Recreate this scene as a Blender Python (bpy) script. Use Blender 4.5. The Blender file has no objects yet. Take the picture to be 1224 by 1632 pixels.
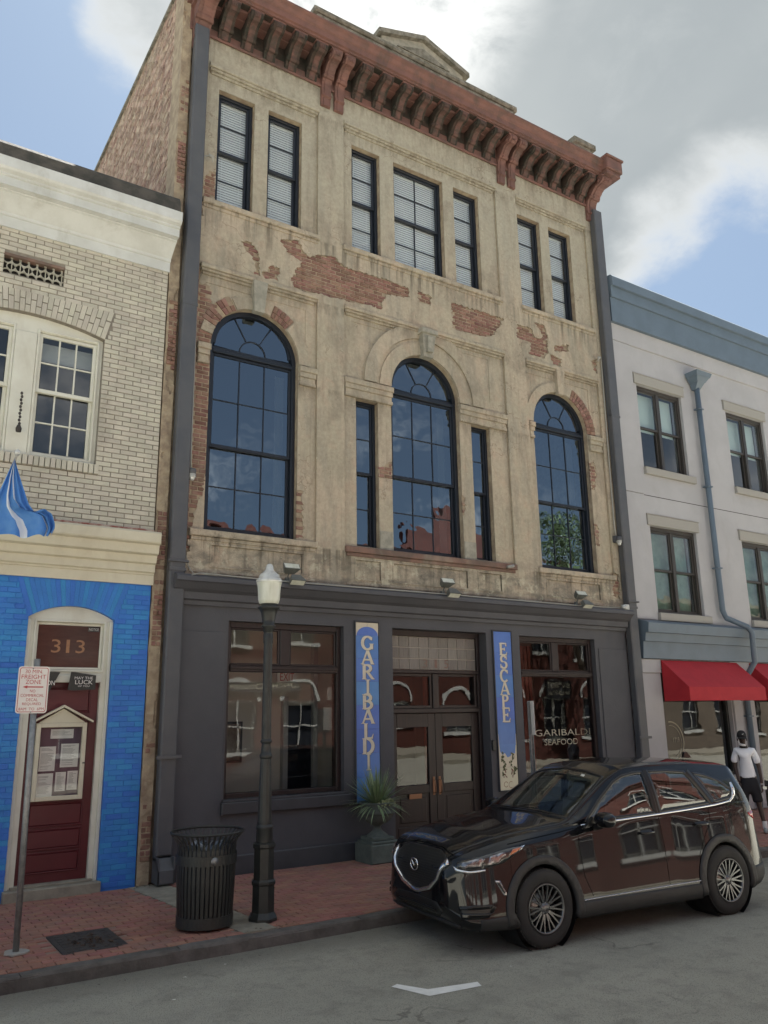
import bpy, math, random
import numpy as np
from mathutils import Vector, Matrix, geometry
from mathutils.bvhtree import BVHTree
random.seed(7)
PI = math.pi
scene = bpy.context.scene
COL = scene.collection

# ---------------------------------------------------------------- camera
yaw, pitch, roll = 0.57755, 0.24556, -0.015618
cy_, sy_, cp_, sp_ = math.cos(yaw), math.sin(yaw), math.cos(pitch), math.sin(pitch)
fwd = Vector((sy_*cp_, cy_*cp_, sp_)); rgt = Vector((cy_, -sy_, 0)); upv = rgt.cross(fwd)
r2 = rgt*math.cos(roll) + upv*math.sin(roll); u2 = -rgt*math.sin(roll) + upv*math.cos(roll)
cam = bpy.data.cameras.new('camera'); cam_o = bpy.data.objects.new('camera', cam); COL.objects.link(cam_o)
cam_o.matrix_world = Matrix((( r2.x, u2.x, -fwd.x, 0), (r2.y, u2.y, -fwd.y, 0), (r2.z, u2.z, -fwd.z, 2.17), (0, 0, 0, 1)))
cam.sensor_fit = 'HORIZONTAL'; cam.sensor_width = 36; cam.lens = 1290/1224*36; cam.clip_start = .05; cam.clip_end = 3000
scene.camera = cam_o

# ---------------------------------------------------------------- light
SUN_EL, SUN_AZ = math.radians(59), math.radians(33)      # azimuth from +Y towards +X: behind the facade
sd = Vector((math.sin(SUN_AZ)*math.cos(SUN_EL), math.cos(SUN_AZ)*math.cos(SUN_EL), math.sin(SUN_EL)))
sl = bpy.data.lights.new('sun', 'SUN'); sl.energy = 5.0; sl.angle = math.radians(.6); sl.color = (1, .97, .92)
so = bpy.data.objects.new('sun', sl); COL.objects.link(so); so.rotation_euler = sd.to_track_quat('Z', 'Y').to_euler()
so.location = (0, 0, 40)
scene.view_settings.view_transform = 'Standard'; scene.view_settings.look = 'None'
scene.view_settings.gamma = 1; scene.view_settings.use_curve_mapping = False
scene.view_settings.exposure = 2.56
W = bpy.data.worlds.new('World'); scene.world = W; W.use_nodes = True

class NT:
    """tiny node-tree helper"""
    def __init__(s, nt): s.t = nt; s.n = nt.nodes; s.l = nt.links
    def node(s, ty, **kw):
        n = s.n.new(ty)
        for k, v in kw.items():
            if k.startswith('_'): setattr(n, k[1:], v)
            else:
                key = int(k[1:]) if k[0] == 'i' and k[1:].isdigit() else k
                s.put(n.inputs[key], v)
        return n
    def put(s, inp, v):
        if hasattr(v, 'links') and hasattr(v, 'is_output'): s.l.new(v, inp)
        elif isinstance(v, (tuple, list)) and len(v) == 3 and inp.type == 'RGBA': inp.default_value = (*v, 1)
        else: inp.default_value = v
    def math(s, op, a, b=0., clamp=False, c=None):
        n = s.n.new('ShaderNodeMath'); n.operation = op; n.use_clamp = clamp
        s.put(n.inputs[0], a); s.put(n.inputs[1], b)
        if c is not None: s.put(n.inputs[2], c)
        return n.outputs[0]
    def mix(s, f, a, b):
        n = s.n.new('ShaderNodeMix'); n.data_type = 'RGBA'
        s.put(n.inputs[0], f); s.put(n.inputs[6], a); s.put(n.inputs[7], b); return n.outputs[2]
    def noise(s, vec, scale, detail=4, rough=.55, dist=0.):
        n = s.n.new('ShaderNodeTexNoise'); s.put(n.inputs['Vector'], vec)
        n.inputs['Scale'].default_value = scale; n.inputs['Detail'].default_value = detail
        n.inputs['Roughness'].default_value = rough; n.inputs['Distortion'].default_value = dist
        return n.outputs[0]
    def ramp(s, f, lo, hi, a=0., b=1.):
        n = s.n.new('ShaderNodeMapRange'); n.interpolation_type = 'SMOOTHSTEP'
        s.put(n.inputs[0], f); n.inputs[1].default_value = lo; n.inputs[2].default_value = hi
        n.inputs[3].default_value = a; n.inputs[4].default_value = b; return n.outputs[0]
    def scale(s, vec, xyz):
        n = s.n.new('ShaderNodeVectorMath'); n.operation = 'MULTIPLY'; s.put(n.inputs[0], vec); n.inputs[1].default_value = xyz
        return n.outputs[0]

# sky: Nishita with a procedural cloud bank over it
w = NT(W.node_tree); w.n.clear()
sky = w.node('ShaderNodeTexSky'); sky.sky_type = 'NISHITA'; sky.sun_disc = False
sky.sun_elevation = SUN_EL; sky.sun_rotation = SUN_AZ; sky.air_density = 1.15; sky.dust_density = 1.2; sky.ozone_density = 1.5
tc = w.node('ShaderNodeTexCoord'); dirv = tc.outputs['Generated']
def dotd(v):
    n = w.n.new('ShaderNodeVectorMath'); n.operation = 'DOT_PRODUCT'; w.l.new(dirv, n.inputs[0]); n.inputs[1].default_value = Vector(v).normalized()
    return n.outputs['Value']
def pixdir(x, y): return r2*(x-612)/1290 - u2*(y-816)/1290 + fwd
sepd = w.node('ShaderNodeSeparateXYZ', i0=dirv)
def blob(x, y, lo, hi, amp): return w.math('MULTIPLY', w.ramp(dotd(pixdir(x, y)), math.cos(math.radians(lo)), math.cos(math.radians(hi))), amp)
cn = w.noise(w.scale(dirv, (1, 1, 1.7)), 3.2, 9, .58, .35)
cn2 = w.noise(w.scale(dirv, (1, 1, 1.4)), 9, 8, .62, .3)
cov = w.math('ADD', cn, w.math('MULTIPLY', cn2, .35))
cov = w.math('ADD', cov, -.20)
for b in ((820, 40, 30, 10, .45), (1120, 200, 18, 6, .2), (560, -100, 22, 8, .25), (1150, 390, 9, 4, -.50), (1040, 430, 7, 3, -.08), (20, 200, 17, 9, -.34), (190, 50, 4.5, 1.0, .20), (330, 120, 7, 3, -.14), (1010, 345, 6, 2, .20), (1190, 540, 5, 2, .1)):
    cov = w.math('ADD', cov, blob(*b))
cov = w.math('ADD', cov, w.math('MULTIPLY', w.ramp(sepd.outputs[2], .70, .93), .30))   # unseen overhead cloud, added to light the facade
cmask = w.ramp(cov, .44, .76)
thick = w.ramp(cov, .58, .98)
n3 = w.noise(w.scale(dirv, (1, 1, 1.3)), 2.1, 5, .5, .2)
shade = w.mix(w.ramp(n3, .3, .7), (1.40, 1.53, 1.57), (1.85, 1.96, 1.95))
shade = w.mix(w.math('MULTIPLY', w.ramp(cn2, .48, .75), .25), shade, (2.35, 2.43, 2.40))
ccol = w.mix(thick, (2.9, 2.96, 2.92), shade)
near = w.ramp(dotd(pixdir(600, -30)), math.cos(math.radians(11)), math.cos(math.radians(1)))
ccol = w.mix(w.math('MULTIPLY', near, w.ramp(cn2, .30, .60)), ccol, (4.4, 4.4, 4.25))
lit = w.ramp(dotd(tuple(sd)), .45, -.25)                     # unseen sunlit clouds opposite the sun, brightened to light the facade
ccol = w.mix(lit, ccol, (8.5, 8.4, 8.1))
skyc = w.mix(.34, w.scale(sky.outputs[0], (.205, .27, .325)), (2.3, 2.65, 2.95))
fin = w.mix(w.math('MULTIPLY', cmask, .95), skyc, ccol)
bg = w.node('ShaderNodeBackground'); w.l.new(fin, bg.inputs[0]); bg.inputs[1].default_value = .052
wo = w.node('ShaderNodeOutputWorld'); w.l.new(bg.outputs[0], wo.inputs[0])

# ---------------------------------------------------------------- materials
MATS = {}
def mat(name, col, col2=None, nscale=3., rough=.6, metal=0., bump=0., bscale=40., spec=None, coat=0., perpiece=0., stretch=(1, 1, 1), fine=0., dirt=None, dirt_amt=0., rvar=0.):
    m = bpy.data.materials.new(name); m.use_nodes = True; t = NT(m.node_tree); t.n.clear(); MATS[name] = m
    p = t.node('ShaderNodeBsdfPrincipled'); o = t.node('ShaderNodeOutputMaterial'); t.l.new(p.outputs[0], o.inputs[0])
    g = t.node('ShaderNodeNewGeometry'); pos = g.outputs['Position']
    sv = t.scale(pos, stretch)
    c = col
    nz = t.noise(sv, nscale, 6, .6)
    if col2 is not None: c = t.mix(t.ramp(nz, .34, .66), col, col2)
    if perpiece:
        oi = t.node('ShaderNodeObjectInfo')
        rn = t.math('FRACT', t.math('ADD', t.math('MULTIPLY', oi.outputs['Random'], 7.3), g.outputs['Random Per Island']))
        rn2 = t.math('FRACT', t.math('MULTIPLY', rn, 13.7))
        k = t.math('ADD', t.math('MULTIPLY', rn, perpiece), 1 - perpiece/2)
        hs = t.node('ShaderNodeHueSaturation'); t.put(hs.inputs['Color'], c); t.l.new(k, hs.inputs['Value'])
        t.l.new(t.math('ADD', t.math('MULTIPLY', rn2, .03), .485), hs.inputs['Hue']); c = hs.outputs[0]
    if dirt is not None:
        dn = t.noise(t.scale(pos, (1, 1, .45)), 1.7, 8, .68, .4)
        c = t.mix(t.math('MULTIPLY', t.ramp(dn, .5, .72), dirt_amt), c, dirt)
    if fine:
        fn = t.noise(pos, 130, 2, .6); k = t.math('ADD', t.math('MULTIPLY', fn, fine*2), 1 - fine)
        mm = t.node('ShaderNodeVectorMath'); mm.operation = 'SCALE'; t.put(mm.inputs[0], c); t.l.new(k, mm.inputs['Scale']); c = mm.outputs[0]
    t.put(p.inputs['Base Color'], c)
    if rvar: t.put(p.inputs['Roughness'], t.math('ADD', t.math('MULTIPLY', t.noise(pos, 5, 5, .6), rvar), rough - rvar/2, clamp=True))
    else: p.inputs['Roughness'].default_value = rough
    p.inputs['Metallic'].default_value = metal
    if spec is not None: p.inputs['Specular IOR Level'].default_value = spec
    if coat: p.inputs['Coat Weight'].default_value = coat; p.inputs['Coat Roughness'].default_value = .03
    if bump:
        bn = t.noise(pos, bscale, 5, .6); bb = t.node('ShaderNodeBump'); bb.inputs['Strength'].default_value = min(1, bump)
        bb.inputs['Distance'].default_value = .01*max(1, bump); t.l.new(bn, bb.inputs['Height']); t.l.new(bb.outputs[0], p.inputs['Normal'])
    return m
def glassmat(name, tint=(.75, .8, .8), ior=1.6, boost=1.3, rough=.015, wav=.0, refl=(1, 1, 1)):
    m = bpy.data.materials.new(name); m.use_nodes = True; t = NT(m.node_tree); t.n.clear(); MATS[name] = m
    tr = t.node('ShaderNodeBsdfTransparent', Color=tint); gl = t.node('ShaderNodeBsdfGlossy', Color=refl, Roughness=rough)
    fr = t.node('ShaderNodeLayerWeight'); fr.inputs['Blend'].default_value = .5
    f5 = t.math('POWER', fr.outputs['Facing'], 4.0)
    f0 = ((ior-1)/(ior+1))**2*boost*1.6
    f = t.math('ADD', t.math('MULTIPLY', f5, 1-f0), f0, clamp=True)
    if wav:
        g = t.node('ShaderNodeNewGeometry'); b = t.node('ShaderNodeBump'); b.inputs['Strength'].default_value = 1; b.inputs['Distance'].default_value = wav
        t.l.new(t.noise(g.outputs['Position'], 1.6, 2, .5), b.inputs['Height']); t.l.new(b.outputs[0], gl.inputs['Normal'])
    mx = t.node('ShaderNodeMixShader'); t.l.new(f, mx.inputs[0]); t.l.new(tr.outputs[0], mx.inputs[1]); t.l.new(gl.outputs[0], mx.inputs[2])
    o = t.node('ShaderNodeOutputMaterial'); t.l.new(mx.outputs[0], o.inputs[0]); return m

def plaster():
    m = bpy.data.materials.new('plaster'); m.use_nodes = True; t = NT(m.node_tree); t.n.clear(); MATS['plaster'] = m
    p = t.node('ShaderNodeBsdfPrincipled'); o = t.node('ShaderNodeOutputMaterial'); t.l.new(p.outputs[0], o.inputs[0])
    g = t.node('ShaderNodeNewGeometry'); pos = g.outputs['Position']; sp = t.node('ShaderNodeSeparateXYZ', i0=pos); z = sp.outputs[2]
    n1 = t.noise(pos, .9, 8, .62, .5); n2 = t.noise(pos, 3.2, 8, .65, .3); n3 = t.noise(t.scale(pos, (2.6, 2.6, .5)), 1.3, 9, .70)
    n4 = t.noise(pos, 7.5, 9, .72, .8); n5 = t.noise(pos, 28, 4, .6)
    c = t.mix(t.ramp(n1, .34, .66), (.41, .365, .275), (.47, .395, .30))
    c = t.mix(t.math('MULTIPLY', t.ramp(n2, .50, .72), .55), c, (.47, .345, .255))        # old pinkish coat
    c = t.mix(t.math('MULTIPLY', t.ramp(n3, .46, .66), .75), c, (.32, .295, .235))
    sp1 = t.noise(pos, 6.5, 6, .75); sp2 = t.noise(t.scale(pos, (1, 1, .6)), 11, 5, .7)
    c = t.mix(t.math('MULTIPLY', t.ramp(sp1, .64, .68), .7), c, (.68, .62, .48))            # flaked pale spots
    c = t.mix(t.math('MULTIPLY', t.ramp(sp2, .68, .72), .6), c, (.30, .20, .145))           # flaked dark spots
    c = t.mix(t.math('MULTIPLY', t.ramp(n5, .70, .75), .5), c, (.18, .14, .11))           # pits
    up = t.math('MULTIPLY', t.ramp(z, 10.2, 12.4), t.ramp(n1, .25, .6, .45, .8))
    c = t.mix(up, c, (.37, .355, .285))                                                    # greyer top storey
    n4 = sp1
    gr1 = t.ramp(t.noise(t.scale(pos, (1.5, 1.5, .6)), 1.1, 10, .74, .6), .47, .68); c = t.mix(t.math('MULTIPLY', gr1, .62), c, (.235, .205, .16))     # general grime
    gr2 = t.ramp(t.noise(t.scale(pos, (9, 9, .5)), 1.2, 6, .65), .52, .72); c = t.mix(t.math('MULTIPLY', gr2, .40), c, (.22, .185, .14))            # rain streaks
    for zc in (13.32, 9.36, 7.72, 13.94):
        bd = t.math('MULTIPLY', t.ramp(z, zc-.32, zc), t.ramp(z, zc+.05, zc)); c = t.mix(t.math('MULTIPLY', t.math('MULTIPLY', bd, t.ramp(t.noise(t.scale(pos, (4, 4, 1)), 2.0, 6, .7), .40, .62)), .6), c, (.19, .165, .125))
    mot = t.noise(pos, 15, 8, .75); mm = t.node('ShaderNodeVectorMath'); mm.operation = 'SCALE'; t.put(mm.inputs[0], c); t.l.new(t.ramp(mot, .3, .7, .88, 1.10), mm.inputs['Scale']); c = mm.outputs[0]
    ve = t.node('ShaderNodeTexVoronoi', Scale=1.5); ve.feature = 'DISTANCE_TO_EDGE'
    nc = t.n.new('ShaderNodeTexNoise'); nc.inputs['Scale'].default_value = 3.5; nc.inputs['Detail'].default_value = 8; t.l.new(pos, nc.inputs['Vector'])
    sc_ = t.n.new('ShaderNodeVectorMath'); sc_.operation = 'SCALE'; t.l.new(nc.outputs['Color'], sc_.inputs[0]); sc_.inputs['Scale'].default_value = .7
    av = t.n.new('ShaderNodeVectorMath'); av.operation = 'ADD'; t.l.new(pos, av.inputs[0]); t.l.new(sc_.outputs[0], av.inputs[1]); t.l.new(av.outputs[0], ve.inputs['Vector'])
    ck = t.math('MULTIPLY', t.ramp(ve.outputs['Distance'], .014, .003), t.ramp(t.noise(pos, .7, 3, .5), .52, .60)); c = t.mix(t.math('MULTIPLY', ck, .6), c, (.17, .13, .09))
    lowz = t.ramp(z, 5.3, 4.55)
    mil = t.math('MULTIPLY', t.ramp(t.noise(t.scale(pos, (1, 1, 1.8)), 2.3, 8, .7, .4), .42, .64), t.math('MULTIPLY', lowz, .8))
    c = t.mix(mil, c, (.17, .158, .13))                                                    # mildew on the aprons
    pale = t.math('MULTIPLY', t.ramp(t.noise(pos, 4.5, 8, .7), .54, .62), t.math('MULTIPLY', lowz, .55))
    c = t.mix(pale, c, (.58, .55, .42))
    # weeping stains under the sills
    for zc in (10.6, 4.86):
        band = t.math('MULTIPLY', t.ramp(z, zc-.75, zc), t.ramp(z, zc+.04, zc))
        dr = t.ramp(t.noise(t.scale(pos, (7, 7, .35)), 1.4, 5, .6), .47, .68)
        c = t.mix(t.math('MULTIPLY', t.math('MULTIPLY', band, dr), .75), c, (.11, .095, .07))
    t.put(p.inputs['Base Color'], c); p.inputs['Roughness'].default_value = .92; p.inputs['Specular IOR Level'].default_value = .25
    h = t.math('ADD', t.math('MULTIPLY', n5, .35), t.math('ADD', t.math('MULTIPLY', t.ramp(n4, .6, .70), .5), t.math('MULTIPLY', n2, .8)))
    h = t.math('ADD', h, t.math('MULTIPLY', t.noise(pos, 90, 3, .7), .25))
    b = t.node('ShaderNodeBump'); b.inputs['Strength'].default_value = 1; b.inputs['Distance'].default_value = .016
    t.l.new(h, b.inputs['Height']); t.l.new(b.outputs[0], p.inputs['Normal']); return m
plaster()
mat('old_brick', (.20, .105, .08), (.27, .165, .125), 9, .92, bump=.8, bscale=60, perpiece=.5, dirt=(.36, .30, .22), dirt_amt=.4)
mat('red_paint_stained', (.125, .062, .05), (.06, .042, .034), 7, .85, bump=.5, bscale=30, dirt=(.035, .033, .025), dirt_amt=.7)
mat('side_brick', (.31, .205, .155), (.42, .335, .26), 5, .92, bump=.8, bscale=60, perpiece=.5, dirt=(.40, .36, .28), dirt_amt=.5)
mat('mortar', (.40, .33, .23), (.27, .21, .15), 6, .95, bump=.8, bscale=50)
mat('red_paint', (.185, .090, .072), (.13, .07, .058), 4, .75, bump=.5, bscale=30, dirt=(.055, .05, .04), dirt_amt=.75)
mat('red_paint_dark', (.055, .035, .027), (.025, .025, .018), 5, .9, bump=.5, bscale=30, dirt=(.02, .022, .016), dirt_amt=.6)  # near-black red: mildewed brackets, also the frieze bands and soffit boards
mat('mossy_stone', (.25, .235, .195), (.12, .115, .09), 7, .95, bump=.8, bscale=25, dirt=(.065, .068, .045), dirt_amt=.6)
mat('keystone', (.36, .34, .28), (.24, .235, .195), 6, .9, bump=.6, bscale=30)
mat('brown_stone', (.22, .13, .10), (.14, .10, .08), 4, .9, bump=.5, bscale=30, dirt=(.40, .38, .30), dirt_amt=.3)
mat('navy_frame', (.012, .016, .024), None, rough=.42, rvar=.2)
mat('charcoal_paint', (.078, .080, .090), (.066, .068, .077), 1.2, .62, bump=.35, bscale=35, rvar=.2, dirt=(.095, .093, .094), dirt_amt=.4)
mat('charcoal_trim', (.064, .067, .075), (.05, .052, .058), 2, .45, bump=.15, bscale=30, rvar=.2)
mat('pipe_paint', (.075, .08, .09), (.09, .093, .10), 3, .5, bump=.1, bscale=20, dirt=(.10, .09, .075), dirt_amt=.3)
mat('brown_wood', (.018, .013, .013), (.028, .018, .017), 3, .4, bump=.15, bscale=50, stretch=(8, 8, .6))
mat('cream_brick', (.54, .51, .42), (.48, .455, .38), 4, .8, bump=.5, bscale=70, perpiece=.20, dirt=(.26, .22, .18), dirt_amt=.45)
mat('dark_mortar', (.20, .18, .15), (.27, .245, .20), 8, .95, bump=.6)
mat('white_paint', (.62, .64, .62), (.54, .555, .53), 2.2, .55, bump=.25, bscale=20, dirt=(.33, .32, .27), dirt_amt=.5)
mat('cream_paint', (.64, .60, .46), (.59, .55, .42), 2, .5, bump=.2, bscale=25, dirt=(.38, .32, .22), dirt_amt=.3)
mat('window_cream', (.68, .68, .59), (.62, .61, .52), 3, .5, bump=.15, bscale=25, dirt=(.42, .38, .28), dirt_amt=.3)
mat('blue_brick', (.034, .215, .60), (.028, .185, .53), 3, .5, bump=.5, bscale=50, perpiece=.06, dirt=(.024, .16, .48), dirt_amt=.3)
mat('dark_parapet', (.045, .045, .038), (.10, .09, .075), 3, .95, bump=.7, bscale=18)
mat('maroon_door', (.10, .012, .018), (.085, .01, .015), 3, .42, bump=.1, rvar=.2)
mat('stucco_grey', (.44, .44, .45), (.40, .40, .41), 1.1, .9, bump=.7, bscale=75, dirt=(.34, .33, .32), dirt_amt=.35)
mat('stucco_trim', (.34, .33, .30), None, rough=.9, bump=.5, bscale=75)
mat('slate_blue_paint', (.125, .17, .215), (.11, .15, .19), 2, .5, bump=.1, bscale=10)
mat('bronze_frame', (.045, .040, .035), None, rough=.45)
mat('awning_red', (.42, .018, .028), (.37, .014, .024), 4, .75, bump=.2, bscale=120)
mat('black_iron', (.018, .020, .019), (.026, .028, .026), 12, .42, bump=.25, bscale=60, rvar=.25)
mat('globe', (.62, .64, .56), (.50, .52, .43), 6, .28, bump=.1, bscale=30, stretch=(2, 2, .4))
mat('globe_cap', (.62, .64, .62), (.45, .47, .46), 9, .18, metal=.25)
mat('galvanised', (.30, .31, .31), (.23, .24, .24), 20, .5, metal=.6, bump=.05)
mat('sign_white', (.72, .70, .66), (.66, .62, .60), 3, .55)
mat('sign_red', (.42, .055, .06), None, rough=.6)
mat('sign_green', (.04, .16, .12), None, rough=.5)
mat('concrete', (.30, .28, .22), (.22, .20, .16), 5, .92, bump=.6, bscale=40, dirt=(.14, .12, .10), dirt_amt=.5)
mat('kerb_stone', (.13, .12, .11), (.085, .08, .072), 5, .9, bump=.8, bscale=30, perpiece=.3, dirt=(.05, .045, .04), dirt_amt=.6)
mat('paver', (.32, .15, .11), (.26, .13, .10), 3, .85, bump=.5, bscale=60, perpiece=.22, dirt=(.20, .165, .135), dirt_amt=.5)
mat('paver_joint', (.24, .16, .125), (.28, .20, .16), 10, .95, bump=.4)
mat('iron_cover', (.038, .034, .032), (.055, .048, .044), 12, .7, bump=.5, bscale=50)
mat('leaf_litter', (.09, .05, .025), (.05, .03, .02), 30, .8, perpiece=.6)
mat('paper', (.68, .68, .62), (.60, .61, .56), 8, .8)
mat('ink', (.14, .14, .13), None, rough=.8)
mat('tile_blue', (.105, .235, .56), (.085, .20, .51), 2.5, .28, bump=.1, bscale=20, perpiece=.08)
mat('tile_cream', (.66, .62, .46), (.60, .56, .42), 3, .3, perpiece=.06)
mat('letter_cream', (.66, .62, .50), (.60, .56, .44), 10, .4)
mat('letter_outline', (.14, .12, .09), None, rough=.5)
mat('vine_green', (.075, .085, .03), None, rough=.6)
mat('grape', (.13, .025, .02), None, rough=.6)
mat('gold_letter', (.36, .18, .085), (.28, .14, .07), 20, .5)
mat('glass_letter', (.34, .32, .24), None, rough=.6)
mat('copper', (.30, .16, .09), None, rough=.45, metal=.5)
mat('interior_dark', (.045, .04, .038), (.03, .028, .026), 1, .9)
mat('room_cream', (.70, .68, .60), (.62, .60, .53), 1, .9)
mat('interior_wall', (.15, .13, .11), (.11, .10, .085), 1, .9)
mat('blind', (.86, .87, .87), None, rough=.6)
mat('curtain', (.42, .43, .42), None, rough=.9)
mat('shade', (.60, .72, .68), None, rough=.9)
mat('tile_glass', (.175, .165, .15), (.225, .21, .185), 9, .25, perpiece=.3, stretch=(6, 6, .5), bump=.4, bscale=40)
mat('lead', (.42, .39, .33), None, rough=.5, metal=.5)
mat('verdigris_urn', (.13, .15, .13), (.09, .11, .095), 6, .75, bump=.4, bscale=30, dirt=(.12, .14, .11), dirt_amt=.4)
mat('blade', (.17, .25, .12), (.26, .33, .19), 5, .55, perpiece=.5)
mat('blade_pale', (.30, .32, .19), (.20, .24, .12), 5, .6, perpiece=.4)
mat('small_plant', (.05, .09, .025), (.09, .12, .035), 20, .6, perpiece=.5)
mat('flag_blue', (.09, .25, .56), (.055, .2, .55), 6, .7)
mat('flag_white', (.68, .74, .80), None, rough=.7)
mat('brass_ball', (.45, .43, .36), None, rough=.3, metal=.6)
mat('lamp_grey', (.14, .15, .14), (.10, .11, .10), 10, .5, dirt=(.08, .075, .06), dirt_amt=.5)
mat('cable', (.33, .33, .30), None, rough=.6)
mat('road_paint', (.82, .82, .78), (.74, .74, .70), 12, .8, bump=.3, bscale=80, dirt=(.35, .34, .3), dirt_amt=.35)
mat('slate_far', (.12, .12, .13), None, rough=.8)
mat('dark_lattice_back', (.02, .018, .016), None, rough=.9)
mat('lattice', (.55, .53, .45), (.4, .38, .3), 12, .7)
mat('roof_felt', (.10, .10, .10), (.14, .13, .12), 2, .95)
glassmat('glass', (.82, .86, .86), 1.6, 1.1, .012, wav=.003)
glassmat('glass_dark', (.30, .33, .34), 1.9, 1.45, .012, wav=.008, refl=(.74, .87, 1))
glassmat('glass_shop', (.66, .66, .64), 1.5, .72, .012, wav=.0015)
glassmat('glass_case', (.92, .92, .92), 1.4, .8, .02)
def asphalt():
    m = bpy.data.materials.new('asphalt'); m.use_nodes = True; t = NT(m.node_tree); t.n.clear(); MATS['asphalt'] = m
    p = t.node('ShaderNodeBsdfPrincipled'); o = t.node('ShaderNodeOutputMaterial'); t.l.new(p.outputs[0], o.inputs[0])
    g = t.node('ShaderNodeNewGeometry'); pos = g.outputs['Position']
    n1 = t.noise(pos, .6, 6, .6, .3); n2 = t.noise(pos, 4, 6, .6); n3 = t.noise(pos, 120, 2, .6); sp = t.node('ShaderNodeSeparateXYZ', i0=pos)
    vo = t.node('ShaderNodeTexVoronoi', Scale=150.); t.l.new(pos, vo.inputs['Vector']); sx = t.node('ShaderNodeSeparateColor', i0=vo.outputs['Color'])
    c = t.mix(t.ramp(n1, .35, .65), (.34, .332, .275), (.37, .36, .30))
    c = t.mix(t.math('MULTIPLY', t.ramp(n2, .45, .7), .3), c, (.085, .083, .074))
    c = t.mix(t.ramp(sx.outputs[0], .70, .95, 0, .55), c, (.36, .35, .29)); c = t.mix(t.ramp(sx.outputs[1], .72, .95, 0, .5), c, (.07, .07, .062))
    gut = t.ramp(sp.outputs[1], 7.6, 8.3); c = t.mix(t.math('MULTIPLY', gut, .55), c, (.09, .085, .07))
    # oil drips and wheel polished lane
    c = t.mix(t.math('MULTIPLY', t.ramp(t.noise(pos, 1.4, 5, .6, .5), .60, .72), .3), c, (.09, .088, .076))
    ve = t.node('ShaderNodeTexVoronoi', Scale=.55); ve.feature = 'DISTANCE_TO_EDGE'
    wv = t.n.new('ShaderNodeVectorMath'); wv.operation = 'ADD'; t.l.new(pos, wv.inputs[0]); nn_ = t.n.new('ShaderNodeTexNoise'); nn_.inputs['Scale'].default_value = 2.2; nn_.inputs['Detail'].default_value = 7; t.l.new(pos, nn_.inputs['Vector'])
    sc_ = t.n.new('ShaderNodeVectorMath'); sc_.operation = 'SCALE'; t.l.new(nn_.outputs['Color'], sc_.inputs[0]); sc_.inputs['Scale'].default_value = .9; t.l.new(sc_.outputs[0], wv.inputs[1]); t.l.new(wv.outputs[0], ve.inputs['Vector'])
    crk = t.math('MULTIPLY', t.ramp(ve.outputs['Distance'], .012, .002), t.ramp(t.noise(pos, .8, 3, .5), .56, .66)); c = t.mix(t.math('MULTIPLY', crk, .5), c, (.06, .058, .05))
    lane = t.math('MULTIPLY', t.ramp(t.noise(t.scale(pos, (.12, 1.1, 1)), 1.3, 5, .6), .45, .7), .35); c = t.mix(lane, c, (.24, .235, .20))
    t.put(p.inputs['Base Color'], c); p.inputs['Roughness'].default_value = .88
    h = t.math('ADD', vo.outputs['Distance'], t.math('MULTIPLY', n3, .6)); b = t.node('ShaderNodeBump'); b.inputs['Strength'].default_value = .75; b.inputs['Distance'].default_value = .006
    t.l.new(h, b.inputs['Height']); t.l.new(b.outputs[0], p.inputs['Normal'])
asphalt()
def brick_far(name, c1, c2, mo):
    m = bpy.data.materials.new(name); m.use_nodes = True; t = NT(m.node_tree); t.n.clear(); MATS[name] = m
    p = t.node('ShaderNodeBsdfPrincipled', Roughness=.9); o = t.node('ShaderNodeOutputMaterial'); t.l.new(p.outputs[0], o.inputs[0])
    g = t.node('ShaderNodeNewGeometry'); sp = t.node('ShaderNodeSeparateXYZ', i0=g.outputs['Position'])
    cb = t.node('ShaderNodeCombineXYZ', i0=t.math('ADD', sp.outputs[0], sp.outputs[1]), i1=sp.outputs[2])
    b = t.node('ShaderNodeTexBrick', Color1=c1, Color2=c2, Mortar=mo, Scale=1.); b.inputs['Brick Width'].default_value = .22; b.inputs['Row Height'].default_value = .075
    b.inputs['Mortar Size'].default_value = .008; t.l.new(cb.outputs[0], b.inputs['Vector'])
    c = t.mix(t.math('MULTIPLY', t.ramp(t.noise(g.outputs['Position'], .8, 6, .6), .4, .7), .5), b.outputs['Color'], tuple(v*.55 for v in c1))
    t.put(p.inputs['Base Color'], c)
brick_far('far_brick', (.085, .018, .010), (.115, .026, .015), (.08, .05, .04))
brick_far('far_tan_brick', (.17, .135, .10), (.15, .12, .09), (.14, .12, .1))

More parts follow.
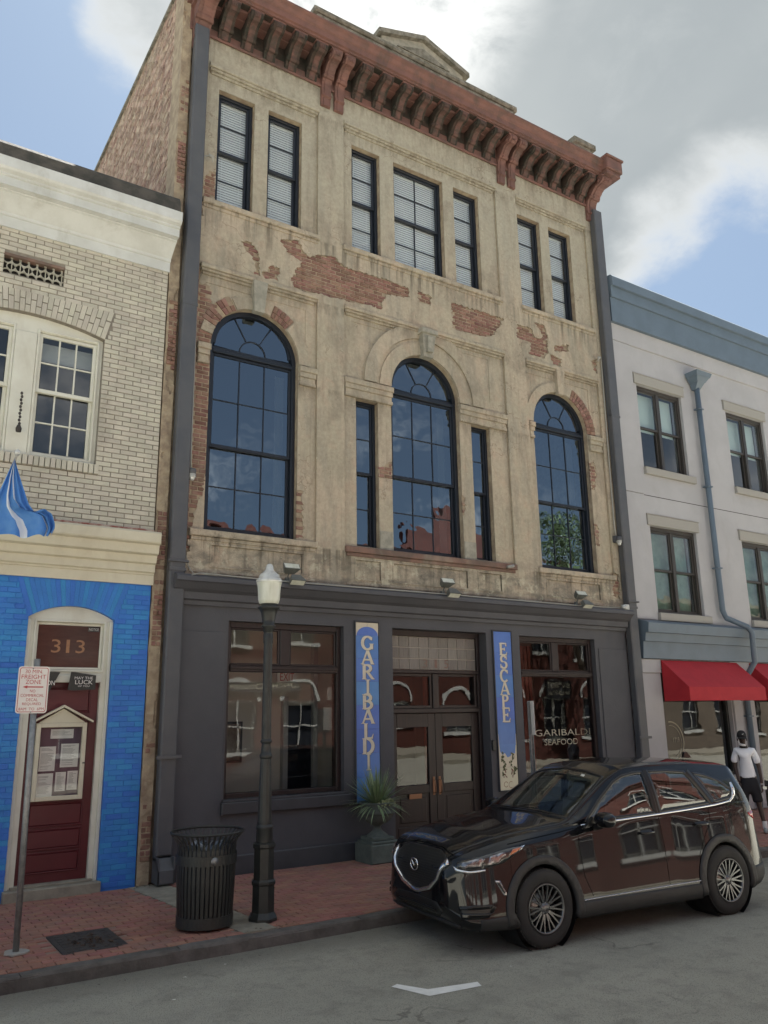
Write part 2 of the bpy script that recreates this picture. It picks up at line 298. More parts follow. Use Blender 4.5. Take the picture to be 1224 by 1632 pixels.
# ---------------------------------------------------------------- mesh + object helpers
WLOC = {}
class MB:
    def __init__(s): s.v = []; s.f = []; s.sm = []
    def add(s, vs, fs, smooth=False):
        b = len(s.v); s.v += [tuple(q) for q in vs]; s.f += [tuple(i+b for i in f) for f in fs]; s.sm += [smooth]*len(fs); return s
    def box(s, x0, x1, y0, y1, z0, z1):
        vs = [(x0,y0,z0),(x1,y0,z0),(x1,y1,z0),(x0,y1,z0),(x0,y0,z1),(x1,y0,z1),(x1,y1,z1),(x0,y1,z1)]
        return s.add(vs, [(0,3,2,1),(4,5,6,7),(0,1,5,4),(1,2,6,5),(2,3,7,6),(3,0,4,7)])
    def cbox(s, x0, x1, y0, y1, z0, z1, c=.006):   # front edges chamfered (front = -Y)
        vs = [(x0,y0+c,z0),(x1,y0+c,z0),(x1,y0+c,z1),(x0,y0+c,z1),(x0+c,y0,z0+c),(x1-c,y0,z0+c),(x1-c,y0,z1-c),(x0+c,y0,z1-c),(x0,y1,z0),(x1,y1,z0),(x1,y1,z1),(x0,y1,z1)]
        return s.add(vs, [(4,5,6,7),(0,1,5,4),(1,2,6,5),(2,3,7,6),(3,0,4,7),(8,9,1,0),(9,10,2,1),(10,11,3,2),(11,8,0,3)])
    def prism(s, poly, axis, a, b, smooth=False):
        """extrude 2-D poly along axis; poly coords are the other two axes in order"""
        n = len(poly)
        def P(p, t): return (t, p[0], p[1]) if axis == 'x' else ((p[0], t, p[1]) if axis == 'y' else (p[0], p[1], t))
        vs = [P(p, a) for p in poly] + [P(p, b) for p in poly]
        s.add(vs, [(i, (i+1) % n, n+(i+1) % n, n+i) for i in range(n)], smooth)
        k = len(s.v) - 2*n
        tri = geometry.tessellate_polygon([[Vector((p[0], p[1], 0)) for p in poly]])
        for t in tri:
            s.f.append(tuple(k+i for i in t)); s.f.append(tuple(k+n+i for i in reversed(t))); s.sm += [False, False]
        return s
    def tube(s, pts, r, n=8, smooth=True, cap=True):
        pts = [Vector(p) for p in pts]; rs = r if isinstance(r, (list, tuple)) else [r]*len(pts); vs = []; fs = []; up = None
        for i, p in enumerate(pts):
            d = (pts[min(i+1, len(pts)-1)] - pts[max(i-1, 0)]).normalized()
            if up is None: up = Vector((0, 0, 1)) if abs(d.z) < .9 else Vector((1, 0, 0))
            a = d.cross(up).normalized(); bb = a.cross(d).normalized(); up = bb
            for k in range(n):
                t = 2*PI*k/n; vs.append(p + (a*math.cos(t) + bb*math.sin(t))*rs[i])
        for i in range(len(pts)-1):
            for k in range(n): fs.append((i*n+k, i*n+(k+1) % n, (i+1)*n+(k+1) % n, (i+1)*n+k))
        if cap: fs.append(tuple(range(n))[::-1]); fs.append(tuple((len(pts)-1)*n+k for k in range(n)))
        return s.add(vs, fs, smooth)
    def lathe(s, prof, c=(0, 0, 0), n=32, axis='z', flute=None, smooth=True):
        vs = []; fs = []
        for i, (r, h) in enumerate(prof):
            for k in range(n):
                t = 2*PI*k/n; rr = r if flute is None else r*flute(i, t)
                if axis == 'z': vs.append((c[0]+rr*math.cos(t), c[1]+rr*math.sin(t), c[2]+h))
                elif axis == 'y': vs.append((c[0]+rr*math.cos(t), c[1]+h, c[2]+rr*math.sin(t)))
                else: vs.append((c[0]+h, c[1]+rr*math.cos(t), c[2]+rr*math.sin(t)))
        for i in range(len(prof)-1):
            for k in range(n): fs.append((i*n+k, i*n+(k+1) % n, (i+1)*n+(k+1) % n, (i+1)*n+k))
        return s.add(vs, fs, smooth)
    def ring(s, cx, cz, r0, r1, a0, a1, y0, y1, n=32):
        vs = []; fs = []
        for i in range(n+1):
            t = math.radians(a0+(a1-a0)*i/n); c, q = math.cos(t), math.sin(t)
            vs += [(cx+r0*c, y0, cz+r0*q), (cx+r1*c, y0, cz+r1*q), (cx+r1*c, y1, cz+r1*q), (cx+r0*c, y1, cz+r0*q)]
        for i in range(n):
            a, b = i*4, i*4+4
            for k in range(4): fs.append((a+k, a+(k+1) % 4, b+(k+1) % 4, b+k))
        fs += [(0, 1, 2, 3), (n*4+3, n*4+2, n*4+1, n*4)]
        return s.add(vs, fs)
    def mesh(s, name, m=None, off=None):
        me = bpy.data.meshes.new(name); v = s.v
        if off is not None: v = [(a-off[0], b-off[1], c-off[2]) for a, b, c in v]
        me.from_pydata(v, [], s.f); me.polygons.foreach_set('use_smooth', s.sm)
        if m: me.materials.append(MATS[m])
        me.validate(); return me
    def build(s, name, m, parent=None, recalc=True, **tags):
        off = WLOC.get(parent.name, (0, 0, 0)) if parent else None
        me = s.mesh(name, m, off)
        if recalc: fixn(me)
        return link(name, me, parent, off or (0, 0, 0), **tags)
    def split(s, name, m, parent=None, **tags):
        """one object per connected piece"""
        par = list(range(len(s.v)))
        def fd(i):
            while par[i] != i: par[i] = par[par[i]]; i = par[i]
            return i
        for f in s.f:
            for k in f[1:]: par[fd(k)] = fd(f[0])
        gr = {}
        for f, q in zip(s.f, s.sm): gr.setdefault(fd(f[0]), []).append((f, q))
        out = []
        for g in gr.values():
            mb = MB(); ids = {}
            for f, q in g:
                for i in f:
                    if i not in ids: ids[i] = len(mb.v); mb.v.append(s.v[i])
                mb.f.append(tuple(ids[i] for i in f)); mb.sm.append(q)
            out.append(mb.build(name, m, parent, **tags))
        return out
import bmesh
def fixn(me):
    b = bmesh.new(); b.from_mesh(me); bmesh.ops.recalc_face_normals(b, faces=b.faces); b.to_mesh(me); b.free()
def link(name, me, parent=None, wloc=(0, 0, 0), **tags):
    o = bpy.data.objects.new(name, me); COL.objects.link(o)
    if parent: o.parent = parent
    WLOC[o.name] = wloc
    for k, v in tags.items(): o[k] = v
    return o
def empty(name, loc, label, cat, group=None, rz=0):
    o = bpy.data.objects.new(name, None); COL.objects.link(o); o.location = loc; o.rotation_euler = (0, 0, rz); o.empty_display_size = .2
    o['label'] = label; o['category'] = cat
    if group: o['group'] = group
    WLOC[o.name] = tuple(loc); return o
def tag(o, label, cat, group=None):
    o['label'] = label; o['category'] = cat
    if group: o['group'] = group
    return o
def centre(o):
    """move a top-level mesh's origin to its base centre"""
    me = o.data; vs = np.zeros(len(me.vertices)*3); me.vertices.foreach_get('co', vs); vs = vs.reshape(-1, 3)
    c = (vs.min(0)+vs.max(0))/2; c[2] = vs[:, 2].min(); vs -= c; me.vertices.foreach_set('co', vs.ravel()); me.update()
    o.location = Vector(o.location)+Vector(c); return o
def inpoly(x, z, poly):
    r = False; n = len(poly); j = n-1
    for i in range(n):
        xi, zi = poly[i]; xj, zj = poly[j]
        if (zi > z) != (zj > z) and x < (xj-xi)*(z-zi)/(zj-zi)+xi: r = not r
        j = i
    return r
def rect(x0, x1, z0, z1): return [(x0, z0), (x1, z0), (x1, z1), (x0, z1)]
def archpoly(cx, r, z0, zs, n=28): return [(cx-r, z0), (cx+r, z0)] + [(cx+r*math.cos(PI*i/n), zs+r*math.sin(PI*i/n)) for i in range(n+1)]
def slab(mb, outlines, keep, yf, yb):
    """plate between planes y=yf (front) and y=yb with any outline: keep(x,z) says where there is material"""
    vs = []; es = []
    for o in outlines:
        b = len(vs); vs += [Vector(p) for p in o]; es += [(b+i, b+(i+1) % len(o)) for i in range(len(o))]
    v, e, f, _, _, _ = geometry.delaunay_2d_cdt(vs, es, [], 0, 1e-5)
    kept = []
    for t in f:
        c = sum((v[i] for i in t), Vector((0, 0)))/len(t)
        if keep(c.x, c.y): kept.append(tuple(t))
    used = {}; V = []
    for t in kept:
        for i in t:
            if i not in used: used[i] = len(used); V.append(v[i])
    n = len(V); F = [tuple(used[i] for i in t) for t in kept]
    cnt = {}
    for t in F:
        for k in range(len(t)): cnt.setdefault(frozenset((t[k], t[(k+1) % len(t)])), []).append((t[k], t[(k+1) % len(t)]))
    vv = [(p.x, yf, p.y) for p in V] + [(p.x, yb, p.y) for p in V]
    ff = list(F)
    for k, l in cnt.items():
        if len(l) == 1: a, b = l[0]; ff.append((b, a, a+n, b+n))
    return mb.add(vv, ff)
def rough_poly(poly, amp=.03, step=.05, seed=0, stair=True):
    rr = random.Random(seed); out = []
    for i in range(len(poly)):
        a = Vector(poly[i]); b = Vector(poly[(i+1) % len(poly)]); L = (b-a).length; k = max(1, int(L/step))
        for j in range(k):
            p = a.lerp(b, j/k); out.append((p.x+rr.uniform(-amp, amp), p.y+rr.uniform(-amp, amp)*.6))
    return out
def brick_mesh(l, d, h, c, name, m):
    mb = MB(); mb.cbox(-l/2, l/2, 0, d, -h/2, h/2, c); return mb.mesh(name, m)
def lay_bricks(parent, m, x0, x1, z0, z1, yf, depth, L, H, joint, excl, limit=300, jit=.004, seed=1, keep=None, chamf=.006, stagger=.5, name='brick', order=None):
    """running bond on a wall facing -Y. excl(zc) -> list of (a,b) gaps at that height"""
    rr = random.Random(seed); jobs = []; ch = H+joint; k = 0; z = z0
    while z+H <= z1+1e-6:
        zc = z+H/2; x = x0 - (L+joint)*(stagger if k % 2 else 0); ex = sorted(excl(zc))
        while x < x1:
            segs = [(max(x, x0), min(x+L, x1))]
            for a, b in ex:
                ns = []
                for p, q in segs:
                    if b <= p or a >= q: ns.append((p, q)); continue
                    if a > p: ns.append((p, a))
                    if b < q: ns.append((b, q))
                segs = ns
            for p, q in segs:
                if q-p > .025 and (keep is None or keep((p+q)/2, zc)): jobs.append(((p+q)/2, zc, q-p))
            x += L+joint
        z += ch; k += 1
    order = order or (lambda j: (Vector((j[0], yf, j[1])) - Vector((0, 0, 2.17))).length)
    jobs.sort(key=order)
    full = brick_mesh(L, depth, H, chamf, name, m); off = WLOC.get(parent.name, (0, 0, 0)); cache = {}
    st = MB()
    for i, (xc, zc, l) in enumerate(jobs):
        dy = rr.uniform(-jit, jit)
        if i < limit:
            if abs(l-L) < 1e-4: me = full
            else:
                q = round(l, 2); me = cache.get(q) or cache.setdefault(q, brick_mesh(q, depth, H, chamf, name, m))
            o = bpy.data.objects.new(name, me); COL.objects.link(o); o.parent = parent
            o.location = (xc-off[0], yf+dy-off[1], zc-off[2]); o.rotation_euler = (rr.uniform(-.006, .006), 0, rr.uniform(-.006, .006))
        else: st.cbox(xc-l/2, xc+l/2, yf+dy, yf+dy+depth, zc-H/2, zc+H/2, chamf)
    if st.v: st.build(name+'work', m, parent, recalc=False, kind='stuff')
    return len(jobs)
def textmesh(s, x0, x1, z0, z1, y, mb, thick=.003, mirror=False):
    cu = bpy.data.curves.new('t', 'FONT'); cu.body = s; cu.resolution_u = 3
    o = bpy.data.objects.new('t', cu); COL.objects.link(o); dg = bpy.context.evaluated_depsgraph_get(); dg.update()
    me = bpy.data.meshes.new_from_object(o.evaluated_get(dg)); bpy.data.objects.remove(o)
    P = np.array([v.co[:2] for v in me.vertices]); mn, mx = P.min(0), P.max(0)
    P = (P-mn)/(mx-mn)
    if mirror: P[:, 0] = 1-P[:, 0]
    vs = [(x0+(x1-x0)*a, y, z0+(z1-z0)*b) for a, b in P]
    mb.add(vs, [tuple(p.vertices) for p in me.polygons]); bpy.data.meshes.remove(me); return mb
# ================================================================ GROUND
D = 11.65; KY = 8.35; RZ = -.13
def ground():
    mb = MB(); mb.add([(-300, -300, RZ), (300, -300, RZ), (300, 300, RZ), (-300, 300, RZ)], [(0, 1, 2, 3)]); mb.build('road', 'asphalt', kind='structure')
    sw = MB(); sw.box(-12, 60, KY+.16, D+.4, RZ-.05, -.012); s = sw.build('sidewalk', 'paver_joint', kind='structure')
    # brick pavers laid on the joint bed, in running bond along the street
    L, Wd, J = .2, .098, .007; rr = random.Random(3); jobs = []
    def inch(x, y):   # concrete drain channel and the utility cover
        t = (y-8.35)/3.1
        if 3.42+.33*(1-t) - .02 < x + .0 < 3.86+.24*(1-t) + .02 and y < 11.5: return True
        return 2.0 < x < 2.66 and 8.78 < y < 9.64
    y = KY+.17; k = 0
    while y+Wd < D-.03:
        x = -1.2 - (.1 if k % 2 else 0)
        while x < 24:
            if not inch(x+L/2, y+Wd/2): jobs.append((x+L/2, y+Wd/2))
            x += L+J
        y += Wd+J; k += 1
    jobs.sort(key=lambda p: math.hypot(p[0]-2.2, p[1]) + (0 if p[0] > .9 else 50))
    pm = MB(); c = .006
    def brick(m, x, y, z, w=L, d=Wd):
        x0, x1, y0, y1 = x-w/2, x+w/2, y-d/2, y+d/2
        m.add([(x0, y0, z-.03), (x1, y0, z-.03), (x1, y1, z-.03), (x0, y1, z-.03), (x0, y0, z-c), (x1, y0, z-c), (x1, y1, z-c), (x0, y1, z-c), (x0+c, y0+c, z), (x1-c, y0+c, z), (x1-c, y1-c, z), (x0+c, y1-c, z)],
              [(8, 9, 10, 11), (4, 5, 9, 8), (5, 6, 10, 9), (6, 7, 11, 10), (7, 4, 8, 11), (0, 1, 5, 4), (1, 2, 6, 5), (2, 3, 7, 6), (3, 0, 4, 7)])
    brick(pm, 0, 0, 0); me = pm.mesh('paver', 'paver'); st = MB()
    for i, (x, y) in enumerate(jobs):
        z = rr.uniform(-.003, .003)
        if i < 300:
            o = bpy.data.objects.new('paver', me); COL.objects.link(o); o.parent = s; o.location = (x, y, z); o.rotation_euler = (rr.uniform(-.012, .012), rr.uniform(-.01, .01), rr.uniform(-.012, .012))
        else: brick(st, x+rr.uniform(-.002, .002), y, z)
    st.build('paving', 'paver', s, recalc=False, kind='stuff')
    ch = MB(); ch.prism([(3.42, 11.6), (3.90, 11.6), (4.12, 8.52), (3.74, 8.52)], 'z', -.03, .003); ch.build('drain_channel', 'concrete', s)
    # kerb of separate stones
    kb = MB(); kb.box(-12, 60, KY+.01, KY+.155, RZ-.1, -.02); kb_o = kb.build('kerb', 'kerb_stone', kind='structure')
    x = -3.0; rr = random.Random(9)
    while x < 26:
        L2 = rr.uniform(.8, 1.5); m = MB(); n = 8; vs = []; fs = []; z0 = rr.uniform(-.006, .004)
        prof = [(KY, RZ-.08), (KY+.004, -.03), (KY+.025, -.004), (KY+.10, 0), (KY+.158, -.003), (KY+.16, RZ)]
        for i in range(n+1):
            e = .008 if i in (0, n) else 0
            for (yy, zz) in prof: vs.append((x+.004+(L2-.008)*i/n, yy+rr.uniform(-.004, .004)+(e if yy < KY+.05 else 0), zz+z0+rr.uniform(-.004, .003)-e))
        q = len(prof)
        for i in range(n):
            for j in range(q-1): fs.append((i*q+j, (i+1)*q+j, (i+1)*q+j+1, i*q+j+1))
        fs += [tuple(range(q))[::-1], tuple(n*q+j for j in range(q))]
        m.add(vs, fs); m.build('kerb_stone', 'kerb_stone', kb_o); x += L2
    # marking
    mk = MB(); zz = RZ+.004
    for poly in ([(4.28, 6.57), (4.36, 6.60), (4.50, 6.33), (4.41, 6.18)], [(4.41, 6.18), (4.50, 6.33), (4.97, 6.235), (4.93, 6.13)]):
        mk.add([(a, b, zz) for a, b in poly], [(0, 1, 2, 3)])
    mk.build('parking_mark', 'road_paint', kind='structure')
    far = MB(); far.box(-40, 90, -6.4, -3.4, RZ-.02, 0); far.build('pavement', 'concrete', kind='structure')
ground()

# ================================================================ WINDOWS
rp = random.Random(21)
def pane_rect(x0, x1, z0, z1, y, parent, m='glass', tilt=.003):
    off = WLOC[parent.name]; mb = MB(); w = (x1-x0)/2; h = (z1-z0)/2
    mb.add([(-w, 0, -h), (w, 0, -h), (w, 0, h), (-w, 0, h)], [(0, 1, 2, 3)])
    o = link('pane', mb.mesh('pane', m), parent); o.location = ((x0+x1)/2-off[0], y-off[1], (z0+z1)/2-off[2])
    o.rotation_euler = (rp.gauss(0, tilt), 0, rp.gauss(0, tilt)); return o
def pane_poly(poly, y, parent, m='glass', tilt=.003):
    off = WLOC[parent.name]; cx = sum(p[0] for p in poly)/len(poly); cz = sum(p[1] for p in poly)/len(poly); mb = MB()
    tri = geometry.tessellate_polygon([[Vector((p[0], p[1], 0)) for p in poly]])
    mb.add([(p[0]-cx, 0, p[1]-cz) for p in poly], [tuple(t) for t in tri]); o = link('pane', mb.mesh('pane', m), parent)
    o.location = (cx-off[0], y-off[1], cz-off[2]); o.rotation_euler = (rp.gauss(0, tilt), 0, rp.gauss(0, tilt)); return o
def frame_box(mb, x0, x1, z0, z1, w, y0, y1, wb=None, wt=None):
    wb = wb or w; wt = wt or w
    mb.cbox(x0, x0+w, y0, y1, z0, z1); mb.cbox(x1-w, x1, y0, y1, z0, z1); mb.cbox(x0+w, x1-w, y0+.001, y1, z0, z0+wb); mb.cbox(x0+w, x1-w, y0+.001, y1, z1-wt, z1)
def sash(win, x0, x1, z0, z1, cols, rows, y, m, st=.04, mun=.018, glass='glass', name='sash'):
    mb = MB(); frame_box(mb, x0, x1, z0, z1, st, y, y+.045, st*1.2, st); s = mb.build(name, m, win)
    gx0, gx1, gz0, gz1 = x0+st, x1-st, z0+st*1.2, z1-st; mu = MB()
    for i in range(1, cols): x = gx0+(gx1-gx0)*i/cols; mu.cbox(x-mun/2, x+mun/2, y+.006, y+.035, gz0, gz1, .003)
    for i in range(1, rows): z = gz0+(gz1-gz0)*i/rows; mu.cbox(gx0, gx1, y+.008, y+.033, z-mun/2, z+mun/2, .003)
    if mu.v: mu.build('muntins', m, win)
    for i in range(cols):
        for j in range(rows):
            pane_rect(gx0+(gx1-gx0)*i/cols+mun*.4, gx0+(gx1-gx0)*(i+1)/cols-mun*.4, gz0+(gz1-gz0)*j/rows+mun*.4, gz0+(gz1-gz0)*(j+1)/rows-mun*.4, y+.022, win, glass)
def double_hung(parent, x0, x1, z0, z1, y, m, cu, cl, fw=.07, glass='glass', depth=.12, st=.045, mun=.018, zm=None, gl2=None, name='window'):
    mb = MB(); frame_box(mb, x0, x1, z0, z1, fw, y, y+depth, fw*.8, fw); w_ = mb.build(name, m, parent)
    zm = zm or (z0+z1)/2
    sash(w_, x0+fw, x1-fw, zm-.02, z1-fw, cu[0], cu[1], y+.03, m, st, mun, glass, 'upper_sash')
    sash(w_, x0+fw, x1-fw, z0+fw*.8, zm+.03, cl[0], cl[1], y+.072, m, st, mun, gl2 or glass, 'lower_sash')
    return w_
def blinds(win, x0, x1, z0, z1, y, parent=None, pitch=.05):
    mb = MB(); z = z0
    while z < z1:
        mb.add([(x0, y+.004, z), (x1, y+.004, z), (x1, y, z+pitch*.3), (x0, y, z+pitch*.3), (x1, y+.016, z+pitch*1.0), (x0, y+.016, z+pitch*1.0)], [(0, 1, 2, 3), (3, 2, 4, 5)]); z += pitch
    for x in (x0+.12, x1-.12): mb.box(x-.004, x+.004, y-.004, y-.002, z0, z1)
    mb.box(x0, x1, y-.01, y+.03, z1-.04, z1)
    mb.build('blind', 'blind', win, recalc=False)
def profile_x(mb, pts, x0, x1):  # pts: (y,z) polygon
    return mb.prism(pts, 'x', x0, x1)

# ================================================================ MAIN BUILDING
B = empty('commercial_building', (8.8, D, 0), 'tall ochre plaster building with peeling stucco over brick, red bracketed cornice and dark shopfront', 'building')
def Y(d): return D+d
ARCH = [(5.10, .80), (8.62, .80), (12.20, .80)]; ZS, ZB = 8.10, 4.98
TOPW = [(4.27, 4.96), (5.23, 5.92), (7.0, 7.65), (7.98, 9.22), (9.50, 10.18), (11.30, 11.98), (12.25, 12.95)]
TZ0, TZ1 = 10.72, 13.02
SIDE = [(7.06, 7.53), (9.71, 10.19)]
BAYS = [(4.05, 6.24), (6.79, 10.64), (11.23, 13.44)]
openings = [rect(a, b, TZ0, TZ1) for a, b in TOPW] + [archpoly(c, r, ZB, ZS) for c, r in ARCH] + [rect(a, b, 5.0, 7.72) for a, b in SIDE]
def in_open(x, z):
    for a, b in TOPW:
        if a < x < b and TZ0 < z < TZ1: return True
    for a, b in SIDE:
        if a < x < b and 5.0 < z < 7.72: return True
    for c, r in ARCH:
        if abs(x-c) < r and ZB < z and (z < ZS or (x-c)**2+(z-ZS)**2 < r*r): return True
    return False
big = [(5.48,10.40),(5.83,10.48),(5.97,10.28),(6.10,10.22),(6.26,10.33),(6.55,10.40),(6.8,10.25),(7.24,10.27),(7.53,10.27),(7.75,10.28),(8.24,10.24),(8.29,10.06),(7.95,9.98),(7.72,9.94),(7.66,9.80),(7.62,9.60),(7.34,9.62),(7.09,9.58),(6.67,9.56),(6.27,9.54),(6.03,9.5),(5.76,9.53),(5.72,9.72),(5.80,9.84),(5.90,10.08),(5.64,10.16)]
PATCH = [big, [(8.47,10.25),(8.8,10.23),(8.79,10.02),(8.48,10.0)], [(9.31,10.24),(9.77,10.24),(10.67,10.25),(10.58,10.01),(10.30,9.72),(9.74,9.66),(9.30,9.66)],
 [(11.06,10.22),(11.47,10.24),(11.54,10.05),(11.91,10.05),(11.95,9.81),(11.79,9.60),(11.36,9.60),(11.44,9.87),(11.02,9.91)],
 [(11.56,10.41),(11.86,10.4),(11.95,10.12),(11.79,10.02),(11.73,10.25)], [(12.13,9.98),(12.57,10.12),(12.56,9.96),(12.16,9.84)], [(11.96,9.76),(12.32,9.70),(12.28,9.52),(12.05,9.52)],
 [(4.76,10.12),(4.93,10.16),(5.10,9.96),(5.10,9.56),(5.03,9.55),(4.99,9.83),(4.86,9.97)], [(5.16,9.62),(5.34,9.82),(5.50,9.81),(5.44,9.56),(5.2,9.54)],
 [(4.0,9.55),(4.07,9.42),(4.07,9.13),(4.27,9.14),(4.30,8.86),(4.40,8.66),(4.33,8.45),(4.33,8.14),(4.34,7.6),(4.34,6.5),(4.33,5.9),(4.20,5.4),(4.10,5.0),(4.05,4.55),(3.95,4.5),(3.95,6.8),(3.95,8.13),(3.95,9.4)],
 [(4.06,11.16),(4.25,11.39),(4.28,10.83),(4.05,10.76)], [(3.95,10.9),(4.03,10.87),(4.05,10.35),(3.95,10.32)],
 [(5.88,5.85),(6.01,5.83),(6.02,5.03),(5.88,5.02)], [(7.52,6.47),(7.81,6.63),(7.81,6.30),(7.52,6.30)], [(9.40,6.22),(9.5,6.18),(9.48,5.83),(9.4,5.82)],
 [(13.0,7.46),(13.14,7.52),(13.2,7.2),(13.1,6.84),(13.0,6.85)], [(13.0,6.08),(13.13,6.05),(13.1,5.59),(13.0,5.63)], [(13.40,5.05),(13.56,5.02),(13.56,4.46),(13.35,4.54)],
 [(13.28,9.9),(13.46,10.0),(13.44,9.62),(13.34,9.66)], [(5.56,11.4),(5.68,11.5),(5.66,11.2),(5.58,11.22)]]
VOUS = [(5.10, .80, 48, 72, .26), (12.20, .80, 0, 66, .27), (5.10, .80, 118, 156, .27)]
rough = [rough_poly(p, .034, .032, i) for i, p in enumerate(PATCH)]
def vous_poly(c, r, a0, a1, w, grow=.0):
    n = 14; o = []
    for i in range(n+1): t = math.radians(a0+(a1-a0)*i/n); o.append((c+(r-.01)*math.cos(t), ZS+(r-.01)*math.sin(t)))
    for i in range(n+1): t = math.radians(a1+(a0-a1)*i/n); q = r+w+random.uniform(-.02, .02); o.append((c+q*math.cos(t), ZS+q*math.sin(t)))
    return o
vrough = [vous_poly(*v) for v in VOUS]; allp = rough+vrough
pb = [(min(p[0] for p in q), max(p[0] for p in q), min(p[1] for p in q), max(p[1] for p in q), q) for q in allp]
def in_patch(x, z, lst=pb):
    for a, b, c, d, q in lst:
        if a < x < b and c < z < d and inpoly(x, z, q): return True
    return False
TB = [(a, b, 10.66, 13.38) for a, b in BAYS]; AB = [(a, b, 4.93, 9.43) for a, b in BAYS]
AP = [(4.42, 5.98, 4.42, 4.74), (7.0, 7.5, 4.42, 4.74), (7.78, 9.42, 4.42, 4.74), (9.7, 10.25, 4.42, 4.74), (11.45, 12.95, 4.42, 4.74)]
def in_bay(x, z): return any(a < x < b and c < z < d for a, b, c, d in TB+AB)
def in_ap(x, z): return any(a < x < b and c < z < d for a, b, c, d in AP)
def wall():
    mb = MB()   # brick core wall with the openings
    slab(mb, [rect(3.98, 13.95, 3.9, 15.0)]+openings, lambda x, z: 3.98 < x < 13.95 and 3.9 < z < 15 and not in_open(x, z), Y(.068), Y(.40)); mb.build('core_wall', 'mortar', B)
    mb = MB(); slab(mb, [rect(3.98, 13.70, 4.0, 13.98)]+[rect(*t) for t in TB+AB]+[rect(*t) for t in AP]+rough,
        lambda x, z: 3.98 < x < 13.70 and 4.0 < z < 13.98 and not in_bay(x, z) and not in_ap(x, z) and not in_patch(x, z), Y(0), Y(.036))
    mb.build('plaster_coat', 'plaster', B)
    mb = MB(); slab(mb, [rect(3.98, 13.70, 4.0, 13.98)]+[rect(*t) for t in TB+AB]+[rect(*t) for t in AP],
        lambda x, z: 3.98 < x < 13.70 and 4.0 < z < 13.98 and not in_bay(x, z) and not in_ap(x, z), Y(.036), Y(.068)); mb.build('mortar_bed', 'mortar', B)
    mb = MB()
    for t in AP: slab(mb, [rect(*t)], lambda x, z: True, Y(.022), Y(.068))
    mb.split('apron_panel', 'plaster', B)
    # recessed bay plaster with sunk spandrel triangles
    def tri(x, z):
        for (c, r), R0, hw, zt in zip(ARCH, (1.03, 1.42, 1.03), (.93, 1.62, .93), (9.18, 9.22, 9.18)):
            if abs(x-c) < hw and 8.28 < z < zt and (x-c)**2+(z-ZS)**2 > R0*R0: return True
        return False
    tris = []
    for (c, r), R0, hw, zt in zip(ARCH, (1.03, 1.42, 1.03), (.93, 1.62, .93), (9.18, 9.22, 9.18)):
        tris += [rect(c-hw, c+hw, 8.28, zt), [(c+R0*math.cos(PI*i/40), ZS+R0*math.sin(PI*i/40)) for i in range(41)]]
    outl = [rect(*t) for t in TB+AB]
    for k, (yf, yb, cond) in enumerate(((.055, .0685, lambda x, z: not tri(x, z)),)):
        mb = MB(); slab(mb, outl+openings+allp+tris, lambda x, z: in_bay(x, z) and not in_open(x, z) and not in_patch(x, z) and not tri(x, z), Y(yf), Y(yb+.002)); mb.build('bay_plaster', 'plaster', B)
    mb = MB(); slab(mb, outl+openings+allp+tris, lambda x, z: in_bay(x, z) and not in_open(x, z) and not in_patch(x, z) and tri(x, z), Y(.0665), Y(.072)); mb.split('spandrel_panel', 'plaster', B)
    # exposed bricks, each its own
    def kp(x, z): return in_patch(x, z, pb[:len(rough)]) and not in_open(x, z)
    def kA(x, z): return kp(x, z) and not in_bay(x, z)
    def kB(x, z): return kp(x, z) and in_bay(x, z)
    def exA(z): return [(a, b) for a, b, c, d in TB+AB if c < z < d]
    def exO(z):
        e = [(a-9, b) for a, b in ()]
        for a, b in TOPW:
            if TZ0 < z < TZ1: e.append((a, b))
        for a, b in SIDE:
            if 5 < z < 7.72: e.append((a, b))
        for c, r in ARCH:
            if ZB < z < ZS: e.append((c-r, c+r))
            elif ZS <= z < ZS+r: h = math.sqrt(r*r-(z-ZS)**2); e.append((c-h, c+h))
        return e
    n = lay_bricks(B, 'old_brick', 3.99, 13.68, 4.3, 11.6, Y(.023), .04, .19, .058, .014, exA, limit=230, keep=kA, jit=.005, seed=5, chamf=.008)
    n2 = lay_bricks(B, 'old_brick', 3.99, 13.68, 4.3, 11.6, Y(.058), .03, .19, .058, .014, exO, limit=60, keep=kB, jit=.003, seed=6, chamf=.008)
    print('exposed bricks', n, n2)
    for c, r, a0, a1, w_ in VOUS:     # radial voussoir bricks
        k = max(1, int(round(math.radians(a1-a0)*(r+.12)/.085))); 
        for i in range(k):
            t0 = math.radians(a0+(a1-a0)*(i+.08)/k); t1 = math.radians(a0+(a1-a0)*(i+.92)/k)
            for q0, q1 in ((r+.002, r+.105), (r+.115, r+w_-.015)):
                if random.random() < .08: continue
                p = [(c+q0*math.cos(t0), ZS+q0*math.sin(t0)), (c+q1*math.cos(t0), ZS+q1*math.sin(t0)), (c+q1*math.cos(t1), ZS+q1*math.sin(t1)), (c+q0*math.cos(t1), ZS+q0*math.sin(t1))]
                mb = MB(); yy = Y(.045+random.uniform(-.004, .004)); mb.prism(p, 'y', yy, Y(.0675)); mb.build('brick', 'old_brick', B)
wall()
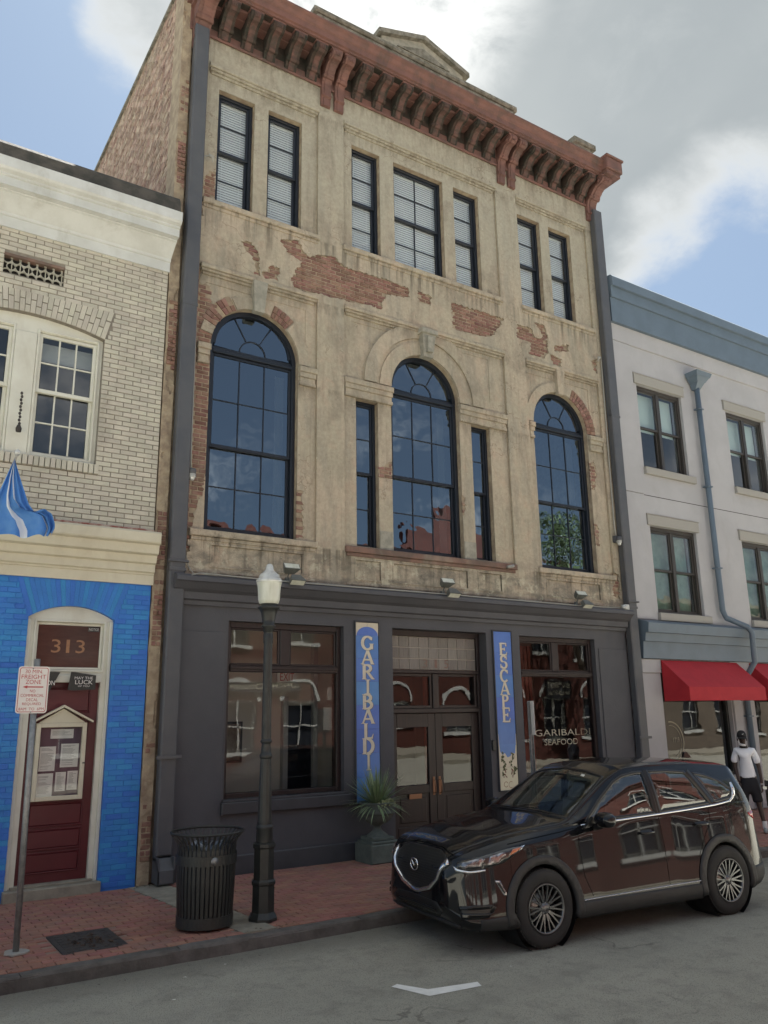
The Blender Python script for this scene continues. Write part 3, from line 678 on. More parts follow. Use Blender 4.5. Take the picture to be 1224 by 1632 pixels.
def trim():
    # string mouldings across the bays, sills
    for a, b in BAYS:
        for z in (13.38, 9.43):
            mb = MB(); mb.cbox(a, b, Y(-.05), Y(.052), z-.03, z+.045, .01); mb.cbox(a+.02, b-.02, Y(-.018), Y(.053), z-.075, z-.031, .008); mb.cbox(a+.05, b-.05, Y(.02), Y(.054), z-.12, z-.076, .006); mb.build('string_moulding', 'plaster', B)
        mb = MB(); mb.cbox(a-.02, b+.02, Y(-.06), Y(.05), 10.60, 10.70, .012); mb.cbox(a, b, Y(-.02), Y(.03), 10.54, 10.598); mb.build('sill', 'plaster', B)
    for (a, b), m in zip(BAYS, ('plaster', 'brown_stone', 'plaster')):
        mb = MB(); mb.cbox(a, b, Y(-.06), Y(.05), 4.86, 4.965, .012); mb.cbox(a+.03, b-.03, Y(-.022), Y(.03), 4.80, 4.858); mb.build('sill', m, B)
    for x0, x1, z0, z1 in AP:
        mb = MB()
        for (p, q, r_, s_) in ((x0-.03, x1+.03, z0-.03, z0), (x0-.03, x1+.03, z1, z1+.03), (x0-.03, x0, z0+.001, z1-.001), (x1, x1+.03, z0+.001, z1-.001)): mb.cbox(p, q, Y(-.012), Y(.02), r_, s_, .005)
        mb.split('panel_moulding', 'plaster', B)
    for a, b in BAYS:   # outer frame of each apron
        mb = MB(); mb.cbox(a+.02, b-.02, Y(-.02), Y(.01), 4.30, 4.345); mb.build('apron_moulding', 'plaster', B)
    def band(rx0, rx1, z0=7.72, z1=8.06, p=0.):
        mb = MB(); mb.cbox(rx0, rx1, Y(-.035-p), Y(.06), z1-.10, z1, .01); mb.cbox(rx0+.012, rx1-.012, Y(-.010-p), Y(.06), z1-.19, z1-.101, .006); mb.cbox(rx0+.025, rx1-.025, Y(.015-p), Y(.06), z1-.28, z1-.191, .006)
        mb.cbox(rx0+.012, rx1-.012, Y(.0-p), Y(.06), z1-.34, z1-.281, .006); mb.build('impost', 'plaster', B)
    band(6.80, 7.84); band(9.40, 10.63); band(5.895, 6.235); band(4.06, 4.285); band(11.24, 11.395); band(13.01, 13.42)
    for (c, r), rings in zip(ARCH, ([(.80, 1.01, .03)], [(.80, 1.06, .015), (1.06, 1.13, .035), (1.13, 1.40, .0)], [(.80, 1.01, .03)])):
        for r0, r1, y in rings:
            spans = [(0, 180)]
            if c == 5.10: spans = [(0, 47), (73, 117), (157, 168)]
            if c == 12.20: spans = [(67, 180)]
            for s0, s1 in spans:
                mb = MB(); mb.ring(c, ZS, r0+.003, r1, s0, s1, Y(y), Y(.058), 40); mb.build('archivolt', 'plaster', B)
    for (c, r), w_, p in zip(ARCH, (.13, .16, .12), (.09, .14, .06)):   # keystones
        mb = MB(); z0, z1 = ZS+r-.06, 9.40
        vs = [(c-w_*.7, Y(-p*.6), z0), (c+w_*.7, Y(-p*.6), z0), (c+w_, Y(-p), z1), (c-w_, Y(-p), z1), (c-w_*.7, Y(.06), z0), (c+w_*.7, Y(.06), z0), (c+w_, Y(.06), z1), (c-w_, Y(.06), z1)]
        mb.add(vs, [(0, 1, 2, 3), (1, 5, 6, 2), (0, 3, 7, 4), (3, 2, 6, 7), (0, 4, 5, 1), (4, 7, 6, 5)])
        if c == 8.62:
            mb.cbox(c-.19, c+.19, Y(-.17), Y(.05), z1-.10, z1-.001, .012); mb.cbox(c-.06, c+.06, Y(-.165), Y(-.1), z0+.08, z1-.16, .01)
        mb.build('keystone', 'keystone' if c != 12.20 else 'plaster', B)
    # colonette pedestals (newer render) at the central window foot
    for x0, x1 in ((7.535, 7.815), (9.425, 9.705)):
        mb = MB(); mb.cbox(x0, x1, Y(.04), Y(.06), 4.97, 5.32, .005); mb.build('pier_base', 'keystone', B)
trim()
def cornice():
    # frieze
    mb = MB(); mb.cbox(3.66, 13.80, Y(-.03), Y(.06), 13.96, 14.70, .01); mb.cbox(3.66, 13.80, Y(-.055), Y(-.0305), 13.94, 14.0, .01); mb.build('frieze', 'red_paint', B)
    mb = MB(); profile_x(mb, [(Y(.3), 14.50), (Y(-.54), 14.50), (Y(-.54), 14.54), (Y(-.58), 14.55), (Y(-.58), 14.68), (Y(-.61), 14.70), (Y(-.64), 14.76), (Y(-.69), 14.79), (Y(-.69), 14.83), (Y(.3), 14.98)], 3.60, 13.98)
    mb.build('cornice', 'red_paint', B)
    mb = MB(); profile_x(mb, [(Y(-.02), 14.40), (Y(-.20), 14.42), (Y(-.22), 14.495), (Y(-.02), 14.495)], 3.66, 13.80); mb.build('bed_moulding', 'red_paint', B)
    def bracket(x, w_, long=0., big=1., m='red_paint'):
        zt = 14.495; P = []
        # scroll profile in (y,z), z measured down from the soffit
        pr = [(-.01, 0), (-.47, 0), (-.47, -.05), (-.52, -.06), (-.535, -.12), (-.51, -.19), (-.45, -.235), (-.38, -.235), (-.33, -.25), (-.27, -.30), (-.24, -.36), (-.205, -.40), (-.20, -.46), (-.165, -.50), (-.125, -.50), (-.10, -.54), (-.085, -.60), (-.06, -.64), (-.01, -.66)]
        pr = [(y*big, z*.80) for y, z in pr]
        if long: pr = pr[:-2] + [(-.085, -.53), (-.08, -.53-long*.5), (-.10, -.55-long*.5), (-.10, -.59-long*.5), (-.06, -.61-long*.5), (-.055, -.60-long), (-.01, -.62-long)]
        mb = MB(); mb.prism([(Y(y), zt+z) for y, z in pr], 'x', x-w_/2, x+w_/2); b = mb.build('bracket', m, B)
        # the carved front keeps its paint: a narrower strip standing proud of the scroll
        fp = [(y-.014, z-.010) if y < -.03 else (y, z) for y, z in pr]; w2 = w_*.50
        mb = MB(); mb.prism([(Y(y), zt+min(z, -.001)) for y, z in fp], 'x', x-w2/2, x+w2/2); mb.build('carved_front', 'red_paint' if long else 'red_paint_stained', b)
        mb = MB(); mb.cbox(x-w_/2-.018, x+w_/2+.018, Y(-.515*big), Y(-.06), zt-.045, zt-.0015, .008); mb.build('bracket_cap', 'red_paint', b)
        s = MB()
        for i in range(3): s.cbox(x-w2*.40+w2*.30*i, x-w2*.40+w2*.30*i+w2*.20, Y(-.548*big), Y(-.50*big), zt-.17, zt-.08, .01)
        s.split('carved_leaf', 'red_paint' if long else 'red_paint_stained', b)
        s = MB()
        for sx in (-1, 1):
            s.lathe([(.0, 0), (.05, 0), (.05, .012*sx), (.03, .02*sx), (0, .02*sx)], (x+sx*w_/2, Y(-.40*big), zt-.11), 12, 'x')
            s.lathe([(.0, 0), (.04, 0), (.04, .010*sx), (0, .014*sx)], (x+sx*w_/2, Y(-.15*big), zt-.37), 12, 'x')
        s.split('scroll', m, b)
    xs = [4.28+.44*i for i in range(5)] + [7.06+.475*i for i in range(8)] + [11.50+.44*i for i in range(5)]
    for x in xs: bracket(x, .23, m='red_paint_dark')
    for x in (6.37, 6.66, 10.80, 11.10): bracket(x, .20, .34)
    for x in (3.86, 13.64): bracket(x, .30, .30, 1.18)
    # dentils on the bed moulding
    for i in range(len(xs)-1):
        if xs[i+1]-xs[i] < .6:
            x = (xs[i]+xs[i+1])/2; mb = MB(); mb.cbox(x-.10, x+.10, Y(-.38), Y(-.18), 14.44, 14.498, .01); mb.build('soffit_block', 'red_paint', B)
    for a_, b_ in ((4.02, 6.25), (6.79, 10.68), (11.22, 13.48)):     # darker band of the frieze and soffit behind the brackets
        mb = MB(); mb.cbox(a_, b_, Y(-.036), Y(-.0305), 14.13, 14.42, .002); mb.build('frieze_band', 'red_paint_dark', B)
        mb = MB(); mb.box(a_, b_, Y(-.50), Y(-.21), 14.487, 14.499); mb.build('soffit_board', 'red_paint_dark', B)
    # end blocks of the cornice
    for x0, x1 in ((3.56, 3.98), (13.50, 14.03)):
        mb = MB(); mb.cbox(x0, x1, Y(-.78), Y(.3), 14.58, 14.88, .02); mb.cbox(x0+.03, x1-.03, Y(-.72), Y(.3), 14.48, 14.58, .01); mb.cbox(x0-.02, x1+.02, Y(-.82), Y(.3), 14.88, 14.93, .015); mb.build('cornice_end_block', 'red_paint', B)
    # parapet, ledge and pediment
    mb = MB(); mb.box(3.75, 13.93, Y(.0), Y(.35), 14.9, 15.28); mb.cbox(6.2, 11.35, Y(-.02), Y(.40), 15.28, 15.68, .02); mb.cbox(6.12, 11.42, Y(-.07), Y(.45), 15.68, 15.80, .03)
    mb.build('parapet', 'mossy_stone', B)
    p = MB(); p.prism([(7.72, 15.80), (9.86, 15.80), (9.86, 15.95), (8.79, 16.30), (7.72, 15.95)], 'y', Y(.0), Y(.4)); pd = p.build('pediment', 'keystone', B)
    for a, b in (((7.60, 15.90), (8.79, 16.29)), ((9.98, 15.90), (8.79, 16.29))):
        mb = MB(); vs = []; dx = b[0]-a[0]; dz = b[1]-a[1]; L = math.hypot(dx, dz); nx, nz = -dz/L*.10, abs(dx)/L*.10
        if dx < 0: nx = -nx*-1; nx = dz/L*.10
        mb.prism([a, b, (b[0], b[1]+.11), (a[0]+0, a[1]+.11)], 'y', Y(-.10), Y(.45)); mb.build('raking_cornice', 'mossy_stone', pd)
    mb = MB(); mb.prism([(8.1, 15.86), (9.48, 15.86), (8.79, 16.10)], 'y', Y(-.03), Y(.01)); mb.build('tympanum_panel', 'mossy_stone', pd)
    mb = MB(); mb.cbox(13.35, 13.95, Y(.0), Y(.5), 15.28, 15.86, .02); mb.cbox(13.28, 14.02, Y(-.07), Y(.57), 15.70, 15.84, .02); mb.build('corner_pier', 'mossy_stone', B)
cornice()
def mainwins():
    y = Y(.16)
    for i, (a, b) in enumerate(TOPW):
        c = 2 if i == 3 else 1
        w_ = double_hung(B, a+.001, b-.001, TZ0-.02, TZ1-.001, y, 'navy_frame', (c, 2), (c, 2), .055, depth=.14, st=.045)
        blinds(w_, a+.06, b-.06, TZ0+.03, TZ1-.06, y+.125)
    for a, b in SIDE:
        w_ = double_hung(B, a+.001, b-.001, 4.985, 7.719, y, 'navy_frame', (1, 2), (1, 2), .05, 'glass_dark', st=.04, zm=6.36)
    for c, r in ARCH:
        mb = MB(); x0, x1 = c-r, c+r; fw = .075
        mb.cbox(x0+.001, x0+fw, y, y+.14, ZB-.02, ZS); mb.cbox(x1-fw, x1-.001, y, y+.14, ZB-.02, ZS); mb.cbox(x0+fw, x1-fw, y+.001, y+.14, ZB-.02, ZB+.05)
        mb.ring(c, ZS, r-fw, r-.001, 0, 180, y, y+.14, 40)
        w_ = mb.build('arched_window', 'navy_frame', B)
        # sash frame of the fanlight and its transom
        mb = MB(); mb.ring(c, ZS+.06, r-fw-.055, r-fw-.002, 4, 176, y+.03, y+.08, 36); mb.cbox(x0+fw, x1-fw, y-.01, y+.10, ZS-.075, ZS-.01, .01); mb.cbox(x0+fw, x1-fw, y+.03, y+.08, ZS-.009, ZS+.045, .006)
        R = r-fw-.05; rz = ZS+.045
        mb.ring(c, rz, .225, .245, 0, 180, y+.035, y+.065, 20)
        for t in (60, 120):
            ct, stt = math.cos(math.radians(t)), math.sin(math.radians(t)); q = [(c+.23*ct-.009*stt, rz+.23*stt+.009*ct), (c+.23*ct+.009*stt, rz+.23*stt-.009*ct), (c+R*ct+.009*stt, rz+R*stt-.009*ct), (c+R*ct-.009*stt, rz+R*stt+.009*ct)]
            mb.prism(q, 'y', y+.036, y+.064)
        mb.build('fanlight_frame', 'navy_frame', w_)
        g = 'glass_dark'
        pane_poly([(c+.226*math.cos(PI*k/12), rz+.226*math.sin(PI*k/12)) for k in range(13)], y+.05, w_, g)
        for t0, t1 in ((2, 59), (61, 119), (121, 178)):
            arc = [math.radians(t0+(t1-t0)*k/10) for k in range(11)]
            pane_poly([(c+(R+.01)*math.cos(t), rz+(R-.01)*math.sin(t)) for t in arc]+[(c+.243*math.cos(t), rz+.243*math.sin(t)) for t in reversed(arc)], y+.05, w_, g)
        zm = 6.42
        sash(w_, x0+fw, x1-fw, zm-.03, ZS-.076, 3, 2, y+.03, 'navy_frame', .045, .018, g, 'upper_sash')
        sash(w_, x0+fw, x1-fw, ZB+.05, zm+.03, 3, 2, y+.075, 'navy_frame', .05, .018, g, 'lower_sash')
        mb = MB()
        for k in range(14):   # gathered curtain at the right inside
            xa = x1-fw-.17+k*.0125; mb.box(xa, xa+.011, y+.30+.02*(k % 2), y+.32+.02*(k % 2), ZB+.1, ZS-.12)
        mb.build('curtain', 'curtain', w_)
    # interior partition walls and floors so that the rooms are real and closed
    mb = MB(); mb.box(3.75, 13.9, Y(4.0), Y(4.1), 0, 15); mb.build('partition', 'interior_dark', B)
    mb = MB()
    for z in (4.0, 9.7): mb.box(3.75, 13.9, Y(.42), Y(3.99), z, z+.12)
    mb.split('floor_slab', 'interior_dark', B)
    mb = MB(); mb.box(3.75, 13.9, Y(.42), Y(13.9), 14.96, 15.04); mb.build('roof', 'roof_felt', B)
    mb = MB()
    for a in (6.5, 10.9): mb.box(a, a+.1, Y(.42), Y(3.99), 4.13, 9.69); mb.box(a+.01, a+.11, Y(.42), Y(3.99), 9.83, 14.95)
    mb.split('inner_wall', 'interior_dark', B)
mainwins()
def sides():
    # side wall above the left neighbour: mortar sheet with real brick courses; rough end of the party wall
    mb = MB(); mb.box(3.62, 3.94, Y(.45), Y(14), 0, 15.2); mb.box(3.66, 3.978, Y(.10), Y(.45), 0, 14.9); mb.split('side_wall', 'mortar', B)
    mb = MB(); mb.box(13.90, 13.98, Y(.45), Y(14), 0, 15.0); mb.box(3.75, 13.98, Y(14), Y(14.1), 0, 15.0); mb.split('back_wall', 'mortar', B)
    mb = MB(); rr = random.Random(4); z = 9.9; k = 0
    while z < 15.15:
        y = Y(.0) + .1*(k % 2)
        while y < D+12:
            l = .2; mb.add([(3.595+rr.uniform(-.012, .012), y, z), (3.60, y+l, z), (3.60, y+l, z+.062), (3.595+rr.uniform(-.01, .01), y, z+.062), (3.63, y, z), (3.63, y+l, z), (3.63, y+l, z+.062), (3.63, y, z+.062)],
                [(0, 1, 2, 3), (0, 4, 5, 1), (3, 2, 6, 7), (0, 3, 7, 4), (1, 5, 6, 2)]); y += l+.012
        z += .075; k += 1
    mb.build('side_brickwork', 'side_brick', B, recalc=False, kind='stuff')
    mb = MB(); mb.box(3.55, 4.0, Y(.5), Y(14.05), 15.2, 15.27); mb.build('side_coping', 'mossy_stone', B)
    # ragged party wall end between the pipe and the neighbour: lumpy old render
    from mathutils import noise as mn
    mb = MB(); nx, nz = 7, 620; vs = []; fs = []
    for j in range(nz+1):
        z = 14.9*j/nz
        for i in range(nx+1):
            u = i/nx; q = Vector((u*.2*6, z*6, 1.3)); h = mn.noise(q)*.016+mn.noise(q*3.1)*.009; gap = .022 if mn.noise(Vector((u*.8, z*1.1, 7))) > .28 else 0
            x = 3.538+.165*u+(mn.noise(Vector((z*4, 2, 1)))*.010 if i == 0 else 0); vs.append((x, Y(-.012+h+gap), z))
    for j in range(nz):
        for i in range(nx): a = j*(nx+1)+i; fs.append((a, a+1, a+nx+2, a+nx+1))
        a = j*(nx+1); fs.append((a, a+nx+1, len(vs)+j+1, len(vs)+j))
    vs += [(3.55, Y(.5), 14.9*j/nz) for j in range(nz+1)]
    mb.add(vs, fs); mb.build('rough_wall_end', 'mortar', B)
    lay_bricks(B, 'old_brick', 3.57, 3.70, .3, 13.6, Y(-.022), .04, .13, .058, .016, lambda z: [], limit=0, keep=lambda x, z: math.sin(z*1.7+.6)+math.sin(z*4.1)*.7+random.uniform(-.5, .5) > .35, seed=8, name='wall_end_brick')
    # left downpipe, box section with brackets and shoe; right one
    for x0, x1, ztop, nm in ((3.725, 3.975, 13.98, 1), (13.60, 13.87, 13.85, 2)):
        mb = MB(); zz = [(.36, 4.30), (4.30, 8.6), (8.6, ztop)]
        for i, (a, b) in enumerate(zz): e = .004*i; mb.cbox(x0-e+.008, x1+e-.008, Y(-.17-e), Y(-.03), a, b, .02)
        for zz_ in (4.30, 8.6): mb.cbox(x0, x1, Y(-.18), Y(-.03), zz_-.03, zz_+.02, .004)
        if nm == 1: mb.prism([(Y(-.03), .34), (Y(-.165), .34), (Y(-.30), .20), (Y(-.30), .04), (Y(-.275), .02), (Y(-.275), .19), (Y(-.15), .31), (Y(-.03), .31)], 'x', x0+.01, x1-.01)
        o = mb.build('downpipe', 'pipe_paint', B)
        if nm == 1:
            s = MB(); s.cbox(x0+.01, x0+.03, Y(-.30), Y(-.03), .03, .36, .004); s.cbox(x1-.03, x1-.01, Y(-.30), Y(-.03), .03, .36, .004); s.build('shoe', 'pipe_paint', o)
        s = MB(); s.cbox(x0-.05, x1+.05, Y(-.20), Y(-.16), 1.62, 1.67, .004); s.cbox(x0-.03, x1+.03, Y(-.21), Y(-.15), 4.40, 4.43, .004)
        s.split('pipe_bracket', 'pipe_paint', o)
sides()

# ---------------- shopfront
def shopfront():
    SW = [(4.74, 6.76, .98, 3.60), (7.72, 9.80, 0.0, 3.62), (10.62, 12.66, .98, 3.60)]
    def solid(x, z): return 3.96 < x < 13.60 and .0 < z < 4.0 and not any(a < x < b and c < z < d for a, b, c, d in SW)
    mb = MB(); slab(mb, [rect(3.96, 13.60, 0, 4.0)]+[rect(*s) for s in SW], solid, Y(0-.002), Y(.32)); mb.build('shopfront_wall', 'charcoal_paint', B)
    mb = MB(); profile_x(mb, [(Y(.06), 3.80), (Y(-.06), 3.80), (Y(-.07), 3.86), (Y(-.12), 3.88), (Y(-.13), 3.98), (Y(-.20), 4.02), (Y(-.28), 4.10), (Y(-.32), 4.12), (Y(-.32), 4.18), (Y(-.27), 4.22), (Y(.02), 4.27)], 3.80, 13.58); mb.build('shop_cornice', 'charcoal_paint', B)
    mb = MB(); mb.cbox(3.96, 7.68, Y(-.045), Y(-.003), -.03, .25, .012); mb.cbox(9.84, 13.60, Y(-.045), Y(-.003), -.03, .25, .012); mb.split('plinth', 'charcoal_trim', B)
    for a, b in ((3.98, 4.70), (12.75, 13.58)):
        mb = MB(); mb.cbox(a, b, Y(-.022), Y(-.003), .255, 3.42, .006); mb.build('pilaster', 'charcoal_paint', B)
    for a, b, c, d in (SW[0], SW[2]):
        mb = MB(); mb.cbox(a-.05, b+.12, Y(-.085), Y(.1), c-.17, c-.005, .012); mb.cbox(a-.02, b+.06, Y(-.055), Y(.1), c-.004, c+.03, .006); mb.build('sill', 'charcoal_trim', B)
        y = Y(.10); mb = MB(); frame_box(mb, a+.001, b-.001, c+.032, d-.001, .075, y, y+.16, .07, .09); w_ = mb.build('shop_window', 'brown_wood', B)
        zt = 2.90; mb = MB(); mb.cbox(a+.076, b-.076, y-.02, y+.10, zt-.06, zt+.045, .01); mb.cbox(a+.076, b-.076, y-.045, y-.0205, zt-.02, zt+.02, .006); mb.build('transom_bar', 'brown_wood', w_)
        xm = (a+b)/2; mb = MB(); mb.cbox(xm-.085, xm+.085, y+.01, y+.10, zt+.046, d-.09, .01); mb.build('mullion', 'brown_wood', w_)
        for p, q in ((a+.076, xm-.086), (xm+.086, b-.076)):
            mb = MB(); frame_box(mb, p, q, zt+.046, d-.091, .03, y+.03, y+.075); mb.build('transom_sash', 'brown_wood', w_)
            pane_rect(p+.03, q-.03, zt+.076, d-.121, y+.05, w_, 'glass_shop', .005)
        pane_rect(a+.076, b-.076, c+.10, zt-.06, y+.05, w_, 'glass_shop', .003)
        # room behind
        mb = MB(); yw = 1.3 if a < 6 else 2.5; mb.box(a-.59, b+.59, Y(yw), Y(yw+.05), 0, 3.9); mb.build('room_wall', 'room_cream' if a < 6 else 'interior_wall', B)
        mb = MB(); mb.box(a-.65, a-.6, Y(.33), Y(2.5), 0, 3.9); mb.box(b+.6, b+.65, Y(.33), Y(2.5), 0, 3.9); mb.box(a-.6, b+.6, Y(.33), Y(2.5), -.02, .0); mb.split('room_side', 'interior_dark', B)
    # inside the left window: doorway, door casing, framed print, exit board, notices
    g = MB(); g.box(6.36, 6.82, Y(1.24), Y(1.29), 0, 2.35); g.build('dark_doorway', 'navy_frame', B)
    g = MB(); g.box(6.83, 6.92, Y(1.18), Y(1.29), 0, 3.4); g.box(6.26, 6.35, Y(1.18), Y(1.29), 0, 2.5); g.split('door_casing', 'curtain', B)
    # recessed entrance
    a, b = 7.72, 9.80; y = Y(.24); mb = MB()
    frame_box(mb, a+.001, b-.001, 0.0, 3.619, .07, y-.04, y+.14, .05, .10); mb.cbox(a+.071, b-.071, y-.05, y+.10, 2.87, 2.93, .008); mb.cbox(a+.071, b-.071, y-.045, y+.10, 2.19, 2.27, .008)
    dr = mb.build('entrance_frame', 'brown_wood', B)
    nx, nz = 9, 3; X0, X1, Z0, Z1 = a+.075, b-.075, 2.935, 3.515
    for i in range(nx):
        for j in range(nz):
            t = MB(); t.cbox(X0+(X1-X0)*i/nx+.006, X0+(X1-X0)*(i+1)/nx-.006, y, y+.02, Z0+(Z1-Z0)*j/nz+.006, Z0+(Z1-Z0)*(j+1)/nz-.006, .004); t.build('glass_tile', 'tile_glass', dr)
    t = MB(); t.box(X0, X1, y+.012, y+.018, Z0, Z1); t.build('lead_grid', 'lead', dr)
    mb = MB()
    for i, ch in enumerate('315'): textmesh(ch, 8.52+i*.235+(.025 if ch == '1' else 0), 8.62+i*.235-(.025 if ch == '1' else 0), 2.97, 3.12, y-.004, mb)
    mb.build('house_number', 'brown_stone', dr, recalc=False)
    xm = (a+b)/2
    mb = MB(); mb.cbox(xm-.05, xm+.05, y-.03, y+.08, 2.27, 2.87, .006); mb.build('mullion', 'brown_wood', dr)
    for p, q in ((a+.071, xm-.05), (xm+.05, b-.071)):
        mb = MB(); frame_box(mb, p, q, 2.271, 2.869, .05, y, y+.05); mb.build('transom_sash', 'brown_wood', dr); pane_rect(p+.05, q-.05, 2.32, 2.82, y+.03, dr, 'glass_shop', .008)
    for k, (p, q) in enumerate(((a+.075, xm-.004), (xm+.004, b-.075))):
        off = MB(); st = .15; yd = y+.01
        off.cbox(p, p+st, yd, yd+.05, .06, 2.185, .006); off.cbox(q-st, q, yd, yd+.05, .06, 2.185, .006); off.cbox(p+st, q-st, yd, yd+.05, 1.95, 2.185, .006); off.cbox(p+st, q-st, yd, yd+.05, .06, .34, .006); off.cbox(p+st, q-st, yd, yd+.05, .86, 1.0, .006)
        off.box(p+st, q-st, yd+.025, yd+.045, .34, .86); off.cbox(p+st+.06, q-st-.06, yd+.012, yd+.03, .40, .80, .01)
        d = off.build('door', 'brown_wood', B); pane_rect(p+st, q-st, 1.0, 1.95, yd+.03, d, 'glass_shop', .012)
        h = MB(); hx = q-.06 if k == 0 else p+.06
        h.cbox(hx-.022, hx+.022, yd-.008, yd, .82, 1.12, .004); h.tube([(hx, yd, 1.07), (hx, yd-.05, 1.06), (hx, yd-.055, .98), (hx, yd-.055, .90), (hx, yd-.045, .86), (hx, yd, .85)], .010); h.build('handle', 'copper', d)
    s = MB(); s.cbox(8.17, 8.43, y-.004, y+.006, .78, .86, .004); s.build('mail_slot', 'copper', B)
    mb = MB(); mb.box(7.0, 10.5, Y(2.5), Y(2.55), 0, 3.9); mb.box(7.66, 7.70, Y(.33), Y(2.5), 0, 3.9); mb.box(9.9, 9.94, Y(.33), Y(2.5), 0, 3.9); mb.split('lobby_wall', 'interior_dark', B)
    mb = MB(); mb.cbox(a+.01, b-.01, Y(-.16), Y(.40), -.02, .05, .01); mb.build('door_step', 'concrete', B)
    mb = MB(); mb.cbox(9.82, 9.90, Y(-.04), Y(-.003), 1.52, 1.70, .005); mb.build('card_reader', 'black_iron', B)
    # curtains of brick red drape seen inside door and right window
    mb = MB()
    for x0, n in ((10.95, 16), (9.0, 7)):
        for k in range(n): mb.box(x0+k*.05, x0+k*.05+.048, Y(.9+.03*(k % 2)), Y(.93+.03*(k % 2)), .1, 3.5)
    mb.build('drape', 'drape_red', B)
mat('drape_red', (.20, .045, .03), (.15, .035, .025), 3, .9)
shopfront()
# ================================================================ LEFT NEIGHBOUR
LB = empty('brick_building', (.3, D, 0), 'two storey shop building of cream brick above blue painted brick with a white cornice', 'building')
XR = 3.525
def leftb():
    ac, aw, az, rise = 1.55, 1.07, 7.72, .16         # upper window group
    Rr = (aw*aw+rise*rise)/(2*rise); cz = az+rise-Rr
    dc, dw, dz, dr = 2.47, .565, 3.52, .17           # door arch
    R2 = (dw*dw+dr*dr)/(2*dr); dcz = dz+dr-R2
    def arcpts(c, w_, R, z_, n=16): a = math.asin(w_/R); return [(c+R*math.sin(a-2*a*i/n), z_+R*math.cos(a-2*a*i/n)) for i in range(n+1)]
    wo_ = [(ac-aw, 5.70), (ac+aw, 5.70)]+arcpts(ac, aw, Rr, cz); do_ = [(dc-dw, 0), (dc+dw, 0)]+arcpts(dc, dw, R2, dcz)
    vent = rect(1.14, 1.97, 8.42, 8.72); low = rect(-2.6, .9, .8, 3.3)
    mb = MB(); slab(mb, [rect(-4, XR, 4.4, 10), wo_, vent], lambda x, z: -4 < x < XR and 4.4 < z < 10 and not inpoly(x, z, wo_) and not inpoly(x, z, vent), Y(.012), Y(.35)); mb.build('upper_wall', 'dark_mortar', LB)
    mb = MB(); slab(mb, [rect(-4, XR, -.05, 4.399), do_, low], lambda x, z: -4 < x < XR and -.05 < z < 4.4 and not inpoly(x, z, do_) and not inpoly(x, z, low), Y(.006), Y(.35)); mb.build('lower_wall', 'blue_brick', LB)
    VT = 8.20
    def ex(z):
        e = []
        if 5.60 < z < 5.76: e.append((ac-aw-.04, ac+aw+.04))
        if 5.70 < z < az: e.append((ac-aw, ac+aw))
        elif az <= z < VT:
            k = (z-az)/(VT-az); e.append((ac-aw-.03-.11*k, ac+aw+.03+.11*k))
        if 8.40 < z < 8.74: e.append((1.14, 1.97))
        return e
    n = lay_bricks(LB, 'cream_brick', .0, XR-.006, 4.86, 9.14, Y(0), .03, .225, .062, .012, ex, 300, jit=.002, seed=2, keep=lambda x, z: x > .75, chamf=.004)
    lay_bricks(LB, 'cream_brick', -4, .75, 4.86, 9.14, Y(0), .03, .225, .062, .012, ex, 0, jit=.002, seed=2, chamf=.004)
    # voussoirs: alternating long and short, and the sill of bricks on edge
    k = 30; a = math.asin(aw/Rr)
    for i in range(k):
        t0, t1 = -1+2*(i+.06)/k, -1+2*(i+.94)/k
        for s0, s1 in (((0, .62), (.66, 1)) if i % 2 else ((0, .34), (.38, 1))):
            def P(t, s):
                xb = ac+aw*t; zb = cz+math.sqrt(Rr*Rr-(xb-ac)**2); xt = ac+(aw+.11)*t; return (xb+(xt-xb)*s, zb+(VT-.008-zb)*s)
            mb = MB(); mb.prism([P(t0, s0+.01), P(t1, s0+.01), P(t1, s1), P(t0, s1)], 'y', Y(-.004), Y(.02)); mb.build('brick', 'cream_brick', LB)
    x = ac-aw-.03
    while x < ac+aw+.0:
        mb = MB(); mb.cbox(x, x+.062, Y(-.035), Y(.1), 5.605, 5.745, .005); mb.build('brick', 'cream_brick', LB); x += .074
    # vent lattice
    mb = MB(); mb.box(1.14, 1.97, Y(.10), Y(.12), 8.42, 8.72); mb.build('vent_back', 'dark_lattice_back', LB)
    mb = MB()
    for i in range(7):
        for j in range(3):
            cx_, z_ = 1.19+i*.115, 8.45+j*.105
            mb.ring(cx_+(.0575 if j % 2 else 0), z_, .052, .064, 0, 360, Y(.05), Y(.075), 12)
    for i in range(8): mb.box(1.135+i*.115, 1.147+i*.115, Y(.052), Y(.07), 8.42, 8.70)
    mb.build('vent_lattice', 'lattice', LB)
    mb = MB(); mb.cbox(1.13, 1.98, Y(.0), Y(.1), 8.69, 8.735); mb.build('vent_lintel', 'brown_stone', LB)
    # window group
    y = Y(.10); mb = MB(); fr = [(ac-aw+.001, 5.70), (ac+aw-.001, 5.70)]+[(p[0]*.9995, p[1]) for p in arcpts(ac, aw-.001, Rr, cz)]
    s1 = rect(1.73, 2.54, 5.80, 7.66); s0 = rect(.56, 1.37, 5.80, 7.66)
    slab(mb, [fr, s1, s0], lambda x, z: inpoly(x, z, fr) and not inpoly(x, z, s1) and not inpoly(x, z, s0), y, y+.12)
    mb.cbox(1.405, 1.695, y-.02, y+.02, 5.78, 7.62, .008); mb.cbox(ac-aw+.01, ac+aw-.01, y-.03, y+.01, 5.705, 5.79, .008); w_ = mb.build('window', 'window_cream', LB)
    mb = MB()
    for p, q in ((1.70, 2.57), (.53, 1.40)): frame_box(mb, p, q, 5.79, 7.70, .03, y-.022, y-.001)
    mb.split('casing', 'window_cream', w_)
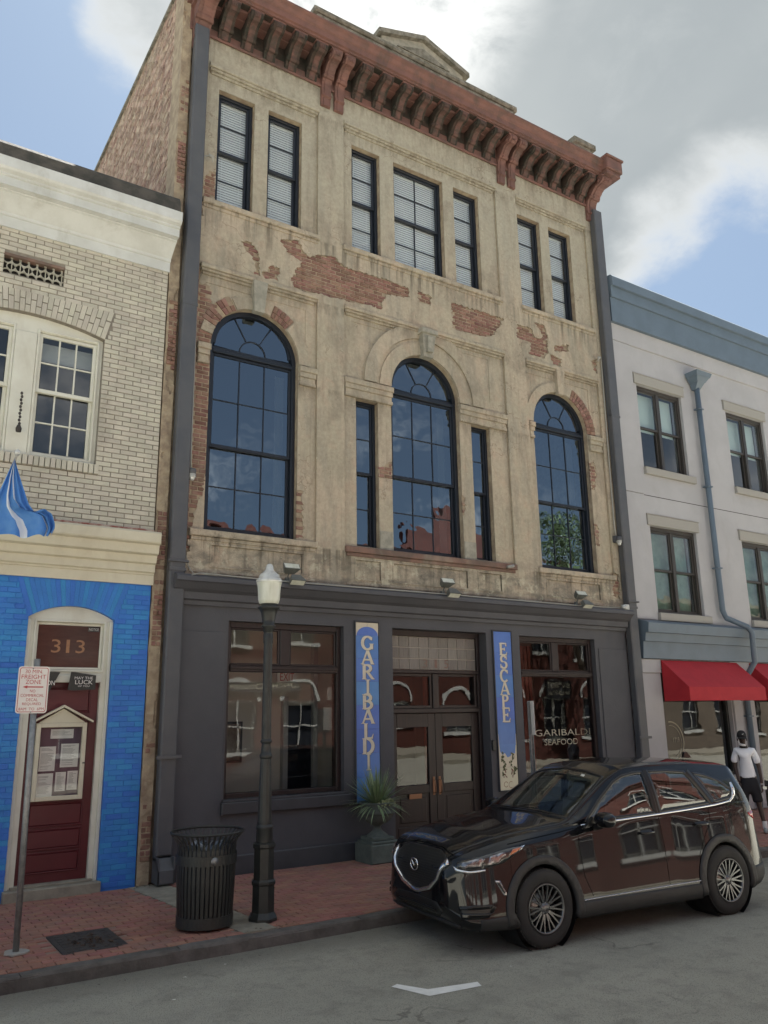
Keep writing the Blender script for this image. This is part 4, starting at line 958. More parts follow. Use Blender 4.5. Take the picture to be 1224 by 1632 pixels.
    for p, q in ((1.73, 2.54), (.56, 1.37)):
        sash(w_, p, q, 6.74, 7.655, 3, 2, y+.02, 'window_cream', .05, .022, 'glass', 'upper_sash'); sash(w_, p, q, 5.80, 6.80, 3, 2, y+.066, 'window_cream', .05, .022, 'glass', 'lower_sash')
    mb = MB(); mb.box(1.76, 2.52, y+.2, y+.21, 7.30, 7.58); mb.build('roller_blind', 'curtain', w_)
    mb = MB(); mb.box(-4, XR, Y(2.5), Y(2.6), 0, 9.9); mb.box(-4, XR, Y(.36), Y(2.5), 4.35, 4.45); mb.split('partition', 'interior_dark', LB)
    mb = MB(); mb.box(-4, XR, Y(.35), Y(14), 9.7, 9.8); mb.box(-4.1, -4, Y(0), Y(14), 0, 10); mb.box(-4, XR, Y(14), Y(14.1), 0, 9.8); mb.split('roof', 'roof_felt', LB)
    mb = MB()
    c_ = [(1.55, Y(-.03), 6.62-i*.05) for i in range(10)]
    for i, p in enumerate(c_): mb.lathe([(.012, -.02), (.02, 0), (.012, .02)], (p[0]+(.004 if i % 2 else -.004), p[1], p[2]), 6)
    mb.lathe([(0, -.06), (.035, -.05), (.04, 0), (.02, .05), (0, .06)], (1.55, Y(-.03), 6.10), 8); mb.build('chain', 'iron_cover', w_)
    # cornice
    mb = MB(); profile_x(mb, [(Y(.02), 9.12), (Y(-.03), 9.12), (Y(-.035), 9.28), (Y(-.06), 9.29), (Y(-.065), 9.33), (Y(-.16), 9.40), (Y(-.30), 9.50), (Y(-.33), 9.51), (Y(-.33), 9.53), (Y(-.43), 9.535), (Y(-.43), 9.66), (Y(-.46), 9.67), (Y(-.46), 9.70), (Y(-.52), 9.72), (Y(-.55), 9.75), (Y(-.56), 9.90), (Y(-.40), 9.90), (Y(.02), 9.93)], -4, XR+.01)
    mb.build('cornice', 'white_paint', LB)
    mb = MB(); profile_x(mb, [(Y(-.44), 9.925), (Y(-.37), 10.22), (Y(-.32), 10.29), (Y(.3), 10.31), (Y(.3), 9.8), (Y(-.3), 9.90)], -4, XR+.02); mb.build('parapet', 'dark_parapet', LB)
    mb = MB(); profile_x(mb, [(Y(.02), 4.05), (Y(-.03), 4.05), (Y(-.03), 4.19), (Y(-.045), 4.195), (Y(-.045), 4.215), (Y(-.075), 4.235), (Y(-.075), 4.34), (Y(-.12), 4.36), (Y(-.125), 4.375), (Y(-.145), 4.46), (Y(-.21), 4.48), (Y(-.215), 4.49), (Y(-.235), 4.60), (Y(-.29), 4.62), (Y(-.30), 4.64), (Y(-.30), 4.76), (Y(-.27), 4.79), (Y(.02), 4.83)], -4, XR+.02)
    mb.build('shop_cornice', 'cream_paint', LB)
    mb = MB(); mb.cbox(-4, XR, Y(-.03), Y(.01), 4.80, 4.875, .012); mb.build('flashing_mortar', 'peel_mortar', LB)
    # blue brick
    def ex2(z):
        e = []
        if z < dz: e.append((dc-dw, dc+dw))
        elif z < dz+.50: kk = (z-dz)/.5; e.append((dc-dw-.02-.16*kk, dc+dw+.02+.16*kk))
        if .8 < z < 3.3: e.append((-2.6, .9))
        return e
    lay_bricks(LB, 'blue_brick', 1.2, XR-.004, .02, 4.04, Y(0), .03, .205, .066, .0045, ex2, 300, jit=.0025, seed=3, chamf=.004)
    lay_bricks(LB, 'blue_brick', -4, 1.196, .02, 4.04, Y(0), .03, .205, .066, .0045, ex2, 0, jit=.002, seed=3, chamf=.004)
    k = 22
    for i in range(k):
        t0, t1 = -1+2*(i+.015)/k, -1+2*(i+.985)/k
        def P(t, s): xb = dc+dw*t; zb = dcz+math.sqrt(R2*R2-(xb-dc)**2); return (xb+(.18*t)*s, zb+(4.04-zb)*s)
        for s0_, s1_ in (((0, .5), (.52, 1)),):
            mb = MB(); mb.prism([P(t0, 0), P(t1, 0), P(t1, 1), P(t0, 1)], 'y', Y(-.002+random.uniform(-.0008, .0008)), Y(.01)); mb.build('brick', 'blue_brick', LB)
    # shop window far left (mostly outside the frame)
    mb = MB(); frame_box(mb, -2.599, .899, .801, 3.299, .09, Y(.08), Y(.2)); ww = mb.build('shop_window', 'window_cream', LB); pane_rect(-2.51, .81, .89, 3.21, Y(.14), ww, 'glass_shop')
    # door case
    y = Y(.09); mb = MB(); fo = [(dc-dw+.001, .0), (dc+dw-.001, .0)]+arcpts(dc, dw-.001, R2, dcz); a0, a1 = 2.03, 2.92; t_in = rect(a0, a1, 2.83, 3.47); d_in = rect(a0, a1, -.01, 2.70)
    slab(mb, [fo, t_in, d_in], lambda x, z: inpoly(x, z, fo) and not inpoly(x, z, t_in) and not inpoly(x, z, d_in), y, y+.18)
    frame_box(mb, a0-.03, a1+.03, 2.80, 3.50, .03, y-.02, y-.001); mb.cbox(dc-dw+.002, dc-dw+.05, y-.04, y-.001, 0, 3.5); mb.cbox(dc+dw-.05, dc+dw-.002, y-.04, y-.001, 0, 3.5); mb.cbox(a0-.01, a1+.01, y-.03, y-.001, 2.66, 2.76, .008)
    dcs = mb.build('door_case', 'window_cream', LB)
    mb = MB(); frame_box(mb, a0, a1, 2.831, 3.469, .035, y+.04, y+.08); mb.build('transom_sash', 'window_cream', dcs)
    t = MB(); t.box(a0+.03, a1-.03, y+.06, y+.07, 2.86, 3.44); tb = t.build('transom_panel', 'transom_brown', dcs)
    mb = MB()
    for i, ch in enumerate('313'): textmesh(ch, 2.25+i*.16+(.034 if ch == '1' else 0), 2.37+i*.16-(.042 if ch == '1' else 0), 3.06, 3.24, y+.056, mb)
    mb.build('house_number', 'gold_letter', dcs, recalc=False)
    t = MB(); t.box(2.72, 2.87, y+.052, y+.0555, 3.36, 3.425); t.build('sticker', 'black_iron', dcs)
    t = MB(); textmesh('NOTICE', 2.73, 2.86, 3.375, 3.41, y+.0505, t); t.build('sticker_print', 'sign_white', dcs, recalc=False)
    mb = MB(); yd = Y(.16); x0, x1 = a0+.002, a1-.002; mb.box(x0, x1, yd, yd+.05, .13, 2.698)
    dd = mb.build('door', 'maroon_door', LB)
    for z0, z1 in ((.28, .50), (.56, .78), (.84, 1.1), (2.02, 2.2), (2.28, 2.58)):
        p = MB(); p.cbox(x0+.12, x1-.12, yd-.012, yd-.0005, z0, z1, .012); frame_box(p, x0+.10, x1-.10, z0-.02, z1+.02, .02, yd-.02, yd-.0005); p.build('raised_panel', 'maroon_door', dd)
    mb = MB(); mb.cbox(dc-dw-.02, dc+dw+.02, Y(-.10), Y(.35), -.03, .125, .012); mb.cbox(a0-.05, a1+.05, Y(.02), Y(.16), .1255, .15, .004); mb.build('doorstep', 'concrete', LB)
mat('transom_brown', (.055, .022, .018), (.075, .032, .025), 5, .12, stretch=(1, 1, 4))
mat('peel_mortar', (.60, .50, .40), (.33, .10, .07), 6, .9, bump=.8, bscale=30)
leftb()

# ================================================================ RIGHT NEIGHBOUR
RB = empty('grey_building', (20, D, 0), 'three storey pale grey stucco building with slate blue cornices on the right', 'building')
def rightb():
    x0, x1 = 14.0, 30.0
    W1 = [(14.78, 16.42, 7.62, 9.68), (14.78, 16.42, 4.26, 6.24)]
    W2 = [(18.2, 19.84, 7.62, 9.68), (18.2, 19.84, 4.26, 6.24)]; W3 = [(21.6, 23.24, 7.62, 9.68), (21.6, 23.24, 4.26, 6.24)]
    WW = W1+W2+W3; LO = [(14.62, 17.02, .75, 3.05), (17.9, 19.6, .0, 3.05), (20.3, 23.3, .75, 3.05)]
    rc = [rect(a, b, c, d) for a, b, c, d in WW+LO]
    pan = rect(14.66, 29.3, 3.9, 10.62)
    ins = lambda x, z: any(a < x < b and c < z < d for a, b, c, d in WW+LO)
    mb = MB(); slab(mb, [rect(x0, x1, -.05, 11.3)]+rc, lambda x, z: x0 < x < x1 and -.05 < z < 11.3 and not ins(x, z), Y(.03), Y(.35)); mb.build('wall', 'stucco_grey', RB)
    for a, b, c, d in ((14.0, 14.655, 4.1, 6.94), (14.0, 14.655, 6.955, 10.62)):
        mb = MB(); mb.cbox(a, b, Y(0), Y(.0305), c, d, .006); mb.build('stucco_pilaster', 'stucco_grey', RB)
    mb = MB(); mb.cbox(14.0, x1, Y(-.01), Y(.0305), 10.63, 11.06, .006); mb.build('stucco_frieze', 'stucco_grey', RB)
    mb = MB(); mb.box(14.66, x1, Y(.027), Y(.031), 6.935, 6.95); mb.build('control_joint', 'interior_dark', RB)
    for a, b in ((14.0, 14.60), (17.05, 17.85), (19.65, 20.25)):
        mb = MB(); mb.cbox(a, b, Y(-.02), Y(.029), .0, 2.95, .01); mb.cbox(a-.0, b, Y(-.05), Y(.029), 2.951, 3.24, .01); mb.build('pier', 'stucco_grey', RB)
    # cornices
    mb = MB(); profile_x(mb, [(Y(.3), 11.05), (Y(-.10), 11.05), (Y(-.10), 11.66), (Y(-.145), 11.665), (Y(-.145), 11.93), (Y(-.21), 11.935), (Y(-.21), 12.16), (Y(-.16), 12.22), (Y(.3), 12.24)], 13.99, x1); mb.build('cornice', 'slate_blue_paint', RB)
    mb = MB(); profile_x(mb, [(Y(.02), 3.25), (Y(-.10), 3.25), (Y(-.14), 3.60), (Y(-.19), 3.605), (Y(-.22), 3.78), (Y(-.29), 3.785), (Y(-.32), 3.98), (Y(-.25), 4.02), (Y(.02), 4.09)], 14.0, x1); mb.build('shop_cornice', 'slate_blue_paint', RB)
    for k, (a, b, c, d) in enumerate(WW):
        mb = MB(); mb.cbox(a-.10, b+.08, Y(-.015), Y(.029), d+.0, d+.24, .008); mb.cbox(a-.12, b+.10, Y(-.022), Y(.029), d+.241, d+.262, .005); mb.build('lintel', 'stucco_trim', RB)
        mb = MB(); mb.cbox(a-.02, b+.16, Y(-.05), Y(.03), c-.17, c-.001, .01); mb.build('sill', 'stucco_trim', RB)
        y = Y(.10); mb = MB(); frame_box(mb, a+.001, b-.001, c, d-.001, .075, y, y+.14, .06, .09); mb.cbox((a+b)/2-.05, (a+b)/2+.05, y+.01, y+.13, c+.06, d-.09, .006); w_ = mb.build('window', 'bronze_frame', RB)
        for p, q in ((a+.075, (a+b)/2-.05), ((a+b)/2+.05, b-.075)):
            zm = (c+d)/2; sash(w_, p, q, zm-.03, d-.09, 1, 1, y+.03, 'bronze_frame', .045, .02, 'glass', 'upper_sash'); sash(w_, p, q, c+.06, zm+.03, 1, 1, y+.075, 'bronze_frame', .045, .02, 'glass', 'lower_sash')
        mb = MB()
        if c > 7: mb.box(a+.09, b-.09, y+.22, y+.23, (c+d)/2-.02, d-.1)
        else: mb.box(a+.09, b-.09, y+.22, y+.23, c+.1, d-.1)
        mb.build('roller_shade', 'shade' if c > 7 else 'shade_green', w_)
    for i, (a, b, c, d) in enumerate(LO):
        y = Y(.12); mb = MB(); frame_box(mb, a+.001, b-.001, max(c, .0), d-.001, .07, y, y+.12); w_ = mb.build('shop_window' if c > 0 else 'shop_door', 'black_iron', RB)
        pane_rect(a+.07, b-.07, c+.07, d-.07, y+.06, w_, 'glass_shop')
        if c > 0: mb = MB(); mb.cbox(a, b, Y(-.06), Y(.08), c-.14, c-.002, .01); mb.build('sill', 'stucco_trim', RB)
    t = MB(); t.ring(14.98, 1.52, .40, .425, -80, 95, Y(.173), Y(.176), 30); t.ring(14.98, 1.52, .33, .34, -80, 95, Y(.173), Y(.176), 30); textmesh('1719', 15.05, 15.25, 1.50, 1.60, Y(.172), t); t.build('window_emblem', 'glass_letter', RB)
    # rainwater pipe with hopper head
    mb = MB(); px = 16.93
    mb.tube([(px, Y(-.09), 10.02), (px, Y(-.09), 4.42), (px+.06, Y(-.12), 4.24), (px+.42, Y(-.40), 4.02), (px+.50, Y(-.44), 3.88), (px+.50, Y(-.42), 3.22), (px+.50, Y(-.20), 2.95), (px+.52, Y(-.10), 2.8), (px+.52, Y(-.10), .05)], .065, 12)
    o = mb.build('rainwater_pipe', 'slate_blue_paint', RB)
    mb = MB()
    def fr(w0, w1, z0, z1, y0=.20, y1=.26):
        mb.add([(px-w0, Y(-.02-y0*.5), z0), (px+w0, Y(-.02-y0*.5), z0), (px+w1, Y(-.02-y1), z1), (px-w1, Y(-.02-y1), z1), (px-w0, Y(0), z0), (px+w0, Y(0), z0), (px+w1, Y(0), z1), (px-w1, Y(0), z1)], [(0, 1, 2, 3), (1, 5, 6, 2), (4, 0, 3, 7), (3, 2, 6, 7), (0, 4, 5, 1)])
    fr(.08, .14, 9.93, 10.10, .2, .22); fr(.16, .24, 10.101, 10.22, .44, .29); fr(.26, .30, 10.221, 10.33, .6, .34); mb.build('hopper_head', 'slate_blue_paint', o)
    mb = MB()
    for z in (9.4, 7.4, 5.4, 2.0, 1.0): xx = px if z > 4 else px+.52; mb.cbox(xx-.09, xx+.09, Y(-.165), Y(.0), z, z+.03, .004)
    mb.split('pipe_strap', 'slate_blue_paint', o)
    mb = MB(); mb.box(14.0, x1, Y(3.0), Y(3.1), 0, 11); mb.box(14.0, x1, Y(.36), Y(2.99), 3.3, 3.4); mb.box(14.0, x1, Y(.36), Y(2.99), 6.9, 7.0); mb.box(14, x1, Y(.36), Y(14), 10.95, 11.04); mb.box(14.0, 14.1, Y(.36), Y(14), 0, 10.94); mb.box(x1-.1, x1, Y(.36), Y(14), 0, 10.94); mb.split('inner_structure', 'interior_dark', RB)
    # awnings
    for k, (a, b) in enumerate(((14.60, 17.26), (17.75, 20.2))):
        lab = ('red fabric shed awning over the shop window beside the dark shopfront', 'red fabric shed awning cut by the right edge of the photo, over the dark doorway')[k]
        A = empty('awning', ((a+b)/2, Y(-.35), 2.36), lab, 'awning', 'red awnings on the grey building')
        zt, zf, zv, o_ = 3.22, 2.64, 2.36, .70
        mb = MB(); mb.add([(a, Y(-.06), zt), (b, Y(-.06), zt), (b, Y(-o_), zf), (a, Y(-o_), zf), (a, Y(-.06), zt-.012), (b, Y(-.06), zt-.012), (b, Y(-o_+.01), zf-.012), (a, Y(-o_+.01), zf-.012)], [(0, 3, 2, 1), (4, 5, 6, 7), (0, 1, 5, 4), (2, 3, 7, 6), (1, 2, 6, 5), (3, 0, 4, 7)]); mb.build('canopy', 'awning_red', A)
        mb = MB(); mb.box(a, b, Y(-o_-.004), Y(-o_+.006), zv, zf-.002); mb.build('valance', 'awning_red', A)
        for xx in (a, b-.008):
            mb = MB(); mb.prism([(Y(-.06), zt-.014), (Y(-o_+.008), zf-.016), (Y(-o_+.008), zv), (Y(-.06), zv)], 'x', xx, xx+.008); mb.build('side_panel', 'awning_red', A)
        mb = MB(); mb.tube([(a+.02, Y(-o_+.03), zv+.02), (b-.02, Y(-o_+.03), zv+.02)], .012); mb.tube([(a+.02, Y(-.05), zv+.02), (a+.02, Y(-o_+.03), zv+.02)], .012); mb.tube([(b-.02, Y(-.05), zv+.02), (b-.02, Y(-o_+.03), zv+.02)], .012); mb.build('awning_frame', 'galvanised', A)
mat('shade_green', (.17, .27, .22), (.10, .17, .13), 2.5, .9)
rightb()

# ================================================================ THE OTHER SIDE OF THE STREET (seen in the glass and the paint)
def opposite():
    yf = -6.5
    def facade(root, x0, x1, z1, m, wins, tall, steps=()):
        P = [(x0, 0), (x1, 0), (x1, z1)]+list(steps)+[(x0, z1)]
        rc = [rect(a, b, c, d) for a, b, c, d in wins]
        mb = MB(); slab(mb, [P]+rc, lambda x, z: inpoly(x, z, P) and not any(a < x < b and c < z < d for a, b, c, d in wins), yf, yf-.4)
        mb.build('front_wall', m, root)
        mb = MB(); mb.box(x0, x1, yf-12, yf-.41, z1-.6, z1-.5); mb.box(x0, x1, yf-12, yf-11.8, 0, z1-.6); mb.box(x0, x0+.2, yf-11.8, yf-.41, 0, z1-.6); mb.box(x1-.2, x1, yf-11.8, yf-.41, 0, z1-.6); mb.split('back_walls', m, root)
        for a, b, c, d in wins:
            mb = MB(); frame_box(mb, a, b, c, d, .12, yf-.12, yf-.02); mb.box((a+b)/2-.03, (a+b)/2+.03, yf-.1, yf-.04, c, d); mb.box(a, b, yf-.1, yf-.04, (c+d)/2-.03, (c+d)/2+.03); mb.box(a-.15, b+.15, yf-.02, yf+.08, c-.15, c)
            if tall: mb.ring((a+b)/2, d, (b-a)/2, (b-a)/2+.14, 0, 180, yf-.02, yf+.04, 16)
            w_ = mb.build('window', 'white_paint', root); g = MB(); g.box(a, b, yf-.2, yf-.15, c, d); g.build('pane', 'navy_frame', w_)
        mb = MB(); mb.box(x0, x1, yf-.0, yf+.18, z1-.9, z1-.75); mb.box(x0, x1, yf, yf+.28, z1-.35, z1-.2); mb.split('cornice_bands', m, root)
    a = empty('brick_building', (22, yf, 0), 'red brick building across the street with a stepped parapet, seen in the window reflections', 'building')
    ws = [(12+i*2.7, 13.5+i*2.7, 1.0, 2.9) for i in range(8)]+[(12+i*2.7, 13.3+i*2.7, 5.0, 7.2) for i in range(8)]
    facade(a, 10.5, 33, 9.6, 'far_brick', ws, True, [(26.5, 9.6), (26.5, 10.8), (24.8, 10.8), (24.8, 11.8), (22.8, 11.8), (22.8, 10.8), (20.5, 10.8), (20.5, 9.6)])
    b = empty('brick_building', (1, yf, 0), 'lower tan brick building across the street, seen in the car paint', 'building')
    facade(b, -14, 10.4, 7.5, 'far_brick', [(-12+i*3, -10.4+i*3, 1.0, 2.9) for i in range(7)]+[(-12+i*3, -10.6+i*3, 4.4, 6.2) for i in range(7)], False)
    c = empty('brick_building', (45, yf, 0), 'farther pale brick building across the street', 'building'); facade(c, 38, 60, 8.5, 'far_tan_brick', [(39.5+i*3, 41+i*3, 1, 3) for i in range(6)]+[(39.5+i*3, 41+i*3, 5, 7) for i in range(6)], False)
    t = empty('tree', (35.5, -5.0, 0), 'leafy street tree across the street between the brick buildings', 'tree')
    mb = MB(); mb.tube([(35.5, -5, -.7), (35.45, -5, 2.5), (35.7, -5.2, 5), (35.3, -5.1, 8)], [.28, .22, .15, .06]); mb.tube([(35.45, -5, 2.6), (34.3, -4.6, 5), (33.6, -4.5, 7)], [.15, .1, .04]); mb.tube([(35.5, -5, 3.2), (36.8, -5.5, 5.6), (37.4, -5.7, 8)], [.14, .09, .04]); mb.build('trunk', 'bark', t)
    mb = MB(); rr = random.Random(5)
    for cx_, cy2, cz_, rad in ((35.5, -5, 9, 2.2), (33.8, -4.6, 7.3, 1.7), (37.3, -5.6, 7.8, 1.9), (35.2, -4.4, 6.7, 1.5), (36.2, -5.9, 10.3, 1.5), (34.4, -5.4, 10.2, 1.4), (36.4, -4.2, 6.2, 1.2)):
        for k in range(420):
            v = Vector((rr.gauss(0, 1), rr.gauss(0, 1), rr.gauss(0, 1))).normalized()*rad*rr.random()**.4; p = Vector((cx_, cy2, cz_))+v
            u_ = Vector((rr.gauss(0, 1), rr.gauss(0, 1), rr.gauss(0, 1))).normalized()*.13; w_ = u_.orthogonal().normalized()*.07
            mb.add([p-u_, p+w_, p+u_, p-w_], [(0, 1, 2, 3)])
    mb.build('crown', 'small_plant', t, recalc=False); t.location.x -= 5.2; t.location.z += .6
mat('bark', (.12, .09, .07), (.07, .055, .045), 8, .95, bump=.8)
opposite()
# ================================================================ STREET FURNITURE
def litter_can():
    cx, cy = 3.50, 9.02; o = empty('litter_bin', (cx, cy, 0), 'black slatted steel litter bin with flared rim on the brick sidewalk beside the lamp post', 'bin')
    r0, r1 = .290, .315; n = 40
    me = None
    for k in range(n):
        t = 2*PI*k/n; c, s = math.cos(t), math.sin(t)
        mb = MB(); w_ = .017; pts = [(r0, .04), (r1-.005, .45), (r1, .80), (r1+.012, .86), (r1+.085, .955)]
        vs = []; fs = []
        for (r, z) in pts:
            for dr, dw in ((.0, -w_), (.0, w_), (-.007, w_), (-.007, -w_)):
                wq = dw*(1 if z < .86 else .62); rr = r+dr; vs.append((cx+rr*c-wq*s, cy+rr*s+wq*c, z))
        for i in range(len(pts)-1):
            for j in range(4): fs.append((i*4+j, i*4+(j+1) % 4, i*4+4+(j+1) % 4, i*4+4+j))
        mb.add(vs, fs); mb.build('slat', 'black_iron', o)
    def ringz(r, w_, z0, z1, nm):
        mb = MB(); mb.lathe([(r, z0), (r, z1), (r-w_, z1), (r-w_, z0), (r, z0)], (cx, cy, 0), 48, smooth=False); return mb.build(nm, 'black_iron', o)
    ringz(r1+.010, .008, .645, .745, 'band'); ringz(r0+.012, .012, .03, .14, 'base_ring')
    mb = MB(); mb.lathe([(r1+.075+.014*math.cos(a), .962+.014*math.sin(a)) for a in [2*PI*i/10 for i in range(11)]], (cx, cy, 0), 48); mb.build('rim', 'black_iron', o)
    mb = MB(); mb.lathe([(0, .05), (r0-.03, .05), (r1-.04, .80), (r1-.06, .80), (r1-.07, .55), (0, .52)], (cx, cy, 0), 36); mb.build('liner', 'navy_frame', o)
    mb = MB()
    for k in range(3): t = 2*PI*k/3+.4; mb.lathe([(0, -.0), (.03, 0), (.03, .06), (0, .06)], (cx+.2*math.cos(t), cy+.2*math.sin(t), .0), 10)
    mb.split('foot', 'black_iron', o)
    mb = MB(); mb.lathe([(0, 0), (.04, .001), (.04, .006), (0, .006)], (cx-.035, cy-r1-.012, .695), 16, 'y'); mb.build('badge', 'galvanised', o)
    rr = random.Random(2); mb = MB()
    for k in range(14):
        x, y = cx+rr.uniform(-.15, .15), cy+rr.uniform(-.15, .15); vs = [(x+rr.uniform(-.08, .08), y+rr.uniform(-.08, .08), .80+rr.uniform(-.06, .08)) for _ in range(4)]; mb.add(vs, [(0, 1, 2), (0, 2, 3)])
    b = mb.build('trash', 'bag_grey', recalc=False); centre(tag(b, 'crumpled grey and blue rubbish inside the slatted litter bin', 'rubbish'))
mat('bag_grey', (.10, .13, .17), (.30, .32, .34), 8, .45)
litter_can()

def lamp_post():
    cx, cy = 4.14, 8.93; o = empty('street_lamp', (cx, cy, 0), 'black fluted cast iron street lamp with an acorn glass globe at the kerb', 'street lamp')
    C = (cx, cy, 0); K = .80
    mb = MB(); oc = lambda r: r*K/math.cos(PI/8)
    mb.lathe([(0, 0), (oc(.190), 0), (oc(.190), .028), (oc(.150), .085), (oc(.148), .36), (oc(.162), .375), (oc(.162), .40), (oc(.137), .42), (oc(.135), .74), (oc(.155), .755), (oc(.155), .79), (oc(.125), .80), (0, .80)], C, 8, smooth=False)
    ob = mb.build('base', 'black_iron', o); ob.rotation_euler = (0, 0, 0)
    mb = MB(); mb.lathe([(.092, .80), (.094, .82), (.094, .94), (.10, .955), (.10, .975), (.082, .985), (.082, 1.0), (.086, 1.01), (.08, 1.03)], C, 24) if 1 else mb.lathe([(.115, .80), (.118, .82), (.118, .94), (.125, .955), (.125, .975), (.10, .985), (.10, 1.0), (.105, 1.01), (.098, 1.03)], C, 24); mb.build('collar', 'black_iron', o)
    fl = lambda i, t: 1-.055*(0.5+.5*math.cos(t*12))**3
    mb = MB(); mb.lathe([(.078, 1.03), (.071, 1.35), (.065, 1.66), (.062, 1.70)], C, 96, flute=fl); mb.build('lower_shaft', 'black_iron', o)
    mb = MB(); mb.lathe([(.062, 1.70), (.071, 1.715), (.074, 1.74), (.065, 1.755), (.057, 1.78), (.052, 1.86), (.057, 1.875), (.067, 1.885), (.067, 1.90), (.054, 1.92)], C, 24); mb.build('moulded_ring', 'black_iron', o)
    mb = MB(); mb.lathe([(.056, 1.92), (.054, 2.4), (.051, 3.02)], C, 96, flute=fl); mb.build('shaft', 'black_iron', o)
    mb = MB(); mb.lathe([(.057, 3.02), (.058, 3.12), (.054, 3.13), (.054, 3.15), (.063, 3.155), (.064, 3.20), (.085, 3.215), (.085, 3.23), (.070, 3.235), (.076, 3.30), (.094, 3.38), (.115, 3.42), (.135, 3.435), (.135, 3.45), (.105, 3.46), (.105, 3.49), (0, 3.49)], C, 32); mb.build('fitter', 'black_iron', o)
    mb = MB(); mb.lathe([(.095, 3.48), (.118, 3.50), (.130, 3.54), (.135, 3.62), (.140, 3.69), (.148, 3.735), (.153, 3.745)], C, 40); mb.build('globe', 'globe', o)
    mb = MB(); mb.lathe([(.153, 3.745), (.160, 3.758), (.158, 3.775), (.140, 3.80), (.128, 3.808), (.125, 3.83), (.118, 3.845), (.085, 3.872), (.060, 3.895), (.050, 3.915), (.048, 3.94), (.036, 3.968), (.015, 3.98), (0, 3.982)], C, 40); mb.build('globe_cap', 'globe_cap', o)
lamp_post()

def freight_sign():
    bx, by = 1.655, 9.15
    o = empty('parking_sign', (bx, by, 0), 'white freight zone sign with red lettering on a galvanised post at the left edge', 'sign')
    mb = MB(); mb.tube([(bx, by, -.02), (bx-.035, by-.0, 2.79)], .030, 14); mb.build('post', 'galvanised', o)
    cx, cz, y = 1.592, 2.475, by-.045; W2, H2 = .150, .235
    def rr(w_, h, r, n=6): return [(cx+sx*(w_-r)+r*math.cos(a), cz+sz*(h-r)+r*math.sin(a)) for sx, sz, a0 in ((1, 1, 0), (-1, 1, 90), (-1, -1, 180), (1, -1, 270)) for a in [math.radians(a0+90*i/n) for i in range(n+1)]]
    mb = MB(); mb.prism(rr(W2, H2, .03), 'y', y-.003, y); pl = mb.build('sign_plate', 'sign_white', o)
    mb = MB(); P, Q = rr(W2-.012, H2-.012, .022), rr(W2-.018, H2-.018, .018); n = len(P); yy = y-.0042
    mb.add([(a, yy, b) for a, b in P]+[(a, yy, b) for a, b in Q], [(i, (i+1) % n, n+(i+1) % n, n+i) for i in range(n)])
    mb.build('sign_border', 'sign_red', o, recalc=False)
    for s, z0, z1, hw in (('30 MIN.', .165, .203, .085), ('FREIGHT', .110, .152, .118), ('ZONE', .058, .100, .075), ('NO', -.028, .002, .026), ('COMMERCIAL', -.072, -.042, .112), ('DECAL', -.115, -.085, .056), ('REQUIRED', -.158, -.128, .090), ('8AM  TO  6PM', -.206, -.178, .120)):
        t = MB(); textmesh(s, cx-hw, cx+hw, cz+z0, cz+z1, yy, t); t.build('lettering', 'sign_red', o, recalc=False)
    t = MB(); t.add([(cx-.10, yy, cz+.028), (cx-.055, yy, cz+.012), (cx-.055, yy, cz+.044)], [(0, 1, 2)]); t.add([(cx-.057, yy, cz+.022), (cx+.10, yy, cz+.022), (cx+.10, yy, cz+.034), (cx-.057, yy, cz+.034)], [(0, 1, 2, 3)]); t.build('arrow', 'sign_red', o, recalc=False)
    t = MB(); t.lathe([(0, -.006), (.008, -.005), (.008, 0)], (cx-.012, y-.003, cz+.215), 8, 'y'); t.lathe([(0, -.006), (.008, -.005), (.008, 0)], (cx-.004, y-.003, cz-.222), 8, 'y'); t.build('bolt', 'galvanised', o)
    f = MB(); rr2 = random.Random(8); pts = [(bx+(.13+rr2.uniform(-.03, .03))*math.cos(a), by+(.11+rr2.uniform(-.03, .03))*math.sin(a)) for a in [2*PI*i/16 for i in range(16)]]; f.prism(pts, 'z', .003, .016); f.build('concrete_footing', 'stucco_trim', o)
freight_sign()

def right_sign():
    x, y = 8.14, 8.80; o = empty('street_sign', (x, y, 0), 'green lettered sign seen almost edge on, on a grey post behind the car', 'sign')
    mb = MB(); mb.box(x-.025, x+.025, y-.012, y+.012, 0, 2.32); mb.box(x-.03, x-.02, y-.03, y-.012, 0, 2.32); mb.box(x+.02, x+.03, y-.03, y-.012, 0, 2.32); mb.build('channel_post', 'galvanised', o)
    a = math.radians(63)
    p = empty
    for k, dy in ((0, -.045),):
        mb = MB(); mb.box(-.15, .15, -.002, .002, -.23, .23); pl = mb.build('sign_plate', 'sign_white', None, recalc=True); pl.parent = o; pl.location = (-.01, dy, 2.10); pl.rotation_euler = (0, 0, a)
        t = MB(); textmesh('2', -.08, .08, .02, .18, -.0045, t); textmesh('HOUR', -.11, .11, -.07, -.01, -.0045, t); textmesh('PARKING', -.12, .12, -.16, -.10, -.0045, t); l = t.build('lettering', 'sign_green', None, recalc=False); l.parent = o; l.location = (-.01, dy, 2.10); l.rotation_euler = (0, 0, a)
right_sign()

